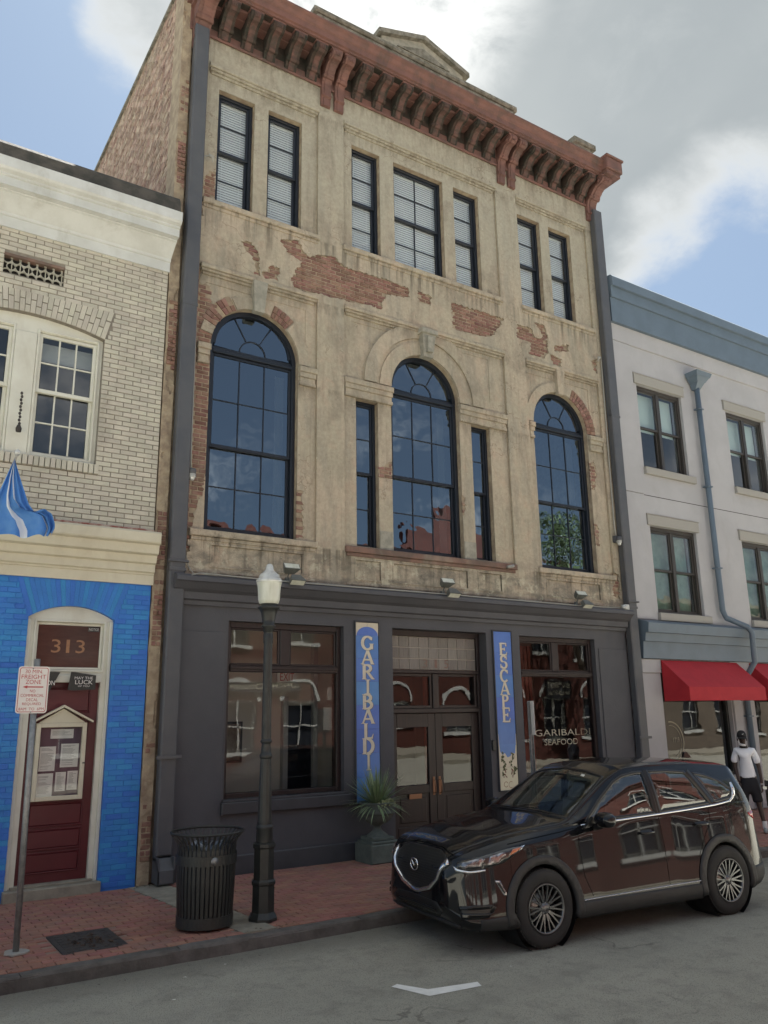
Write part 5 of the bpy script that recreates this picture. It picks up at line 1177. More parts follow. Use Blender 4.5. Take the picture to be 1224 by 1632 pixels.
# ---------------- painted tile signs, letters as strokes with serifs
def glyph(mb, ch, x0, x1, z0, z1, y):
    w_, h = x1-x0, z1-z0; T = .20*w_*1.15; t = .085*w_*1.3; S = [0]
    def q(pts): S[0] += 1; yy = y-.00012*S[0]; mb.add([(x0+a*w_, yy, z0+b*h) for a, b in pts], [tuple(range(len(pts)))])
    TW, tw, TH = T/w_, t/w_, t/h
    def vs(x, a=0, b=1, thick=True): k = TW if thick else tw; q([(x-k/2, a), (x+k/2, a), (x+k/2, b), (x-k/2, b)])
    def hb(z, a, b): q([(a, z-TH/2), (b, z-TH/2), (b, z+TH/2), (a, z+TH/2)])
    def ser(x, z, k=.17): q([(x-k, z if z < .5 else z-.045), (x+k, z if z < .5 else z-.045), (x+k, z+.045 if z < .5 else z), (x-k, z+.045 if z < .5 else z)])
    def dg(xa, za, xb, zb, k): q([(xa-k/2, za), (xa+k/2, za), (xb+k/2, zb), (xb-k/2, zb)])
    def arc(cx, cz, rx, rz, a0, a1, thin=None, n=16):
        for i in range(n):
            p = []
            for j in (i, i+1):
                a = math.radians(a0+(a1-a0)*j/n); k = abs(math.cos(a)); wd = (tw+(TW-tw)*k)/2
                p.append(((cx+(rx+wd)*math.cos(a), cz+(rz+wd*w_/h)*math.sin(a)), (cx+(rx-wd)*math.cos(a), cz+(rz-wd*w_/h)*math.sin(a))))
            q([p[0][0], p[1][0], p[1][1], p[0][1]])
    if ch == 'G': arc(.5, .5, .38, .44, 40, 320); vs(.80, .08, .42); ser(.80, .42, .16); vs(.80, .70, .92, False)
    elif ch == 'A': dg(.12, .02, .48, 1, tw*1.2); dg(.86, .02, .50, 1, TW); hb(.33, .24, .76); ser(.12, 0, .14); ser(.86, 0, .15)
    elif ch == 'R': vs(.24); arc(.42, .75, .30, .22, -90, 90); hb(.965, .2, .45); hb(.53, .2, .45); dg(.88, .02, .46, .53, TW); ser(.24, 0); ser(.20, 1, .14); ser(.90, 0, .11)
    elif ch == 'I': vs(.5); ser(.5, 0, .24); ser(.5, 1, .24)
    elif ch == 'B': vs(.24); arc(.44, .755, .26, .21, -90, 90); arc(.44, .28, .32, .245, -90, 90); hb(.965, .2, .45); hb(.53, .2, .45); hb(.035, .2, .45); ser(.2, 0, .14); ser(.2, 1, .14)
    elif ch == 'L': vs(.30); hb(.035, .3, .86); q([(.84, 0), (.92, .30), (.88, .30), (.72, .05)]); ser(.30, 1); ser(.24, 0, .12)
    elif ch == 'D': vs(.24); arc(.38, .5, .44, .465, -90, 90); ser(.2, 0, .14); ser(.2, 1, .14)
    elif ch == 'E': vs(.28); hb(.965, .25, .84); hb(.5, .25, .66); hb(.035, .25, .88); vs(.83, .74, .98, False); vs(.65, .38, .62, False); q([(.84, 0), (.93, .28), (.88, .28), (.74, .05)]); ser(.22, 0, .12); ser(.22, 1, .12)
    elif ch == 'S': arc(.5, .735, .27, .225, 20, 250); arc(.5, .27, .30, .235, -160, 70); dg(.62, .47, .40, .56, TW*1.2); vs(.80, .68, .94, False); vs(.17, .06, .34, False)
    elif ch == 'C': arc(.52, .5, .38, .44, 45, 315); vs(.83, .68, .93, False)
    elif ch == 'P': vs(.26); arc(.44, .74, .30, .225, -90, 90); hb(.965, .22, .45); hb(.515, .22, .45); ser(.26, 0); ser(.20, 1, .13)
    elif ch == "'": q([(.4, .6), (.5, .6), (.62, 1), (.38, 1)])
def tile_sign():
    # left: lettering tiles
    a, b, c, d = 6.975, 7.42, .82, 3.68
    o = empty('tile_sign', ((a+b)/2, D, c), 'tall blue tile sign with cream serif letters, left of the restaurant door', 'sign', 'blue tile signs either side of the door')
    mb = MB(); frame_box(mb, a-.02, b+.02, c-.02, d+.02, .018, Y(-.045), Y(-.004)); mb.box(a, b, Y(-.02), Y(-.004), c, d); mb.build('backing', 'charcoal_trim', o)
    n = 7; zt = d-.22
    for i in range(n):
        for j in range(2):
            x0, x1 = (a+.002, (a+b)/2-.001) if j == 0 else ((a+b)/2+.001, b-.002)
            if j == 1 and 1: continue
            z0, z1 = c+(zt-c)*i/n+.001, c+(zt-c)*(i+1)/n-.001; mb = MB(); mb.cbox(a+.002, b-.002, Y(-.030), Y(-.021), z0, z1, .003); mb.build('tile', 'tile_blue', o)
    for x0, x1 in ((a+.002, (a+b)/2-.001), ((a+b)/2+.001, b-.002)): mb = MB(); mb.cbox(x0, x1, Y(-.030), Y(-.021), zt+.001, d-.002, .003); mb.build('tile', 'tile_cream', o)
    mb = MB(); cx = (a+b)/2; hw = (b-a)/2-.012; P = [(cx+hw*math.cos(PI*i/20), zt+.0+.15*math.sin(PI*i/20)) for i in range(21)]
    tri = geometry.tessellate_polygon([[Vector((p[0], p[1], 0)) for p in P]]); mb.add([(p[0], Y(-.0315), p[1]) for p in P], [tuple(t) for t in tri]); mb.build('painted_arch', 'tile_blue', o, recalc=False)
    lay = [('G', 3.22, 3.46, .26), ('A', 2.99, 3.215, .26), ('R', 2.745, 2.985, .26), ('I', 2.51, 2.74, .20), ('B', 2.265, 2.505, .26), ('A', 2.035, 2.26, .26), ('L', 1.80, 2.04, .24), ('D', 1.56, 1.805, .27), ('I', 1.31, 1.56, .18)]
    def letters(lay, cx, o, nm='letter'):
        for ch, z0, z1, w_ in lay:
            ds = ((.012, 'letter_outline', .0322), (0., 'letter_cream', .0345))
            for e, m, dy in ds:
                mb = MB()
                if e:
                    for ox, oz in ((.010, -.006),): glyph(mb, ch, cx-w_/2+ox, cx+w_/2+ox, z0+oz, z1+oz, Y(-dy))
                else: glyph(mb, ch, cx-w_/2, cx+w_/2, z0, z1, Y(-dy))
                mb.build(nm if not e else 'letter_shadow', m, o, recalc=False)
    letters(lay, cx, o); letters([("'", 1.15, 1.21, .07)], cx+.06, o); letters([('S', 1.02, 1.13, .10)], cx+.10, o)
    a, b, c, d = 9.955, 10.385, .83, 3.65
    o = empty('tile_sign', ((a+b)/2, D, c), 'blue tile sign with painted vines and grapes, right of the restaurant door', 'sign', 'blue tile signs either side of the door')
    mb = MB(); frame_box(mb, a-.02, b+.02, c-.02, d+.02, .018, Y(-.045), Y(-.004)); mb.box(a, b, Y(-.02), Y(-.004), c, d); mb.build('backing', 'charcoal_trim', o)
    zs = [.83, 1.22, 1.60, 2.05, 2.45, 2.85, 3.25, 3.65]
    for i in range(7): mb = MB(); mb.cbox(a+.002, b-.002, Y(-.030), Y(-.021), zs[i]+.001, zs[i+1]-.001, .003); mb.build('tile', 'tile_cream' if i < 2 else 'tile_blue', o)
    cx = (a+b)/2; mb = MB(); P = [(a+.02, 1.62), (a+.03, 1.50), (a+.08, 1.44), (a+.14, 1.47), (a+.2, 1.39), (a+.27, 1.41), (a+.32, 1.47), (a+.38, 1.45), (b-.02, 1.62)]
    tri = geometry.tessellate_polygon([[Vector((p[0], p[1], 0)) for p in P]]); mb.add([(p[0], Y(-.0315), p[1]) for p in P], [tuple(t) for t in tri]); mb.build('painted_edge', 'tile_blue', o, recalc=False)
    for s in (-1, 1):   # painted cream border strips that rise at the sides
        mb = MB(); xx = cx+s*((b-a)/2-.014); mb.add([(xx-.011, Y(-.0322), 1.45), (xx+.011, Y(-.0322), 1.45), (xx+.008*s+.003, Y(-.0322), 1.80), (xx+.008*s-.003, Y(-.0322), 1.80)], [(0, 1, 2, 3)]); mb.build('painted_border', 'tile_cream', o, recalc=False)
    letters([('E', 3.215, 3.44, .23), ('S', 2.97, 3.21, .22), ('C', 2.72, 2.96, .23), ('A', 2.495, 2.72, .24), ('P', 2.27, 2.495, .22), ('E', 2.01, 2.265, .24)], cx+.0, o)
    rr = random.Random(6); mb = MB(); gr = MB()
    for s in (-1, 1):
        pts = [(cx+s*(.10+.045*math.sin(k*.9)), 1.46-k*.035) for k in range(12)]
        for k in range(len(pts)-1):
            (p, q), (u_, v_) = pts[k], pts[k+1]; mb.add([(p-.004, Y(-.0323), q), (p+.004, Y(-.0323), q), (u_+.004, Y(-.0323), v_), (u_-.004, Y(-.0323), v_)], [(0, 1, 2, 3)])
            lx, lz = p+s*rr.uniform(-.04, .05), q+rr.uniform(-.02, .02); R = rr.uniform(.016, .03)
            mb.add([(lx+R*math.cos(t)*(1+.3*math.cos(3*t)), Y(-.0326-.0001*k), lz+R*math.sin(t)*(1+.3*math.cos(3*t))) for t in [2*PI*i/10 for i in range(10)]], [tuple(range(10))])
        for k in range(11):
            lx, lz = cx+s*.09+rr.uniform(-.04, .04), 1.16-rr.uniform(-.03, .12); gr.add([(lx+.012*math.cos(t), Y(-.0332-.0001*k), lz+.012*math.sin(t)) for t in [2*PI*i/8 for i in range(8)]], [tuple(range(8))])
    mb.build('painted_vine', 'vine_green', o, recalc=False); gr.build('painted_grapes', 'grape', o, recalc=False)
    g2 = MB(); g2.ring(cx-.08, .93, .04, .05, 20, 330, Y(-.0325), Y(-.032), 12); g2.ring(cx+.04, .92, .05, .058, 60, 300, Y(-.0325), Y(-.032), 12); g2.build('painted_scroll', 'copper', o)
tile_sign()

def glass_lettering():
    t = MB(); textmesh('GARIBALDI', 11.02, 12.50, 1.73, 1.85, Y(.146), t); textmesh('SEAFOOD', 11.25, 12.15, 1.56, 1.67, Y(.146), t)
    o = t.build('window_lettering', 'glass_letter', recalc=False); centre(tag(o, 'pale two line restaurant lettering on the glass of the shop window behind the car', 'lettering'))
    mb = MB(); mb.box(5.15, 5.55, Y(1.25), Y(1.295), 1.45, 2.10); a = mb.build('picture_frame', 'black_iron'); p = MB(); p.box(5.19, 5.51, Y(1.243), Y(1.249), 1.49, 2.06); pp = p.build('print', 'print_cream', a); tag(a, 'framed print on the wall inside the left shop window', 'picture'); 
    mb = MB(); mb.box(6.55, 6.75, Y(.30), Y(.31), 1.95, 2.30); q = mb.build('notice', 'paper'); centre(tag(q, 'white paper notice taped inside the right side of the left shop window', 'notice'))
    mb = MB(); mb.box(6.62, 6.70, Y(.30), Y(.31), 2.42, 2.62); q = mb.build('notice', 'paper'); centre(tag(q, 'small narrow white card above the paper notice in the left shop window', 'notice'))
    mb = MB(); mb.box(6.0, 6.36, Y(.9), Y(.94), 2.72, 2.92); q = mb.build('exit_sign', 'paper'); t = MB(); textmesh('EXIT', 6.05, 6.31, 2.75, 2.88, Y(.898), t); t.build('exit_letters', 'sign_red', q, recalc=False); tag(q, 'pale exit sign hanging inside near the top of the left shop window', 'sign')
mat('print_cream', (.36, .31, .22), (.22, .16, .13), 6, .8)
glass_lettering()

def menu_case():
    x0, x1, z0, z1, y = 2.14, 2.78, 1.15, 2.13, Y(.085)
    o = empty('menu_case', ((x0+x1)/2, Y(.1), z0), 'cream wooden menu case with gabled top hung on the maroon door', 'menu case')
    mb = MB(); frame_box(mb, x0, x1, z0, z1, .055, y-.02, y+.055); mb.build('case', 'cream_paint', o)
    mb = MB(); mb.box(x0+.05, x1-.05, y+.035, y+.05, z0+.05, z1-.05); mb.build('back_board', 'board_purple', o)
    cx = (x0+x1)/2
    mb = MB(); mb.prism([(x0+.02, z1+.002), (x1-.02, z1+.002), (cx, z1+.19)], 'y', y-.005, y+.05); mb.build('gable', 'cream_paint', o)
    for s in (-1, 1): mb = MB(); xe = cx+s*.39; mb.prism([(xe, z1+.0), (cx+s*.0002, z1+.205), (cx+s*.0002, z1+.235), (xe, z1+.025)], 'y', y-.06, y+.055); mb.build('gable_moulding', 'cream_paint', o)
    rr = random.Random(1)
    for i, (a, b, c, d) in enumerate(((2.33, 2.62, 1.93, 2.05), (2.21, 2.41, 1.52, 1.83), (2.475, 2.70, 1.56, 1.86), (2.20, 2.40, 1.20, 1.49), (2.43, 2.56, 1.26, 1.50), (2.58, 2.71, 1.27, 1.51))):
        mb = MB(); mb.box(a, b, y+.028, y+.032, c, d); p = mb.build('menu_sheet', 'paper', o); mb = MB(); z = d-.025
        while z > c+.02:
            if rr.random() < .8: mb.box(a+.02, b-.02-rr.random()*(b-a)*.4, y+.0272, y+.0278, z, z+.004)
            z -= .013
        mb.build('print_lines', 'ink', p)
    pane_rect(x0+.055, x1-.055, z0+.055, z1-.055, y+.0, o, 'glass_case')
    mb = MB(); mb.box(x1-.03, x1+.004, y-.028, y-.0205, 1.60, 1.615); mb.build('latch', 'black_iron', o)
mat('board_purple', (.075, .045, .065), (.095, .06, .08), 2, .8, stretch=(12, 1, .4))
menu_case()
def banners():
    for nm, pts, txt, lab in (('pennant', ((2.50, 2.80), (2.83, 2.755), (2.83, 2.565), (2.55, 2.55), (2.47, 2.56)), (('MAY THE', 2.55, 2.79, 2.70, 2.735), ('LUCK', 2.56, 2.79, 2.635, 2.69), ('OF YOU', 2.60, 2.75, 2.60, 2.62)), 'small black banner reading may the luck above the maroon door'),
                              ('pennant', ((2.08, 2.80), (2.36, 2.79), (2.22, 2.50), (2.12, 2.38), (2.08, 2.36)), (('ON', 2.20, 2.30, 2.62, 2.68),), 'small black banner half hidden behind the freight zone sign')):
        mb = MB(); mb.prism(list(pts), 'y', Y(-.02), Y(-.014)); o = mb.build(nm, 'black_iron'); tag(o, lab, 'banner')
        t = MB()
        for s, a, b, c, d in txt: textmesh(s, a, b, c, d, Y(-.022), t)
        t.build('lettering', 'sign_white', o, recalc=False)
banners()

def urn():
    cx, cy = 7.13, 11.27; C = (cx, cy, 0); o = empty('planter_urn', C, 'grey green cast urn on a square plinth beside the restaurant door', 'urn')
    mb = MB(); mb.cbox(cx-.27, cx+.27, cy-.27, cy+.22, 0, .27, .015); mb.cbox(cx-.24, cx+.24, cy-.24, cy+.20, .27, .31, .012); mb.build('plinth', 'verdigris_urn', o)
    mb = MB(); mb.cbox(cx-.19, cx+.19, cy-.19, cy+.19, .31, .36, .01); mb.build('foot', 'verdigris_urn', o)
    mb = MB(); mb.lathe([(.17, .36), (.15, .39), (.09, .43), (.06, .47), (.055, .50), (.075, .52), (.11, .54), (.17, .57), (.225, .62), (.25, .67), (.255, .69), (.275, .695), (.28, .71), (.262, .73), (.25, .80), (.262, .83), (.28, .845), (.28, .86), (.25, .86), (.23, .80), (0, .79)], C, 40); mb.build('bowl', 'verdigris_urn', o)
    pl = empty('yucca_plant', (cx, cy, .80), 'spiky narrow leaved green plant growing in the urn beside the door', 'plant'); rr = random.Random(14)
    def blade(L, az, el, droop, w_, m='blade', z0=.80, name='leaf'):
        n = 6; d = Vector((math.cos(az)*math.cos(el), math.sin(az)*math.cos(el), math.sin(el))); p = Vector((cx+.05*math.cos(az), cy+.05*math.sin(az), z0)); side = Vector((-math.sin(az), math.cos(az), 0)); vs = []; fs = []
        for i in range(n+1):
            t = i/n; ww = w_*(1-t**2.2)*(.6+.4*math.sin(min(1, t*3)*PI/2))+.0008; vs += [tuple(p-side*ww), tuple(p+side*ww)]
            d = (d+Vector((0, 0, -droop/n))).normalized(); p = p+d*(L/n)
            if p.y > D-.06: p.y = D-.06
        for i in range(n): fs.append((2*i, 2*i+1, 2*i+3, 2*i+2))
        mb = MB(); mb.add(vs, fs, True); mb.build(name, m, pl, recalc=False)
    for k in range(240):
        u_ = rr.random(); el = math.radians(88-80*u_**.8); blade(rr.uniform(.46, .66)*(1-.05*u_), rr.uniform(0, 2*PI), el+rr.uniform(-.1, .1), .15+.8*u_, rr.uniform(.008, .013))
    for k in range(22): blade(rr.uniform(.30, .44), rr.uniform(0, 2*PI), math.radians(rr.uniform(8, 32)), rr.uniform(.8, 1.3), rr.uniform(.006, .009), 'blade_pale')
    q = empty('trailing_plant', (cx+.12, cy-.1, .86), 'small yellow green trailing plant spilling over the rim of the urn', 'plant')
    mb = MB()
    for k in range(200):
        a = rr.uniform(-2.0, .2); r = rr.uniform(.16, .30); p = Vector((cx+r*math.cos(a), cy+r*math.sin(a), .87-max(0, r-.25)*1.2+rr.uniform(-.02, .03))); u_ = Vector((rr.gauss(0, 1), rr.gauss(0, 1), rr.gauss(0, .6))).normalized()*.018; w_ = u_.orthogonal().normalized()*.009
        mb.add([p-u_, p+w_, p+u_, p-w_], [(0, 1, 2, 3)])
    o2 = mb.build('foliage', 'trail_green', q, recalc=False)
mat('trail_green', (.28, .32, .12), (.42, .42, .26), 14, .6, perpiece=.4)
urn()

# ---------------- fittings on the facade
def floods():
    F_ = [(5.62, 0, 'left pair of grey floodlights above the dark shop cornice'), (8.69, 0, 'middle pair of small grey floodlights above the dark shop cornice'), (12.02, 0, 'right pair of grey floodlights above the dark shop cornice')]
    for x, k, lab in F_:
        o = empty('floodlight', (x, Y(-.25), 4.2), lab, 'floodlight', 'floodlights on the shop cornice')
        mb = MB(); mb.cbox(x-.03, x+.03, Y(-.22), Y(-.16), 4.2, 4.30, .005); mb.tube([(x, Y(-.19), 4.2), (x, Y(-.22), 4.32), (x, Y(-.26), 4.36)], .012); mb.build('mounting_box', 'lamp_grey', o)
        def head(cz, yy, ang, dn, w_=.14, xo=0):
            mb = MB(); h = .055; vs = []
            for (sx, sy, sz, kx) in ((-1, -1, -1, 1), (1, -1, -1, 1), (1, 1, -1, .6), (-1, 1, -1, .6), (-1, -1, 1, 1), (1, -1, 1, 1), (1, 1, 1, .6), (-1, 1, 1, .6)):
                v = Vector((sx*w_*kx, sy*.07, sz*h*(1 if sy < 0 else .7))); v.rotate(Matrix.Rotation(ang, 3, 'X')); vs.append((x+xo+v.x, Y(yy)+v.y, cz+v.z))
            mb.add(vs, [(0, 3, 2, 1), (4, 5, 6, 7), (0, 1, 5, 4), (1, 2, 6, 5), (2, 3, 7, 6), (3, 0, 4, 7)]); hd = mb.build('lamp_head', 'lamp_grey', o)
            g = MB(); vs = []
            for sx, sz in ((-1, -1), (1, -1), (1, 1), (-1, 1)):
                v = Vector((sx*w_*.9, -.074, sz*h*.85)); v.rotate(Matrix.Rotation(ang, 3, 'X')); vs.append((x+xo+v.x, Y(yy)+v.y, cz+v.z))
            g.add(vs, [(0, 1, 2, 3)]); g.build('lens', 'globe', hd, recalc=False)
        head(4.42, -.30, math.radians(-35), 0); head(4.24, -.42, math.radians(52), 1, .13, .05)
    t = MB(); t.tube([(4.02, Y(-.30), 4.20), (4.15, Y(-.30), 4.24), (5.5, Y(-.30), 4.215), (8.6, Y(-.29), 4.225), (11.9, Y(-.30), 4.215), (12.9, Y(-.26), 4.24), (13.3, Y(-.20), 4.27)], .009, 6); t.tube([(4.2, Y(-.26), 4.235), (8.0, Y(-.25), 4.24), (12.0, Y(-.26), 4.235)], .006, 6); t.tube([(4.0, Y(-.02), 4.6), (4.04, Y(-.1), 4.35), (4.06, Y(-.28), 4.22)], .006, 6)
    centre(tag(t.build('cable', 'cable'), 'pale electric cable running along the top of the dark shop cornice', 'cable'))
    c = empty('security_camera', (13.36, Y(-.2), 4.25), 'white security camera at the right end of the dark shop cornice', 'camera'); mb = MB(); mb.lathe([(0, 0), (.045, .005), (.055, .03), (.05, .07), (.02, .09), (0, .09)], (13.34, Y(-.26), 4.23), 16); mb.build('dome', 'globe_cap', c); mb = MB(); mb.cbox(13.38, 13.50, Y(-.28), Y(-.16), 4.22, 4.33, .015); mb.build('housing', 'white_paint', c)
    c = empty('security_camera', (10.36, Y(-.1), 4.86), 'small white camera bracket under the sill right of the central arched window', 'camera'); mb = MB(); mb.tube([(10.36, Y(-.05), 4.88), (10.36, Y(-.14), 4.89)], .02); mb.build('bracket_arm', 'cable', c); mb = MB(); mb.tube([(10.28, Y(-.16), 4.87), (10.42, Y(-.18), 4.90)], .03, 10); mb.build('housing', 'cable', c)
    for x, z, s, lab in ((4.02, 5.78, 1, 'grey weatherproof wall lamp at the foot of the conduit by the left downpipe'), (13.52, 5.72, -1, 'grey weatherproof wall lamp at the foot of the conduit by the right downpipe')):
        o = empty('wall_lamp', (x, Y(-.1), z-.1), lab, 'wall lamp', 'wall lamps beside the downpipes')
        mb = MB(); mb.lathe([(.04, .02), (.055, .06), (.062, .12), (.05, .14), (0, .14)], (x, Y(-.13), z-.05), 16); mb.cbox(x-.05, x+.05, Y(-.08), Y(-.0), z-.02, z+.12, .006); mb.build('lamp_body', 'pipe_paint', o)
        mb = MB()
        for h in (.0, .02, .04): mb.lathe([(.045, h-.052), (.06, h-.045), (.06, h-.038), (.045, h-.034)], (x, Y(-.13), z), 16)
        mb.lathe([(0, -.10), (.03, -.095), (.042, -.06), (.042, .0)], (x, Y(-.13), z), 16); mb.build('lamp_glass', 'globe_cap', o)
        top = 11.45 if s == 1 else 9.95; xt = x-.04*s
        mb = MB(); mb.tube([(x, Y(-.06), z+.1), (x-.0, Y(-.035), z+.4), (xt, Y(-.035), top-.08), (xt+.02*s, Y(-.06), top), (xt+.10*s, Y(-.10), top+.02)], .013, 8); mb.tube([(xt+.09*s, Y(-.10), top+.025), (xt+.16*s, Y(-.11), top+.01), (xt+.17*s, Y(-.09), top-.08)], [.03, .03, .008], 8); mb.build('conduit', 'cable', o)
floods()

def flag():
    o = empty('flag', (1.2, Y(-.1), 4.6), 'limp blue and white flag wrapped on a short pole above the blue wall', 'flag')
    tip = Vector((1.435, Y(-1.0), 5.42)); base = Vector((1.22, Y(-.28), 4.66))
    mb = MB(); mb.tube([base, tip], .014, 8); mb.build('pole', 'brass_ball', o); mb = MB(); mb.lathe([(0, -.045), (.03, -.03), (.04, 0), (.03, .03), (0, .045)], tuple(tip+Vector((0, 0, .03))), 16); mb.build('ball_finial', 'globe_cap', o)
    # cloth: hangs from the pole as folded sheet, tail blown to the right
    cols = 44; rows = 30
    for m, keep in (('flag_blue', 0), ('flag_white', 1)):
        pass
    tail = [Vector((1.41, Y(-1.0), 5.36)), Vector((1.50, Y(-1.0), 5.10)), Vector((1.62, Y(-1.0), 4.80)), Vector((1.72, Y(-1.0), 4.68)), Vector((1.82, Y(-1.0), 4.76)), Vector((1.92, Y(-.98), 4.70)), Vector((1.97, Y(-.98), 4.56)), Vector((1.93, Y(-.98), 4.45))]
    left = [Vector((1.41, Y(-1.0), 5.36)), Vector((1.33, Y(-.95), 5.10)), Vector((1.24, Y(-.88), 4.80)), Vector((1.20, Y(-.85), 4.60)), Vector((1.22, Y(-.86), 4.48)), Vector((1.30, Y(-.88), 4.40))]
    def strip(a, b, ph, amp, m, name, j0, j1, n=24, k=10):
        def at(l, t): t *= len(l)-1; i = min(int(t), len(l)-2); return l[i].lerp(l[i+1], t-i)
        vs = []; fs = []
        for i in range(n+1):
            t = i/n; p, q = at(a, t), at(b, t)
            for j in range(k+1):
                s = j0+(j1-j0)*j/k; v = p.lerp(q, s); v = v+Vector((0, -amp*t**.5*math.sin(s*13+ph+t*3), .02*t*math.sin(s*9+ph))); vs.append(tuple(v))
        for i in range(n):
            for j in range(k): fs.append((i*(k+1)+j, i*(k+1)+j+1, (i+1)*(k+1)+j+1, (i+1)*(k+1)+j))
        mb = MB(); mb.add(vs, fs, True); mb.build(name, m, o, recalc=False)
    mid = [Vector((1.41, Y(-1.0), 5.36)), Vector((1.40, Y(-1.03), 5.10)), Vector((1.43, Y(-1.03), 4.84)), Vector((1.52, Y(-1.03), 4.72)), Vector((1.66, Y(-1.0), 4.70)), Vector((1.78, Y(-1.02), 4.66)), Vector((1.86, Y(-1.0), 4.52)), Vector((1.84, Y(-1.0), 4.40))]
    strip(left, mid, 0, .06, 'flag_blue', 'cloth', 0, .50); strip(left, mid, 0, .06, 'flag_white', 'stripe', .50, .66, k=5); strip(left, mid, 0, .06, 'flag_blue', 'cloth', .66, 1.0); strip(mid, tail, 1, .06, 'flag_white', 'stripe', 0, .18, k=4); strip(mid, tail, 1, .06, 'flag_blue', 'cloth', .18, 1.0)
flag()

def small_things():
    mb = MB(); mb.box(2.02, 2.64, 8.80, 9.62, -.02, .001)
    o = mb.build('utility_cover', 'iron_cover'); tag(o, 'dark rectangular iron cover set in the brick sidewalk, strewn with leaves', 'cover')
    rr = random.Random(11); g = MB()
    for i in range(5):
        for j in range(7): x, y = 2.07+i*.115, 8.86+j*.108; g.cbox(x, x+.06, y, y+.06, .001, .004, .002)
    g.build('raised_lug', 'iron_cover', o, kind='stuff')
    mb = MB()
    def leaf(x, y, z, s): a = rr.uniform(0, 6.28); t = rr.uniform(-.4, .4); c, q = math.cos(a)*s, math.sin(a)*s; mb.add([(x-c, y-q, z), (x-q*.45, y+c*.45, z+s*.35+t*s*.3), (x+c, y+q, z+.002), (x+q*.45, y-c*.45, z+s*.2)], [(0, 1, 2), (0, 2, 3)])
    for k in range(95): leaf(rr.gauss(2.36, .12), rr.gauss(9.15, .13), .006, rr.uniform(.012, .028))
    for k in range(60): x = rr.uniform(.9, 5.2); leaf(x, KY+rr.uniform(.1, .3), .004, rr.uniform(.008, .018))
    for k in range(70): leaf(rr.uniform(.5, 7), KY-rr.random()**2*.25-.01, RZ+.004, rr.uniform(.007, .016))
    for k in range(30): leaf(rr.uniform(3.3, 4.2), 11.58-rr.random()*.15, .004, rr.uniform(.008, .02))
    o = mb.build('leaf_litter', 'leaf_litter', recalc=False, kind='stuff'); o['label'] = 'scattered dry leaves and grit along the kerb and on the iron cover'; o['category'] = 'leaves'
    labs = [((1.53, 5.62), .05, 'largest crumpled white paper scrap on the asphalt at the bottom left corner'), ((2.15, 6.9), .03, 'white scrap on the asphalt below the iron cover'), ((2.62, 7.35), .02, 'small white scrap on the asphalt left of the bin shadow'), ((3.45, 6.05), .022, 'small round white scrap on the asphalt left of the painted mark'), ((3.35, 6.1), .014, 'tiny white scrap beside the round one left of the painted mark'), ((3.35, 8.05), .018, 'white scrap in the gutter below the litter bin'), ((2.9, 7.9), .014, 'tiny white scrap in the gutter left of the litter bin'), ((9.1, 6.0), .02, 'small white scrap on the asphalt right of the front wheel'), ((5.5, 6.4), .016, 'small pale scrap on the asphalt before the front bumper')]
    for (x, y), s, lab in labs:
        mb = MB(); vs = [(rr.gauss(0, 1), rr.gauss(0, .7), abs(rr.gauss(0, .25))) for _ in range(7)]; vs = [(x+a*s*.8, y+b*s*.8, RZ+.003+c*s) for a, b, c in vs]; mb.add(vs, [(0, 1, 2), (0, 2, 3), (3, 4, 5), (2, 5, 6), (1, 6, 4)]); o = mb.build('paper_scrap', 'paper', recalc=False); centre(tag(o, lab, 'litter', 'paper scraps on the asphalt'))
small_things()
# ================================================================ CAR
mat('car_black', (.004, .0045, .006), None, rough=.25, coat=.8, spec=.1)
mat('car_cladding', (.022, .022, .023), (.028, .028, .028), 8, .55, bump=.3, bscale=200)
mat('tyre', (.018, .018, .018), (.026, .025, .024), 6, .8, bump=.3, bscale=60)
mat('rim', (.16, .165, .17), None, rough=.28, metal=.85)
mat('rim_dark', (.03, .03, .032), None, rough=.5, metal=.4)
mat('chrome', (.75, .76, .78), None, rough=.08, metal=1.)
mat('car_trim', (.010, .010, .011), None, rough=.3)
mat('seat_dark', (.075, .073, .07), (.09, .087, .084), 8, .75)
mat('amber', (.62, .14, .02), None, rough=.15, coat=.6)
mat('tail_red', (.35, .015, .012), None, rough=.12, coat=.8)
mat('lamp_silver', (.5, .5, .52), (.08, .08, .085), 22, .18, metal=.9)
mat('brake_disc', (.25, .24, .23), None, rough=.35, metal=.9)
glassmat('glass_car', (.42, .50, .47), 1.6, 1.5, .01)
glassmat('glass_screen', (.80, .90, .85), 1.55, 1.2, .01)
glassmat('glass_lamp', (.9, .9, .9), 1.5, 1.0, .01)
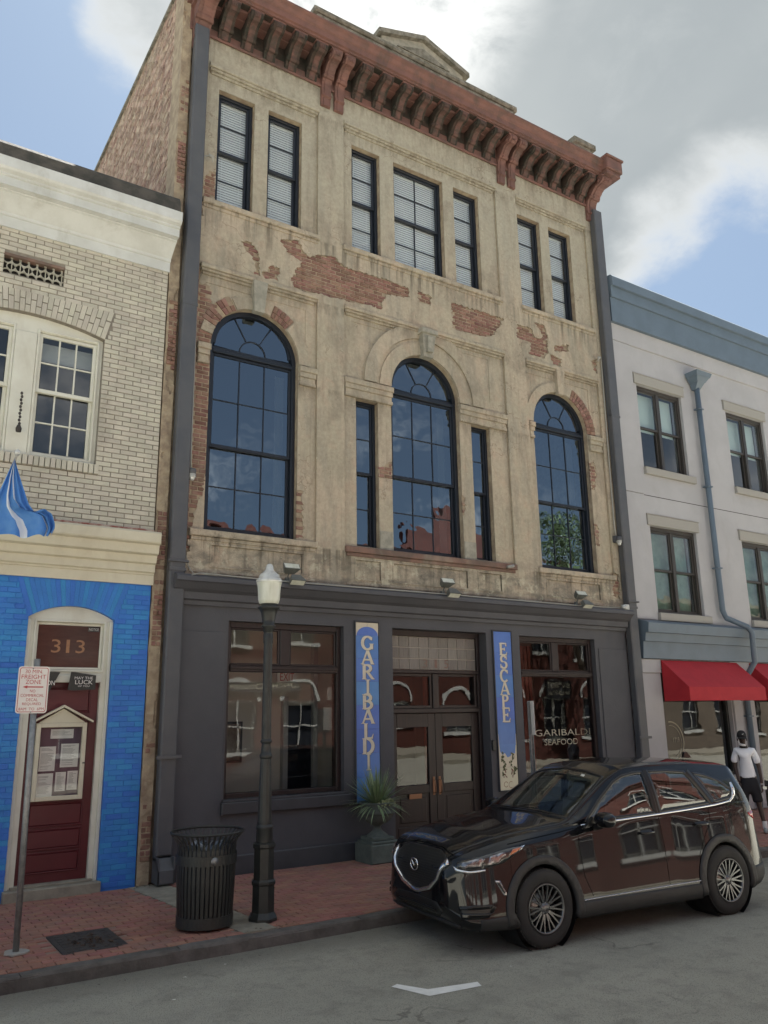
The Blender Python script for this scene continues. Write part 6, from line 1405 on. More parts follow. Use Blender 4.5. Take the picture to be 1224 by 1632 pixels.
def car():
    root = empty('parked_car', (7.62, 7.41, RZ), 'glossy black compact suv parked at the kerb in front of the dark shopfront', 'car', rz=math.atan2(.0849, -.9963))
    root.scale = (1.0, 1.02, 1.035)
    WLOC[root.name] = (0, 0, 0)
    NK = 1.16; XN = 1.9+.38*NK
    def T(*kv):
        xs, ys = zip(*kv); xs = [q if -1.9 < q < 1.9 else (1.9+(q-1.9)*NK if q > 0 else -1.9+(q+1.9)*.86) for q in xs]; return lambda x: np.interp(x, xs, ys)
    zb = T((-2.28, .45), (-2.22, .32), (-2.0, .24), (-1.6, .20), (1.7, .20), (2.1, .21), (2.2, .24), (2.28, .38))
    Wd = T((-2.28, .52), (-2.24, .70), (-2.12, .80), (-1.9, .865), (-1.5, .915), (-1.1, .915), (-.6, .895), (.6, .895), (1.1, .915), (1.45, .92), (1.75, .90), (1.95, .87), (2.08, .825), (2.17, .765), (2.24, .66), (2.28, .50))
    zs = T((-2.28, .86), (-2.1, .98), (-1.5, 1.0), (0, .965), (.9, .95), (1.6, .93), (2.0, .87), (2.2, .77), (2.28, .64))
    zbl = T((-2.28, .98), (-2.2, 1.07), (-2.0, 1.145), (-1.7, 1.16), (-.5, 1.115), (.6, 1.075), (.95, 1.065), (1.4, 1.035), (1.8, .985), (2.05, .925), (2.18, .865), (2.25, .78), (2.28, .68))
    wbl = T((-2.28, .47), (-2.15, .70), (-1.9, .76), (-1.5, .80), (0, .80), (.9, .79), (1.4, .775), (1.8, .75), (2.05, .71), (2.17, .64), (2.24, .54), (2.28, .42))
    z9 = T((-2.28, 1.0), (-2.22, 1.09), (-2.12, 1.25), (-2.0, 1.47), (-1.88, 1.55), (-1.2, 1.60), (-.5, 1.615), (-.05, 1.585), (.2, 1.485), (.6, 1.265), (.85, 1.125), (.97, 1.09), (1.4, 1.065), (1.8, 1.01), (2.05, .935), (2.16, .878), (2.24, .80), (2.28, .70))
    w9 = T((-2.28, .44), (-2.15, .60), (-2.0, .585), (-1.85, .60), (-1.2, .63), (-.4, .645), (0, .635), (.3, .655), (.6, .695), (.85, .735), (.97, .73), (1.4, .70), (1.8, .64), (2.05, .56), (2.17, .48), (2.28, .28))
    zc = T((-2.28, 1.0), (-2.22, 1.12), (-2.12, 1.30), (-2.0, 1.54), (-1.9, 1.605), (-1.2, 1.66), (-.5, 1.68), (-.05, 1.655), (.17, 1.585), (.55, 1.385), (.90, 1.20), (1.0, 1.165), (1.4, 1.12), (1.8, 1.055), (2.02, .982), (2.13, .930), (2.20, .865), (2.25, .80), (2.28, .71))
    dx = .012; X = np.arange(-1.9-.38*.86, XN+1e-4, dx); n = len(X)
    def sm(f, k=5):
        a = f(X); p = np.pad(a, k, mode='edge'); ker = np.hanning(2*k+3)[1:-1]; ker /= ker.sum(); b = np.convolve(p, ker, 'valid'); b[0] = a[0]; b[-1] = a[-1]; return b
    ZB, WW_, ZSS, ZBL, WBL, Z9, W9, ZC = [sm(f, k) for f, k in ((zb, 8), (Wd, 8), (zs, 8), (zbl, 7), (wbl, 8), (z9, 6), (w9, 8), (zc, 5))]
    m = lambda f: f
    dent = sm(T((-1.2, 0), (-.7, .018), (.6, .022), (1.05, 0)), 10)
    P = []
    for i in range(n):
        b, W_, s, bl, wb_, z_, w_, c = ZB[i], WW_[i], ZSS[i], ZBL[i], WBL[i], Z9[i], W9[i], ZC[i]; lo = lambda z: max(z, b+.02*(z > 0)) if z < s-.03 else s-.03
        z1 = b+(s-b)*.22; z2 = b+(s-b)*.50; z3 = b+(s-b)*.80
        P.append([(0, b), (W_*.5, b), (W_*.90, b+.008), (W_*1.0, b+.07), (W_*1.0, z1), (W_*.972, z2), (W_*.940, z3), (W_*.918, s), ((W_*.915+wb_)/2, s*.35+bl*.65), (wb_, bl), (wb_-.006, bl+.004+(z_-bl)*.03), (wb_*.5+w_*.5+.022, (bl+z_)/2), (w_+.012, z_-.02*(1 if z_ > bl+.1 else .3)), (w_-.035, z_+(c-z_)*.28), (w_*.55, z_+(c-z_)*.78), (0, c)])
    P = np.array(P); K = P.shape[1]
    # resample every ring with Catmull-Rom
    sub = 7; ring = []
    pts = np.concatenate([P[:, 1:2]*np.array([-1, 1]), P, P[:, -2:-1]*np.array([-1, 1])], 1)
    for k in range(K-1):
        p0, p1, p2, p3 = pts[:, k], pts[:, k+1], pts[:, k+2], pts[:, k+3]
        for j in range(sub):
            t = j/sub; ring.append(.5*((2*p1)+(-p0+p2)*t+(2*p0-5*p1+4*p2-p3)*t*t+(-p0+3*p1-3*p2+p3)*t**3))
    ring.append(P[:, -1]); R_ = np.stack(ring, 1); M_ = R_.shape[1]; R_[:, :, 0] = np.maximum(R_[:, :, 0], 0)
    # full ring: left side points then mirrored right
    full = np.concatenate([R_, R_[:, -2:0:-1]*np.array([-1, 1])], 1); NR = full.shape[1]
    V = [(X[i], full[i, j, 0], full[i, j, 1]) for i in range(n) for j in range(NR)]
    Fc = [(i*NR+j, i*NR+(j+1) % NR, (i+1)*NR+(j+1) % NR, (i+1)*NR+j) for i in range(n-1) for j in range(NR)]
    Fc += [tuple(range(NR)), tuple((n-1)*NR+j for j in range(NR))[::-1]]
    bvh = BVHTree.FromPolygons([Vector(v) for v in V], Fc)
    def hit(o, d):
        r = bvh.ray_cast(Vector(o), Vector(d).normalized()); return r[0], r[1]
    def patch(poly, O, u, v, d, name, m_, off=.004, th=.004, step=.03, par=root, keepf=None, smooth=True):
        """panel following the body surface; outline given in the (u,v) plane through O and dropped along d"""
        O, u, v, d = map(Vector, (O, u, v, d)); pl = []
        for i in range(len(poly)):
            a, b = Vector(poly[i]), Vector(poly[(i+1) % len(poly)]); k = max(1, int((b-a).length/step)); pl += [a.lerp(b, j/k) for j in range(k)]
        xs = [p.x for p in pl]; ys = [p.y for p in pl]; ins = []
        a = min(xs)+step/2
        while a < max(xs):
            b = min(ys)+step/2
            while b < max(ys):
                if inpoly(a, b, [(p.x, p.y) for p in pl]) and min((Vector((a, b))-p).length for p in pl) > step*.45: ins.append(Vector((a, b)))
                b += step
            a += step
        es = [(i, (i+1) % len(pl)) for i in range(len(pl))]
        v2, e2, f2, _, _, _ = geometry.delaunay_2d_cdt([Vector(p) for p in pl]+ins, es, [], 1, 1e-6)
        top = []; bot = []
        for p in v2:
            h, nn = hit(O+u*p.x+v*p.y, d)
            if h is None: h = O+u*p.x+v*p.y+d*1.0; nn = -d; top.append(None); bot.append(None); continue
            if nn.dot(d) > 0: nn = -nn
            top.append(h+nn*off); bot.append(h+nn*(off-th))
        f2 = [t for t in f2 if all(top[i] is not None for i in t)]
        N = len(top); z = Vector((0, 0, 0)); VV = [t or z for t in top]+[t or z for t in bot]; FF = [tuple(t) for t in f2]
        cnt = {}
        for t in f2:
            for k in range(len(t)): cnt.setdefault(frozenset((t[k], t[(k+1) % len(t)])), []).append((t[k], t[(k+1) % len(t)]))
        for kk, l in cnt.items():
            if len(l) == 1: a, b = l[0]; FF.append((b, a, a+N, b+N))
        mb = MB(); mb.add([tuple(q) for q in VV], FF, smooth); o = mb.build(name, m_, par); 
        bm = bmesh.new(); bm.from_mesh(o.data); bmesh.ops.delete(bm, geom=[q for q in bm.verts if not q.link_faces], context='VERTS'); bm.to_mesh(o.data); bm.free(); return o
    def side(s): return ((0, 2*s, 0), (1, 0, 0), (0, 0, 1), (0, -s, 0))
    FRONT = ((4, 0, 0), (0, 1, 0), (0, 0, 1), (-1, 0, 0)); REAR = ((-4, 0, 0), (0, 1, 0), (0, 0, 1), (1, 0, 0))
    wd = Vector((-.50, 0, -.866)).normalized(); wv = Vector((-.866, 0, .50)).normalized()
    WIND = (Vector((.55, 0, 1.40))-wd*1.0, (0, 1, 0), wv, wd)
    rd = Vector((.88, 0, -.47)).normalized(); rv = Vector((.47, 0, .88)).normalized(); BACK = (Vector((-2.08, 0, 1.36))-rd*1.0, (0, 1, 0), rv, rd)
    SWIN = [('front_side_window', [(.66, 1.105), (.40, 1.29), (.12, 1.465), (-.02, 1.52), (-.20, 1.548), (-.335, 1.553), (-.37, 1.13)]),
            ('rear_side_window', [(-.455, 1.135), (-.425, 1.553), (-.75, 1.548), (-1.02, 1.525), (-1.27, 1.18)]),
            ('quarter_window', [(-1.365, 1.19), (-1.15, 1.505), (-1.35, 1.475), (-1.56, 1.405), (-1.72, 1.315), (-1.735, 1.27), (-1.66, 1.215)])]
    WSP = [(-.72, -.40), (-.40, -.455), (0, -.47), (.40, -.455), (.72, -.40), (.585, .37), (.3, .405), (0, .415), (-.3, .405), (-.585, .37)]
    RSP = [(-.60, -.20), (.60, -.20), (.50, .17), (-.50, .17)]
    # body shell with the openings cut out
    Vn = np.array(V); keepF = []
    for f in Fc:
        if len(f) > 4: keepF.append(f); continue
        c = Vn[list(f)].mean(0); x, y, z = c; e1 = Vn[f[1]]-Vn[f[0]]; e2 = Vn[f[3]]-Vn[f[0]]; nn = np.cross(e1, e2); nn = nn/(np.linalg.norm(nn)+1e-9)
        if abs(y) > .45 and (x > 0 and math.hypot(x-1.35, z-.36) < .415 or x < 0 and math.hypot(x+1.35, z-.36) < .415): continue
        if z < .34 and (abs(abs(x)-1.35) < .41) and abs(y) > .45: continue
        if z > 1.08 and abs(y) > .45 and any(inpoly(x, z, w_) for _, w_ in SWIN): continue
        if z > 1.1 and abs(y) < .75:
            q = Vector(c)-WIND[0]; 
            if -.2 < x < 1.05 and abs(nn[0]) > .15 and inpoly(q.y, q.dot(wv), WSP): continue
            q = Vector(c)-BACK[0]
            if x < -1.9 and inpoly(q.y, q.dot(rv), RSP): continue
        keepF.append(f)
    mb = MB(); mb.add(V, keepF, True); body = mb.build('body', 'car_black', root)
    bm = bmesh.new(); bm.from_mesh(body.data); bmesh.ops.delete(bm, geom=[q for q in bm.verts if not q.link_faces], context='VERTS'); bm.to_mesh(body.data); bm.free()
    def ribbon(poly, w_, pr, name, m_, closed=True, off=.006, th=.01, par=root, step=.03):
        pl = []
        L = len(poly) if closed else len(poly)-1
        for i in range(L):
            a, b = Vector(poly[i]), Vector(poly[(i+1) % len(poly)]); k = max(1, int((b-a).length/step)); pl += [a.lerp(b, j/k) for j in range(k)]
        if not closed: pl.append(Vector(poly[-1]))
        O, u, v, d = map(Vector, pr); n_ = len(pl); rows = []
        for i in range(n_):
            a = pl[i-1] if (closed or i) else pl[i]; b = pl[(i+1) % n_] if (closed or i < n_-1) else pl[i]; t = (b-a).normalized(); nv = Vector((-t.y, t.x)); r = []
            for s in (-w_/2, w_/2):
                q = pl[i]+nv*s; h, nn = hit(O+u*q.x+v*q.y, d)
                if h is None: r = None; break
                if nn.dot(d) > 0: nn = -nn
                r += [h+nn*off, h+nn*(off-th)]
            if r is None:
                if rows: rows.append(None)
                continue
            rows.append(r)
        mb = MB(); vs = []; fs = []; prev = None
        for r in rows:
            if r is None: prev = None; continue
            base = len(vs); vs += [tuple(q) for q in r]
            if prev is not None:
                a, b = prev, base
                fs += [(a, a+2, b+2, b), (a+1, b+1, b+3, a+3), (a, b, b+1, a+1), (a+2, a+3, b+3, b+2)]
            prev = base
        if closed and rows and rows[0] and rows[-1]: a, b = prev, 0; fs += [(a, a+2, b+2, b), (a+1, b+1, b+3, a+3), (a, b, b+1, a+1), (a+2, a+3, b+3, b+2)]
        if not vs: return None
        mb.add(vs, fs, True); return mb.build(name, m_, par)
    for s in (1, -1):
        pr = side(s)
        for nm, poly in SWIN:
            g = patch(poly, *pr, nm, 'glass_car', .0005, .004, .06); ribbon(poly, .030, pr, 'window_frame', 'car_trim', off=.0045, th=.012, par=g)
        ribbon([(-.395, 1.125), (-.382, 1.57)], .07, pr, 'door_pillar_trim', 'car_trim', False, .005); ribbon([(-.437, 1.128), (-.41, 1.57)], .05, pr, 'door_pillar_trim', 'car_trim', False, .0055)
        ribbon([(-1.315, 1.17), (-1.07, 1.53)], .08, pr, 'door_pillar_trim', 'car_trim', False, .005)
        ribbon([(.74, 1.073), (.2, 1.088), (-.4, 1.110), (-.9, 1.130), (-1.35, 1.153), (-1.62, 1.178), (-1.74, 1.215)], .016, pr, 'chrome_strip', 'chrome', False, .009, .012)
        patch([(-1.63, 1.165), (-1.755, 1.215), (-1.80, 1.30), (-1.785, 1.375), (-1.755, 1.375), (-1.745, 1.29), (-1.70, 1.222), (-1.62, 1.185)], *pr, 'chrome_corner', 'chrome', .010, .012, .03)
        # wheel arch cladding, sill cladding
        for xc in (1.35, -1.35):
            a0, a1 = (-14, 196); n_ = 44
            for r0, r1, off, th in ((.402, .485, .016, .05),):
                arc = [(xc+r1*math.cos(math.radians(a0+(a1-a0)*i/n_)), .36+r1*math.sin(math.radians(a0+(a1-a0)*i/n_))) for i in range(n_+1)]+[(xc+r0*math.cos(math.radians(a1-(a1-a0)*i/n_)), .36+r0*math.sin(math.radians(a1-(a1-a0)*i/n_))) for i in range(n_+1)]
                patch(arc, *pr, 'arch_cladding', 'car_cladding', off, th, .04)
            mb = MB(); mb.lathe([(.415, -.02), (.415, .0), (.412, .30)], (xc, s*.89 if s < 0 else .59, .36), 40, 'y')
            lv = [v for v in mb.v]; mb2 = MB(); mb2.lathe([(.405, .0), (.405, .38)], (xc, .50 if s > 0 else -.88, .36), 40, 'y'); mb2.lathe([(0, .0), (.405, 0)], (xc, .50 if s > 0 else -.50, .36), 40, 'y'); mb2.build('wheel_well', 'car_trim', root)
        patch([(-.90, .225), (.90, .225), (.93, .30), (.90, .375), (-.90, .375), (-.93, .30)], *pr, 'sill_cladding', 'car_cladding', .012, .03, .05)
        ribbon([(.88, .385), (-.88, .402)], .012, pr, 'sill_trim', 'chrome_dull', False, .012, .012)
        # seams
        for ln in ([(.80, 1.065), (.82, .9), (.80, .6), (.72, .41)], [(-.40, 1.10), (-.415, .8), (-.40, .41)], [(-1.22, 1.15), (-1.20, 1.0), (-1.05, .83), (-.93, .66), (-.90, .42)], [(1.72, .965), (1.5, .99), (1.05, 1.03), (.83, 1.055)]):
            ribbon(ln, .006, pr, 'panel_gap', 'car_gap', False, .0012, .004)
        # handles
        for hx, hz in ((-.17, .945), (-1.03, .975)):
            patch([(hx-.085, hz-.022), (hx+.085, hz-.026), (hx+.085, hz+.020), (hx-.085, hz+.024)], *pr, 'handle_recess', 'car_trim', .0015, .003, .03)
            h0, n0 = hit((hx-.09, 2*s, hz), (0, -s, 0)); h1, n1 = hit((hx+.09, 2*s, hz-.004), (0, -s, 0)); q = Vector((0, s*.035, 0))
            mb = MB(); mb.tube([h0, h0+q*.8, h0.lerp(h1, .3)+q*1.1, h0.lerp(h1, .7)+q*1.1, h1+q*.8, h1], [.010, .014, .015, .015, .014, .010], 8); mb.build('door_handle', 'car_black', root)
        # mirror
        mc = Vector((.58, s*1.0, 1.135)); mb = MB(); vs = []; nu, nv_ = 14, 20
        for i in range(nu+1):
            for j in range(nv_):
                a, b = PI*i/nu, 2*PI*j/nv_; q = lambda t, e: math.copysign(abs(t)**e, t)
                vs.append((mc.x+.085*q(math.cos(a), .8)+(.03 if 1 else 0)*0-.0, mc.y+.125*q(math.sin(a)*math.cos(b), .75), mc.z+.075*q(math.sin(a)*math.sin(b), .75)))
        mb.add(vs, [(i*nv_+j, i*nv_+(j+1) % nv_, (i+1)*nv_+(j+1) % nv_, (i+1)*nv_+j) for i in range(nu) for j in range(nv_)], True); mi = mb.build('wing_mirror', 'car_black', root)
        mb = MB(); mb.tube([(.58, s*.83, 1.05), (.58, s*.90, 1.06), (.575, s*.97, 1.085)], [.035, .03, .03], 8); mb.prism([(.72, 1.05), (.52, 1.06), (.50, 1.10), (.60, 1.15)], 'y', s*.80, s*.84); mb.build('mirror_arm', 'car_trim', mi)
        mb = MB(); mb.lathe([(0, -.012), (.062, -.012), (.068, 0)], (mc.x-.072, mc.y, mc.z), 16, 'x'); mb.build('mirror_glass', 'chrome', mi)
        # headlamp: silver bucket, projector, daytime chrome line, amber corner, clear lens
        n_ = Vector((.80, s*.60, 0)).normalized(); u_ = Vector((-.60, s*.80, 0)).normalized(); LAMP = (Vector((1.95, s*.78, 0))+n_*1.0, u_, (0, 0, 1), -n_)
        hp = [(-.30, .775), (-.20, .755), (-.02, .77), (.12, .805), (.245, .89), (.29, .945), (.16, .93), (.02, .895), (-.14, .855), (-.285, .825)]
        hl = patch(hp, *LAMP, 'headlight', 'car_trim', .002, .006, .03)
        patch([(-.24, .785), (-.06, .788), (-.02, .85), (-.06, .862), (-.23, .83)], *LAMP, 'reflector', 'lamp_silver', .006, .006, .02, par=hl)
        patch([(.0, .795), (.10, .82), (.15, .88), (.13, .905), (.02, .875)], *LAMP, 'reflector', 'lamp_silver', .006, .006, .02, par=hl)
        patch([(.175, .868), (.238, .902), (.272, .935), (.20, .922)], *LAMP, 'turn_signal', 'amber', .007, .007, .02, par=hl)
        patch([(-.325, .79), (-.29, .745), (-.15, .733), (-.02, .748), (-.02, .762), (-.15, .750), (-.27, .765)], *LAMP, 'chrome_wing', 'chrome', .012, .012, .02)
        patch(hp, *LAMP, 'lens', 'glass_lamp', .013, .003, .04, par=hl)
        # vertical slot and lower lamp recess in the bumper corner
        patch([(.06, .66), (.10, .655), (.165, .52), (.13, .525)], *LAMP, 'bumper_slot', 'chrome_dull', .004, .006, .02); patch([(.072, .645), (.095, .642), (.145, .54), (.13, .545)], *LAMP, 'slot_reflector', 'car_trim', .008, .006, .02)
        patch([(-.27, .44), (-.10, .452), (.03, .455), (.075, .43), (.01, .345), (-.08, .335), (-.24, .335)], *LAMP, 'fog_recess', 'car_trim', .003, .005, .03)
        patch([(-.25, .445), (-.10, .458), (.05, .450), (.03, .425), (-.10, .418), (-.24, .416)], *LAMP, 'bumper_fin', 'car_black', .018, .02, .02); patch([(-.22, .345), (.0, .35), (.055, .40), (.03, .385), (-.10, .388), (-.23, .388)], *LAMP, 'bumper_fin', 'car_black', .018, .02, .02)
        # tail lamp
        patch([(-1.93, 1.03), (-2.10, 1.045), (-2.225, 1.02), (-2.235, .945), (-2.12, .93), (-1.99, .985)], *pr, 'tail_light', 'tail_red', .008, .012, .03)
        patch([(s*.48, .98), (s*.72, .95), (s*.76, 1.0), (s*.72, 1.05), (s*.48, 1.03)], *REAR, 'tail_light', 'tail_red', .008, .012, .03)
        ribbon([(.02, 1.60), (-.5, 1.632), (-1.2, 1.615), (-1.8, 1.57)], .012, pr, 'roof_gutter', 'car_trim', False, .002, .004) if False else None
        patch([(1.66, .22), (2.10, .23), (2.10, .33), (1.80, .35), (1.77, .42), (1.73, .33)], *pr, 'lower_bumper_side', 'car_cladding', .008, .012, .04)
        patch([(-1.74, .25), (-2.2, .30), (-2.24, .48), (-1.80, .46), (-1.80, .36)], *pr, 'rear_bumper_cladding', 'car_cladding', .008, .012, .04)
    # front
    gp = [(-.43, .862), (-.30, .895), (0, .903), (.30, .895), (.43, .862), (.475, .80), (.41, .66), (.27, .565), (.08, .515), (0, .51), (-.08, .515), (-.27, .565), (-.41, .66), (-.475, .80)]
    gr = patch(gp, *FRONT, 'grille', 'grille_black', .002, .01, .03)
    mb = MB(); k = 0
    for iz in range(18):
        z = .53+iz*.0225
        for iy in range(-19, 20):
            y = (iy+(.5 if iz % 2 else 0))*.025
            if inpoly(y, z, [(a*.93, .72+(b-.72)*.92) for a, b in gp]):
                h, nn = hit((4, y, z), (-1, 0, 0))
                if h: mb.cbox_ = None; mb.add([(h.x+.003, y-.008, z), (h.x+.012, y, z-.009), (h.x+.003, y+.008, z), (h.x+.003, y, z+.007)], [(0, 1, 2), (0, 2, 3)])
    mb.build('grille_mesh', 'car_cladding', gr, kind='stuff')
    patch([(-.56, .80), (-.50, .755), (-.43, .645), (-.28, .535), (-.08, .482), (0, .474), (.08, .482), (.28, .535), (.43, .645), (.50, .755), (.56, .80), (.50, .84), (.478, .80), (.413, .665), (.265, .570), (.08, .520), (0, .513), (-.08, .520), (-.265, .570), (-.413, .665), (-.478, .80), (-.50, .84)], *FRONT, 'chrome_grille_surround', 'chrome', .022, .024, .025)
    h, _ = hit((4, 0, .735), (-1, 0, 0)); ex = h.x+.03
    mb = MB(); A, Bq = .078, .062; vs = []; N = 36
    for i in range(N):
        t = 2*PI*i/N
        for (ra, xx) in ((1, 0), (.84, 0), (.84, -.012), (1, -.012)): vs.append((ex+xx, A*ra*math.cos(t), .735+Bq*ra*math.sin(t)))
    mb.add(vs, [(i*4+j, i*4+(j+1) % 4, ((i+1) % N)*4+(j+1) % 4, ((i+1) % N)*4+j) for i in range(N) for j in range(4)], True)
    for s in (1, -1): mb.tube([(ex-.003, 0, .715), (ex-.003, s*.018, .742), (ex-.003, s*.034, .760), (ex-.003, s*.052, .766), (ex-.003, s*.068, .755)], [.007, .007, .007, .006, .004], 6); 
    em = mb.build('emblem', 'chrome', root)
    patch([(-.40, .44), (0, .45), (.40, .44), (.50, .36), (.38, .30), (0, .285), (-.38, .30), (-.50, .36)], *FRONT, 'lower_intake', 'grille_black', .003, .006, .04)
    patch([(-.68, .27), (-.4, .285), (0, .27), (.4, .285), (.68, .27), (.62, .225), (0, .218), (-.62, .225)], *FRONT, 'lower_bumper', 'car_cladding', .012, .02, .05)
    ribbon([(-.36, .37), (0, .375), (.36, .37)], .014, FRONT, 'intake_slat', 'car_trim', False, .012)
    ribbon([(-.52, .868), (-.3, .915), (0, .924), (.3, .915), (.52, .868)], .006, FRONT, 'panel_gap', 'car_gap', False, .001, .004)
    # glazing
    ws = patch(WSP, *WIND, 'windscreen', 'glass_screen', .0005, .004, .06); ribbon(WSP, .035, WIND, 'windscreen_surround', 'car_trim', off=.003, th=.01, par=ws)
    ribbon([(-.60, -.43), (-.1, -.462), (.50, -.43)], .012, WIND, 'wiper', 'car_trim', False, .018, .01); patch([(.3, .345), (.36, .335), (.365, .30), (.305, .31)], *WIND, 'toll_tag', 'paper', .002, .002, .03)
    bw = patch(RSP, *BACK, 'rear_window', 'glass_car', .0005, .004, .06); ribbon(RSP, .04, BACK, 'rear_window_surround', 'car_trim', off=.003, th=.01, par=bw)
    mb = MB(); mb.prism([(-1.78, 1.632), (-1.80, 1.70), (-1.84, 1.705), (-1.92, 1.625)], 'y', -.02, .02); mb.build('antenna_fin', 'car_black', root)
    # wheels
    def wheel(x, s):
        c = (x, s*.905, .36); w_ = MB()
        f = lambda pr: [(r, -s*y) for r, y in pr]
        w_.lathe(f([(.235, .205), (.300, .215), (.338, .195), (.356, .165), (.361, .11), (.361, .10), (.356, .04), (.345, .018), (.325, .004), (.29, .0), (.25, .003), (.228, .012), (.225, .04), (.225, .2)]), c, 72, 'y'); ty = w_.build('wheel', 'tyre', root)
        t = MB()
        for i in range(60):
            a = 2*PI*i/60
            for yy, da in ((.03, 0), (.085, .05), (.14, 0)):
                q = lambda r, y, a: (x+r*math.cos(a), s*(.905-y), .36+r*math.sin(a))
                t.add([q(.362, yy, a+da), q(.362, yy+.045, a+da), q(.362, yy+.045, a+da+.07), q(.362, yy, a+da+.07), q(.350, yy, a+da), q(.350, yy+.045, a+da), q(.350, yy+.045, a+da+.07), q(.350, yy, a+da+.07)], [(0, 1, 2, 3), (0, 4, 5, 1), (1, 5, 6, 2), (2, 6, 7, 3), (3, 7, 4, 0)])
        t.build('tread', 'tyre', ty, kind='stuff')
        r = MB(); r.lathe(f([(.232, .004), (.226, .0), (.218, .004), (.210, .012), (.205, .05), (.19, .17)]), c, 56, 'y'); r.build('rim_barrel', 'rim_dark', ty)
        r = MB(); r.lathe(f([(.230, .010), (.229, .002), (.222, -.002), (.214, .004), (.209, .014)]), c, 56, 'y')
        for i in range(20):
            base = 2*PI*(i//2)/10; a0 = base+(.10 if i % 2 else -.10)*.55; a1 = base+(.155 if i % 2 else -.155)
            q = lambda rr, aa, yy: (x+rr*math.cos(aa), s*(.905-yy), .36+rr*math.sin(aa))
            vs = []
            for rr, aa, hw, yy in ((.045, a0*1.0, .009, .028), (.12, a0*.5+a1*.5, .0075, .018), (.213, a1, .007, .008)):
                for sg, dy in ((-1, 0), (1, 0), (1, .022), (-1, .022)): vs.append(q(rr, aa+sg*hw/rr, yy+dy))
            r.add(vs, [(k*4+j, k*4+(j+1) % 4, (k+1)*4+(j+1) % 4, (k+1)*4+j) for k in range(2) for j in range(4)])
        r.lathe(f([(0, .012), (.028, .012), (.036, .016), (.05, .026), (.062, .034), (.062, .06)]), c, 32, 'y'); r.build('rim', 'rim', ty)
        b = MB(); b.lathe(f([(0, .07), (.155, .07), (.155, .085), (0, .085)]), c, 40, 'y'); b.build('brake_disc', 'brake_disc', ty)
        b = MB()
        for i in range(5): a = 2*PI*i/5+.3; b.lathe(f([(0, .018), (.008, .018), (.009, .04)]), (x+.048*math.cos(a), c[1], .36+.048*math.sin(a)), 8, 'y')
        b.lathe(f([(.016, .010), (.020, .010), (.020, .012), (.016, .012)]), c, 20, 'y'); b.build('wheel_nuts', 'brake_disc', ty)
    for x in (1.35, -1.35):
        for s in (1, -1): wheel(x, s)
    # interior
    mb = MB(); mb.box(-1.9, .85, -.76, .76, .40, .46); mb.box(-1.95, -1.90, -.7, .7, .46, 1.05); mb.build('cabin_floor', 'car_trim', root)
    mb = MB(); mb.prism([(.95, 1.02), (.80, 1.09), (.62, 1.08), (.50, .95), (.55, .6), (.9, .6)], 'y', -.72, .72); mb.build('dashboard', 'seat_dark', root)
    def seat(x, y, hw, nm='seat'):
        mb = MB(); mb.prism([(x+.25, .62), (x+.27, .70), (x-.22, .66), (x-.25, .56)], 'y', y-hw, y+hw); mb.prism([(x-.18, .62), (x-.30, .64), (x-.42, 1.16), (x-.36, 1.20), (x-.28, 1.17)], 'y', y-hw*.92, y+hw*.92)
        mb.build(nm, 'seat_dark', root)
        for yy in ((y,) if hw < .4 else (y-.42, y, y+.42)): mb = MB(); mb.prism([(x-.34, 1.22), (x-.44, 1.22), (x-.46, 1.38), (x-.41, 1.40), (x-.36, 1.38)], 'y', yy-.11, yy+.11); mb.tube([(x-.38, yy-.05, 1.15), (x-.39, yy-.05, 1.23)], .006); mb.tube([(x-.38, yy+.05, 1.15), (x-.39, yy+.05, 1.23)], .006); mb.build('headrest', 'seat_dark', root)
    seat(.05, .38, .25); seat(.05, -.38, .25); seat(-.85, 0, .64, 'rear_seat')
    mb = MB(); vs = []; 
    cc = Vector((.42, .38, 1.02)); a1, a2 = Vector((0, 1, 0)), Vector((-.35, 0, .94)); mb.tube([cc+(a1*math.cos(t)+a2*math.sin(t))*.185 for t in [2*PI*i/24 for i in range(25)]], .014, 8, cap=False); mb.tube([cc-a1*.18, cc+a1*.18], .016, 6); mb.tube([cc, cc+Vector((.18, 0, -.06))], .035, 8); mb.build('steering_wheel', 'car_trim', root)
    mb = MB(); mb.box(.26, .30, -.11, .11, 1.47, 1.53); mb.build('rearview_mirror', 'car_trim', root)
mat('chrome_dull', (.45, .46, .48), None, rough=.25, metal=1.)
mat('car_gap', (.001, .001, .001), None, rough=.9, spec=.1)
mat('grille_black', (.006, .006, .006), None, rough=.5)
car()
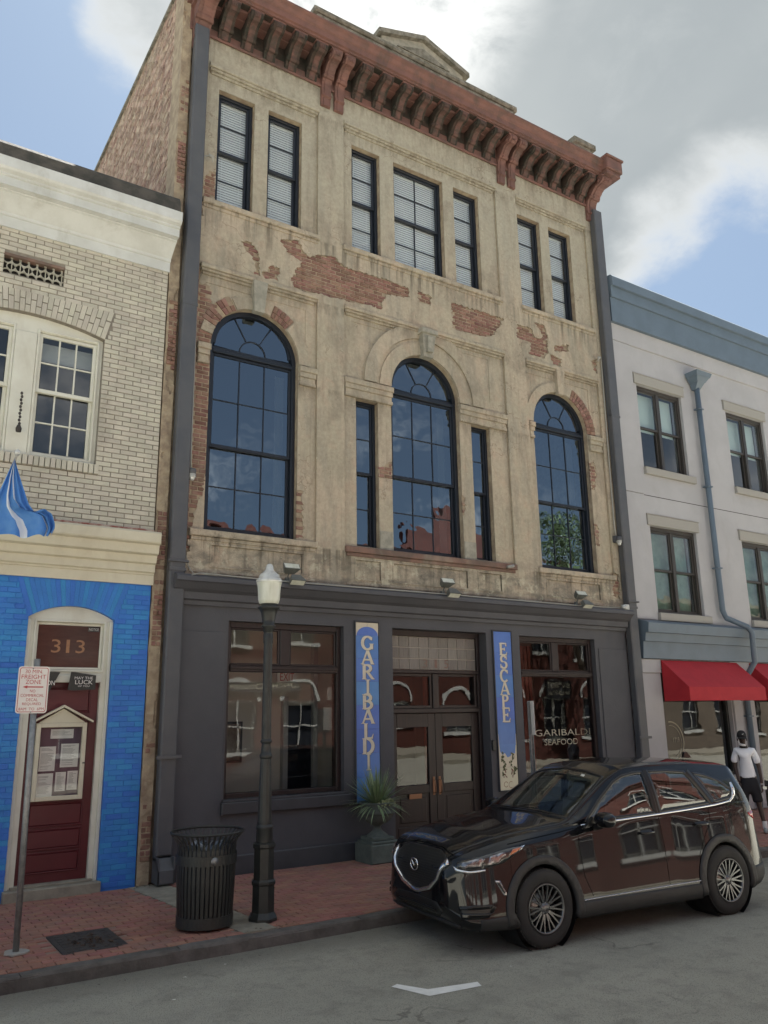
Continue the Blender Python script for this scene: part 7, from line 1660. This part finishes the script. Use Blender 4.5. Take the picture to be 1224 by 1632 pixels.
# ================================================================ PERSON
mat('skin', (.045, .025, .018), (.055, .031, .022), 14, .5)
mat('tee_white', (.80, .82, .86), (.76, .78, .82), 7, .85, bump=.6, bscale=14)
mat('shorts_black', (.010, .010, .014), None, rough=.8)
mat('cap_black', (.012, .012, .013), None, rough=.8)
mat('sock', (.70, .70, .70), None, rough=.9)
mat('shoe', (.36, .38, .38), (.24, .26, .26), 30, .6)
def skin(name, verts, edges, radii, m, parent, sub=2, root_i=0):
    me = bpy.data.meshes.new(name); me.from_pydata(verts, edges, []); o = bpy.data.objects.new(name, me); COL.objects.link(o)
    md = o.modifiers.new('s', 'SKIN'); md.use_smooth_shade = True
    if not me.skin_vertices: 
        bm = bmesh.new(); bm.from_mesh(me); bm.verts.layers.skin.verify(); bm.to_mesh(me); bm.free()
    for i, v in enumerate(me.skin_vertices[0].data):
        r = radii[i]; v.radius = (r, r) if not isinstance(r, tuple) else r; v.use_root = (i == root_i)
    sb = o.modifiers.new('u', 'SUBSURF'); sb.levels = sub; sb.render_levels = sub
    dg = bpy.context.evaluated_depsgraph_get(); dg.update(); m2 = bpy.data.meshes.new_from_object(o.evaluated_get(dg)); bpy.data.objects.remove(o); m2.name = name
    m2.materials.clear(); m2.materials.append(MATS[m]); m2.polygons.foreach_set('use_smooth', [True]*len(m2.polygons))
    return link(name, m2, parent)
def person():
    o = empty('person', (14.20, 9.57, 0), 'person in white t-shirt, black shorts and dark cap walking on the sidewalk behind the car', 'person', rz=0)
    # local frame: +X to the viewer's right, -Y towards the viewer; the root turns it
    o.rotation_euler = (0, 0, math.radians(-52)); o.scale = (.90, .95, 1.0)
    WLOC[o.name] = (0, 0, 0)
    L = [(0, 0, .96), (0, 0, 1.10), (-.01, 0, 1.26), (-.02, 0, 1.42), (-.02, -.005, 1.50), (-.03, -.015, 1.56), (-.035, -.03, 1.64), (-.035, -.02, 1.70),   # 0-7 pelvis..head
         (-.175, -.0, 1.39), (-.232, .01, 1.15), (-.20, -.10, .95), (-.185, -.135, .87),        # 8-11 right arm (viewer's left)
         (.145, 0, 1.385), (.225, .02, 1.15), (.24, -.06, .92), (.235, -.085, .84),              # 12-15 left arm
         (-.10, 0, .92), (-.14, -.03, .50), (-.17, .10, .10), (.10, .0, .92), (.14, -.04, .50), (.20, -.10, .10)]  # legs
    E_ = [(0, 1), (1, 2), (2, 3), (3, 4), (4, 5), (5, 6), (6, 7), (3, 8), (8, 9), (9, 10), (10, 11), (3, 12), (12, 13), (13, 14), (14, 15), (0, 16), (16, 17), (17, 18), (0, 19), (19, 20), (20, 21)]
    Rd = [(.12, .09), (.13, .095), (.13, .09), (.12, .08), .05, .050, (.082, .095), (.075, .085), .06, .045, .034, .030, .06, .045, .034, .030, .085, .058, .038, .085, .058, .038]
    skin('body', L, E_, Rd, 'skin', o)
    skin('t_shirt', [(0, 0, .90), (0, 0, 1.0), (0, 0, 1.15), (-.015, 0, 1.30), (-.02, 0, 1.42), (-.02, 0, 1.485), (-.165, 0, 1.405), (-.218, .005, 1.30), (-.238, .01, 1.19), (.135, 0, 1.40), (.195, .01, 1.29), (.218, .015, 1.18)],
         [(0, 1), (1, 2), (2, 3), (3, 4), (4, 5), (4, 6), (6, 7), (7, 8), (4, 9), (9, 10), (10, 11)], [(.178, .13), (.172, .128), (.165, .122), (.175, .122), (.165, .115), (.095, .085), .088, .070, .080, .088, .074, .080], 't_shirt' if 0 else 'tee_white', o, 2, 2)
    skin('shorts', [(0, 0, 1.04), (0, 0, .86), (-.105, -.01, .74), (-.13, -.02, .56), (-.135, -.03, .50), (.105, -.01, .74), (.13, -.025, .56), (.135, -.03, .50)], [(0, 1), (1, 2), (2, 3), (3, 4), (1, 5), (5, 6), (6, 7)],
         [(.155, .11), (.165, .125), .115, .105, .108, .115, .105, .108], 'shorts_black', o)
    hx, hy, hz = -.035, -.035, 1.645
    mb = MB(); mb.lathe([(0, .125), (.04, .12), (.070, .098), (.088, .06), (.094, .02), (.092, .0)], (hx, hy+.015, hz+.02), 24); mb.add([(hx-.085+.17*i/8, hy-.02-(.13+.07*math.sin(PI*i/8))*k, hz+.025-.025*k) for k in (0, 1) for i in range(9)]+[(hx-.085+.17*i/8, hy-.02-(.13+.07*math.sin(PI*i/8))*k, hz+.018-.025*k) for k in (0, 1) for i in range(9)], [(i, i+1, i+10, i+9) for i in range(8)]+[(i+18, i+27, i+28, i+19) for i in range(8)]+[(i+9, i+10, i+28, i+27) for i in range(8)]); mb.build('cap', 'cap_black', o)
    mb = MB(); mb.prism([(hx+.015-.018, hz+.075), (hx+.015, hz+.068), (hx+.04, hz+.083), (hx+.012, hz+.078)], 'y', hy-.105, hy-.07); mb.build('cap_badge', 'sock', o)
    # face: eyes, nose, mouth, ears, neck gaiter and pale mask under the chin
    mb = MB(); mb.tube([(hx, hy-.085, hz-.01), (hx, hy-.112, hz-.045), (hx, hy-.09, hz-.052)], [.010, .016, .010], 8); mb.tube([(hx-.028, hy-.088, hz-.078), (hx, hy-.098, hz-.076), (hx+.028, hy-.088, hz-.078)], .009, 8)
    for s in (-1, 1): mb.lathe([(0, -.012), (.02, -.01), (.024, 0), (.02, .01), (0, .012)], (hx+s*.086, hy+.01, hz-.025), 10, 'x')
    mb.build('facial_features', 'skin', o)
    mb = MB()
    for s in (-1, 1): mb.lathe([(0, -.006), (.010, -.004), (.012, .004)], (hx+s*.032, hy-.087, hz-.012), 10, 'y')
    mb.build('eyes', 'cap_black', o)
    mb = MB(); mb.tube([(hx-.06, hy-.03, hz-.10), (hx-.045, hy-.085, hz-.112), (hx, hy-.10, hz-.118), (hx+.045, hy-.075, hz-.125)], [.02, .022, .022, .016], 8); mb.build('chin_mask', 'sock', o); mb = MB(); mb.lathe([(.070, 0), (.078, .02), (.072, .04)], (hx+.01, hy+.02, 1.475), 20); mb.build('collar', 'cap_black', o)
    # hands
    def hand(px, py, pz, s):
        v = [(px, py, pz), (px, py-.01, pz-.045), (px, py-.015, pz-.085)]; e = [(0, 1), (1, 2)]; r = [.028, (.022, .036), (.018, .038)]
        for k in range(4):
            f = (k-1.5)*.019; Lq = (.030, .034, .032, .026)[k]; b = len(v); v += [(px+f*.4, py+f-.015, pz-.095), (px-s*.008+f*.4, py+f-.02, pz-.095-Lq), (px-s*.024+f*.4, py+f-.018, pz-.10-Lq*1.75)]; r += [.0095, .009, .0075]; e += [(2, b), (b, b+1), (b+1, b+2)]
        b = len(v); v += [(px-s*.01, py-.04, pz-.045), (px-s*.015, py-.055, pz-.075), (px-s*.018, py-.052, pz-.10)]; r += [.012, .010, .008]; e += [(1, b), (b, b+1), (b+1, b+2)]
        skin('hand', v, e, r, 'skin', o, 1)
    hand(-.183, -.137, .865, -1); hand(.235, -.087, .835, 1)
    for (x, y, z0) in ((-.17, .10, .0), (.20, -.10, 0)):
        mb = MB(); mb.lathe([(.044, .075), (.046, .10), (.048, .19), (.044, .20)], (x, y, 0), 16); mb.build('sock', 'sock', o)
        skin('shoe', [(x, y+.045, .045), (x, y-.05, .05), (x, y-.14, .038), (x, y-.185, .035)], [(0, 1), (1, 2), (2, 3)], [(.042, .042), (.045, .045), (.05, .035), (.038, .028)], 'shoe', o, 2)
    mb = MB()
    for k in range(3): mb.tube([(.20+k*.012, -.125+.005*k, .70), (.235+k*.012, -.12, .50)], .003, 5)
    mb.build('side_stripes', 'sock', o)
    t = MB(); vs = []; textmesh('GUESS', -.105, .035, 1.315, 1.345, 0, t)
    t.v = [(x, -.128-.0*x+.10*x*x*6-.006, z) for x, y, z in t.v]; t.build('shirt_print', 'cap_black', o, recalc=False)
    ph = MB(); ph.box(.24, .31, -.17, -.155, .75, .80); q = ph.build('phone', 'globe_cap', o); 
person()

def far_signs():
    for nm, (a, b, c, d), txt, lab in (('hanging_sign', (28.4, 30.0, 2.85, 3.75), (("BELFORD'S", .55, .9), ("SEAFOOD & STEAKS", .18, .36)), 'dark hanging sign across the street, seen mirrored in the right shop window'),
                                  ('sign_board', (12.2, 15.4, 3.25, 3.62), (("LUNCH  .  DINNER", .25, .78),), 'long dark sign board across the street, seen mirrored in the left shop window')):
        mb = MB(); mb.cbox(a, b, -6.45, -6.36, c, d, .02); o = mb.build(nm, 'charcoal_trim'); tag(o, lab, 'sign'); t = MB()
        for s, u, v in txt: textmesh(s, a+.12, b-.12, c+(d-c)*u, c+(d-c)*v, -6.352, t, mirror=True)
        t.build('lettering', 'letter_cream', o, recalc=False)
far_signs()
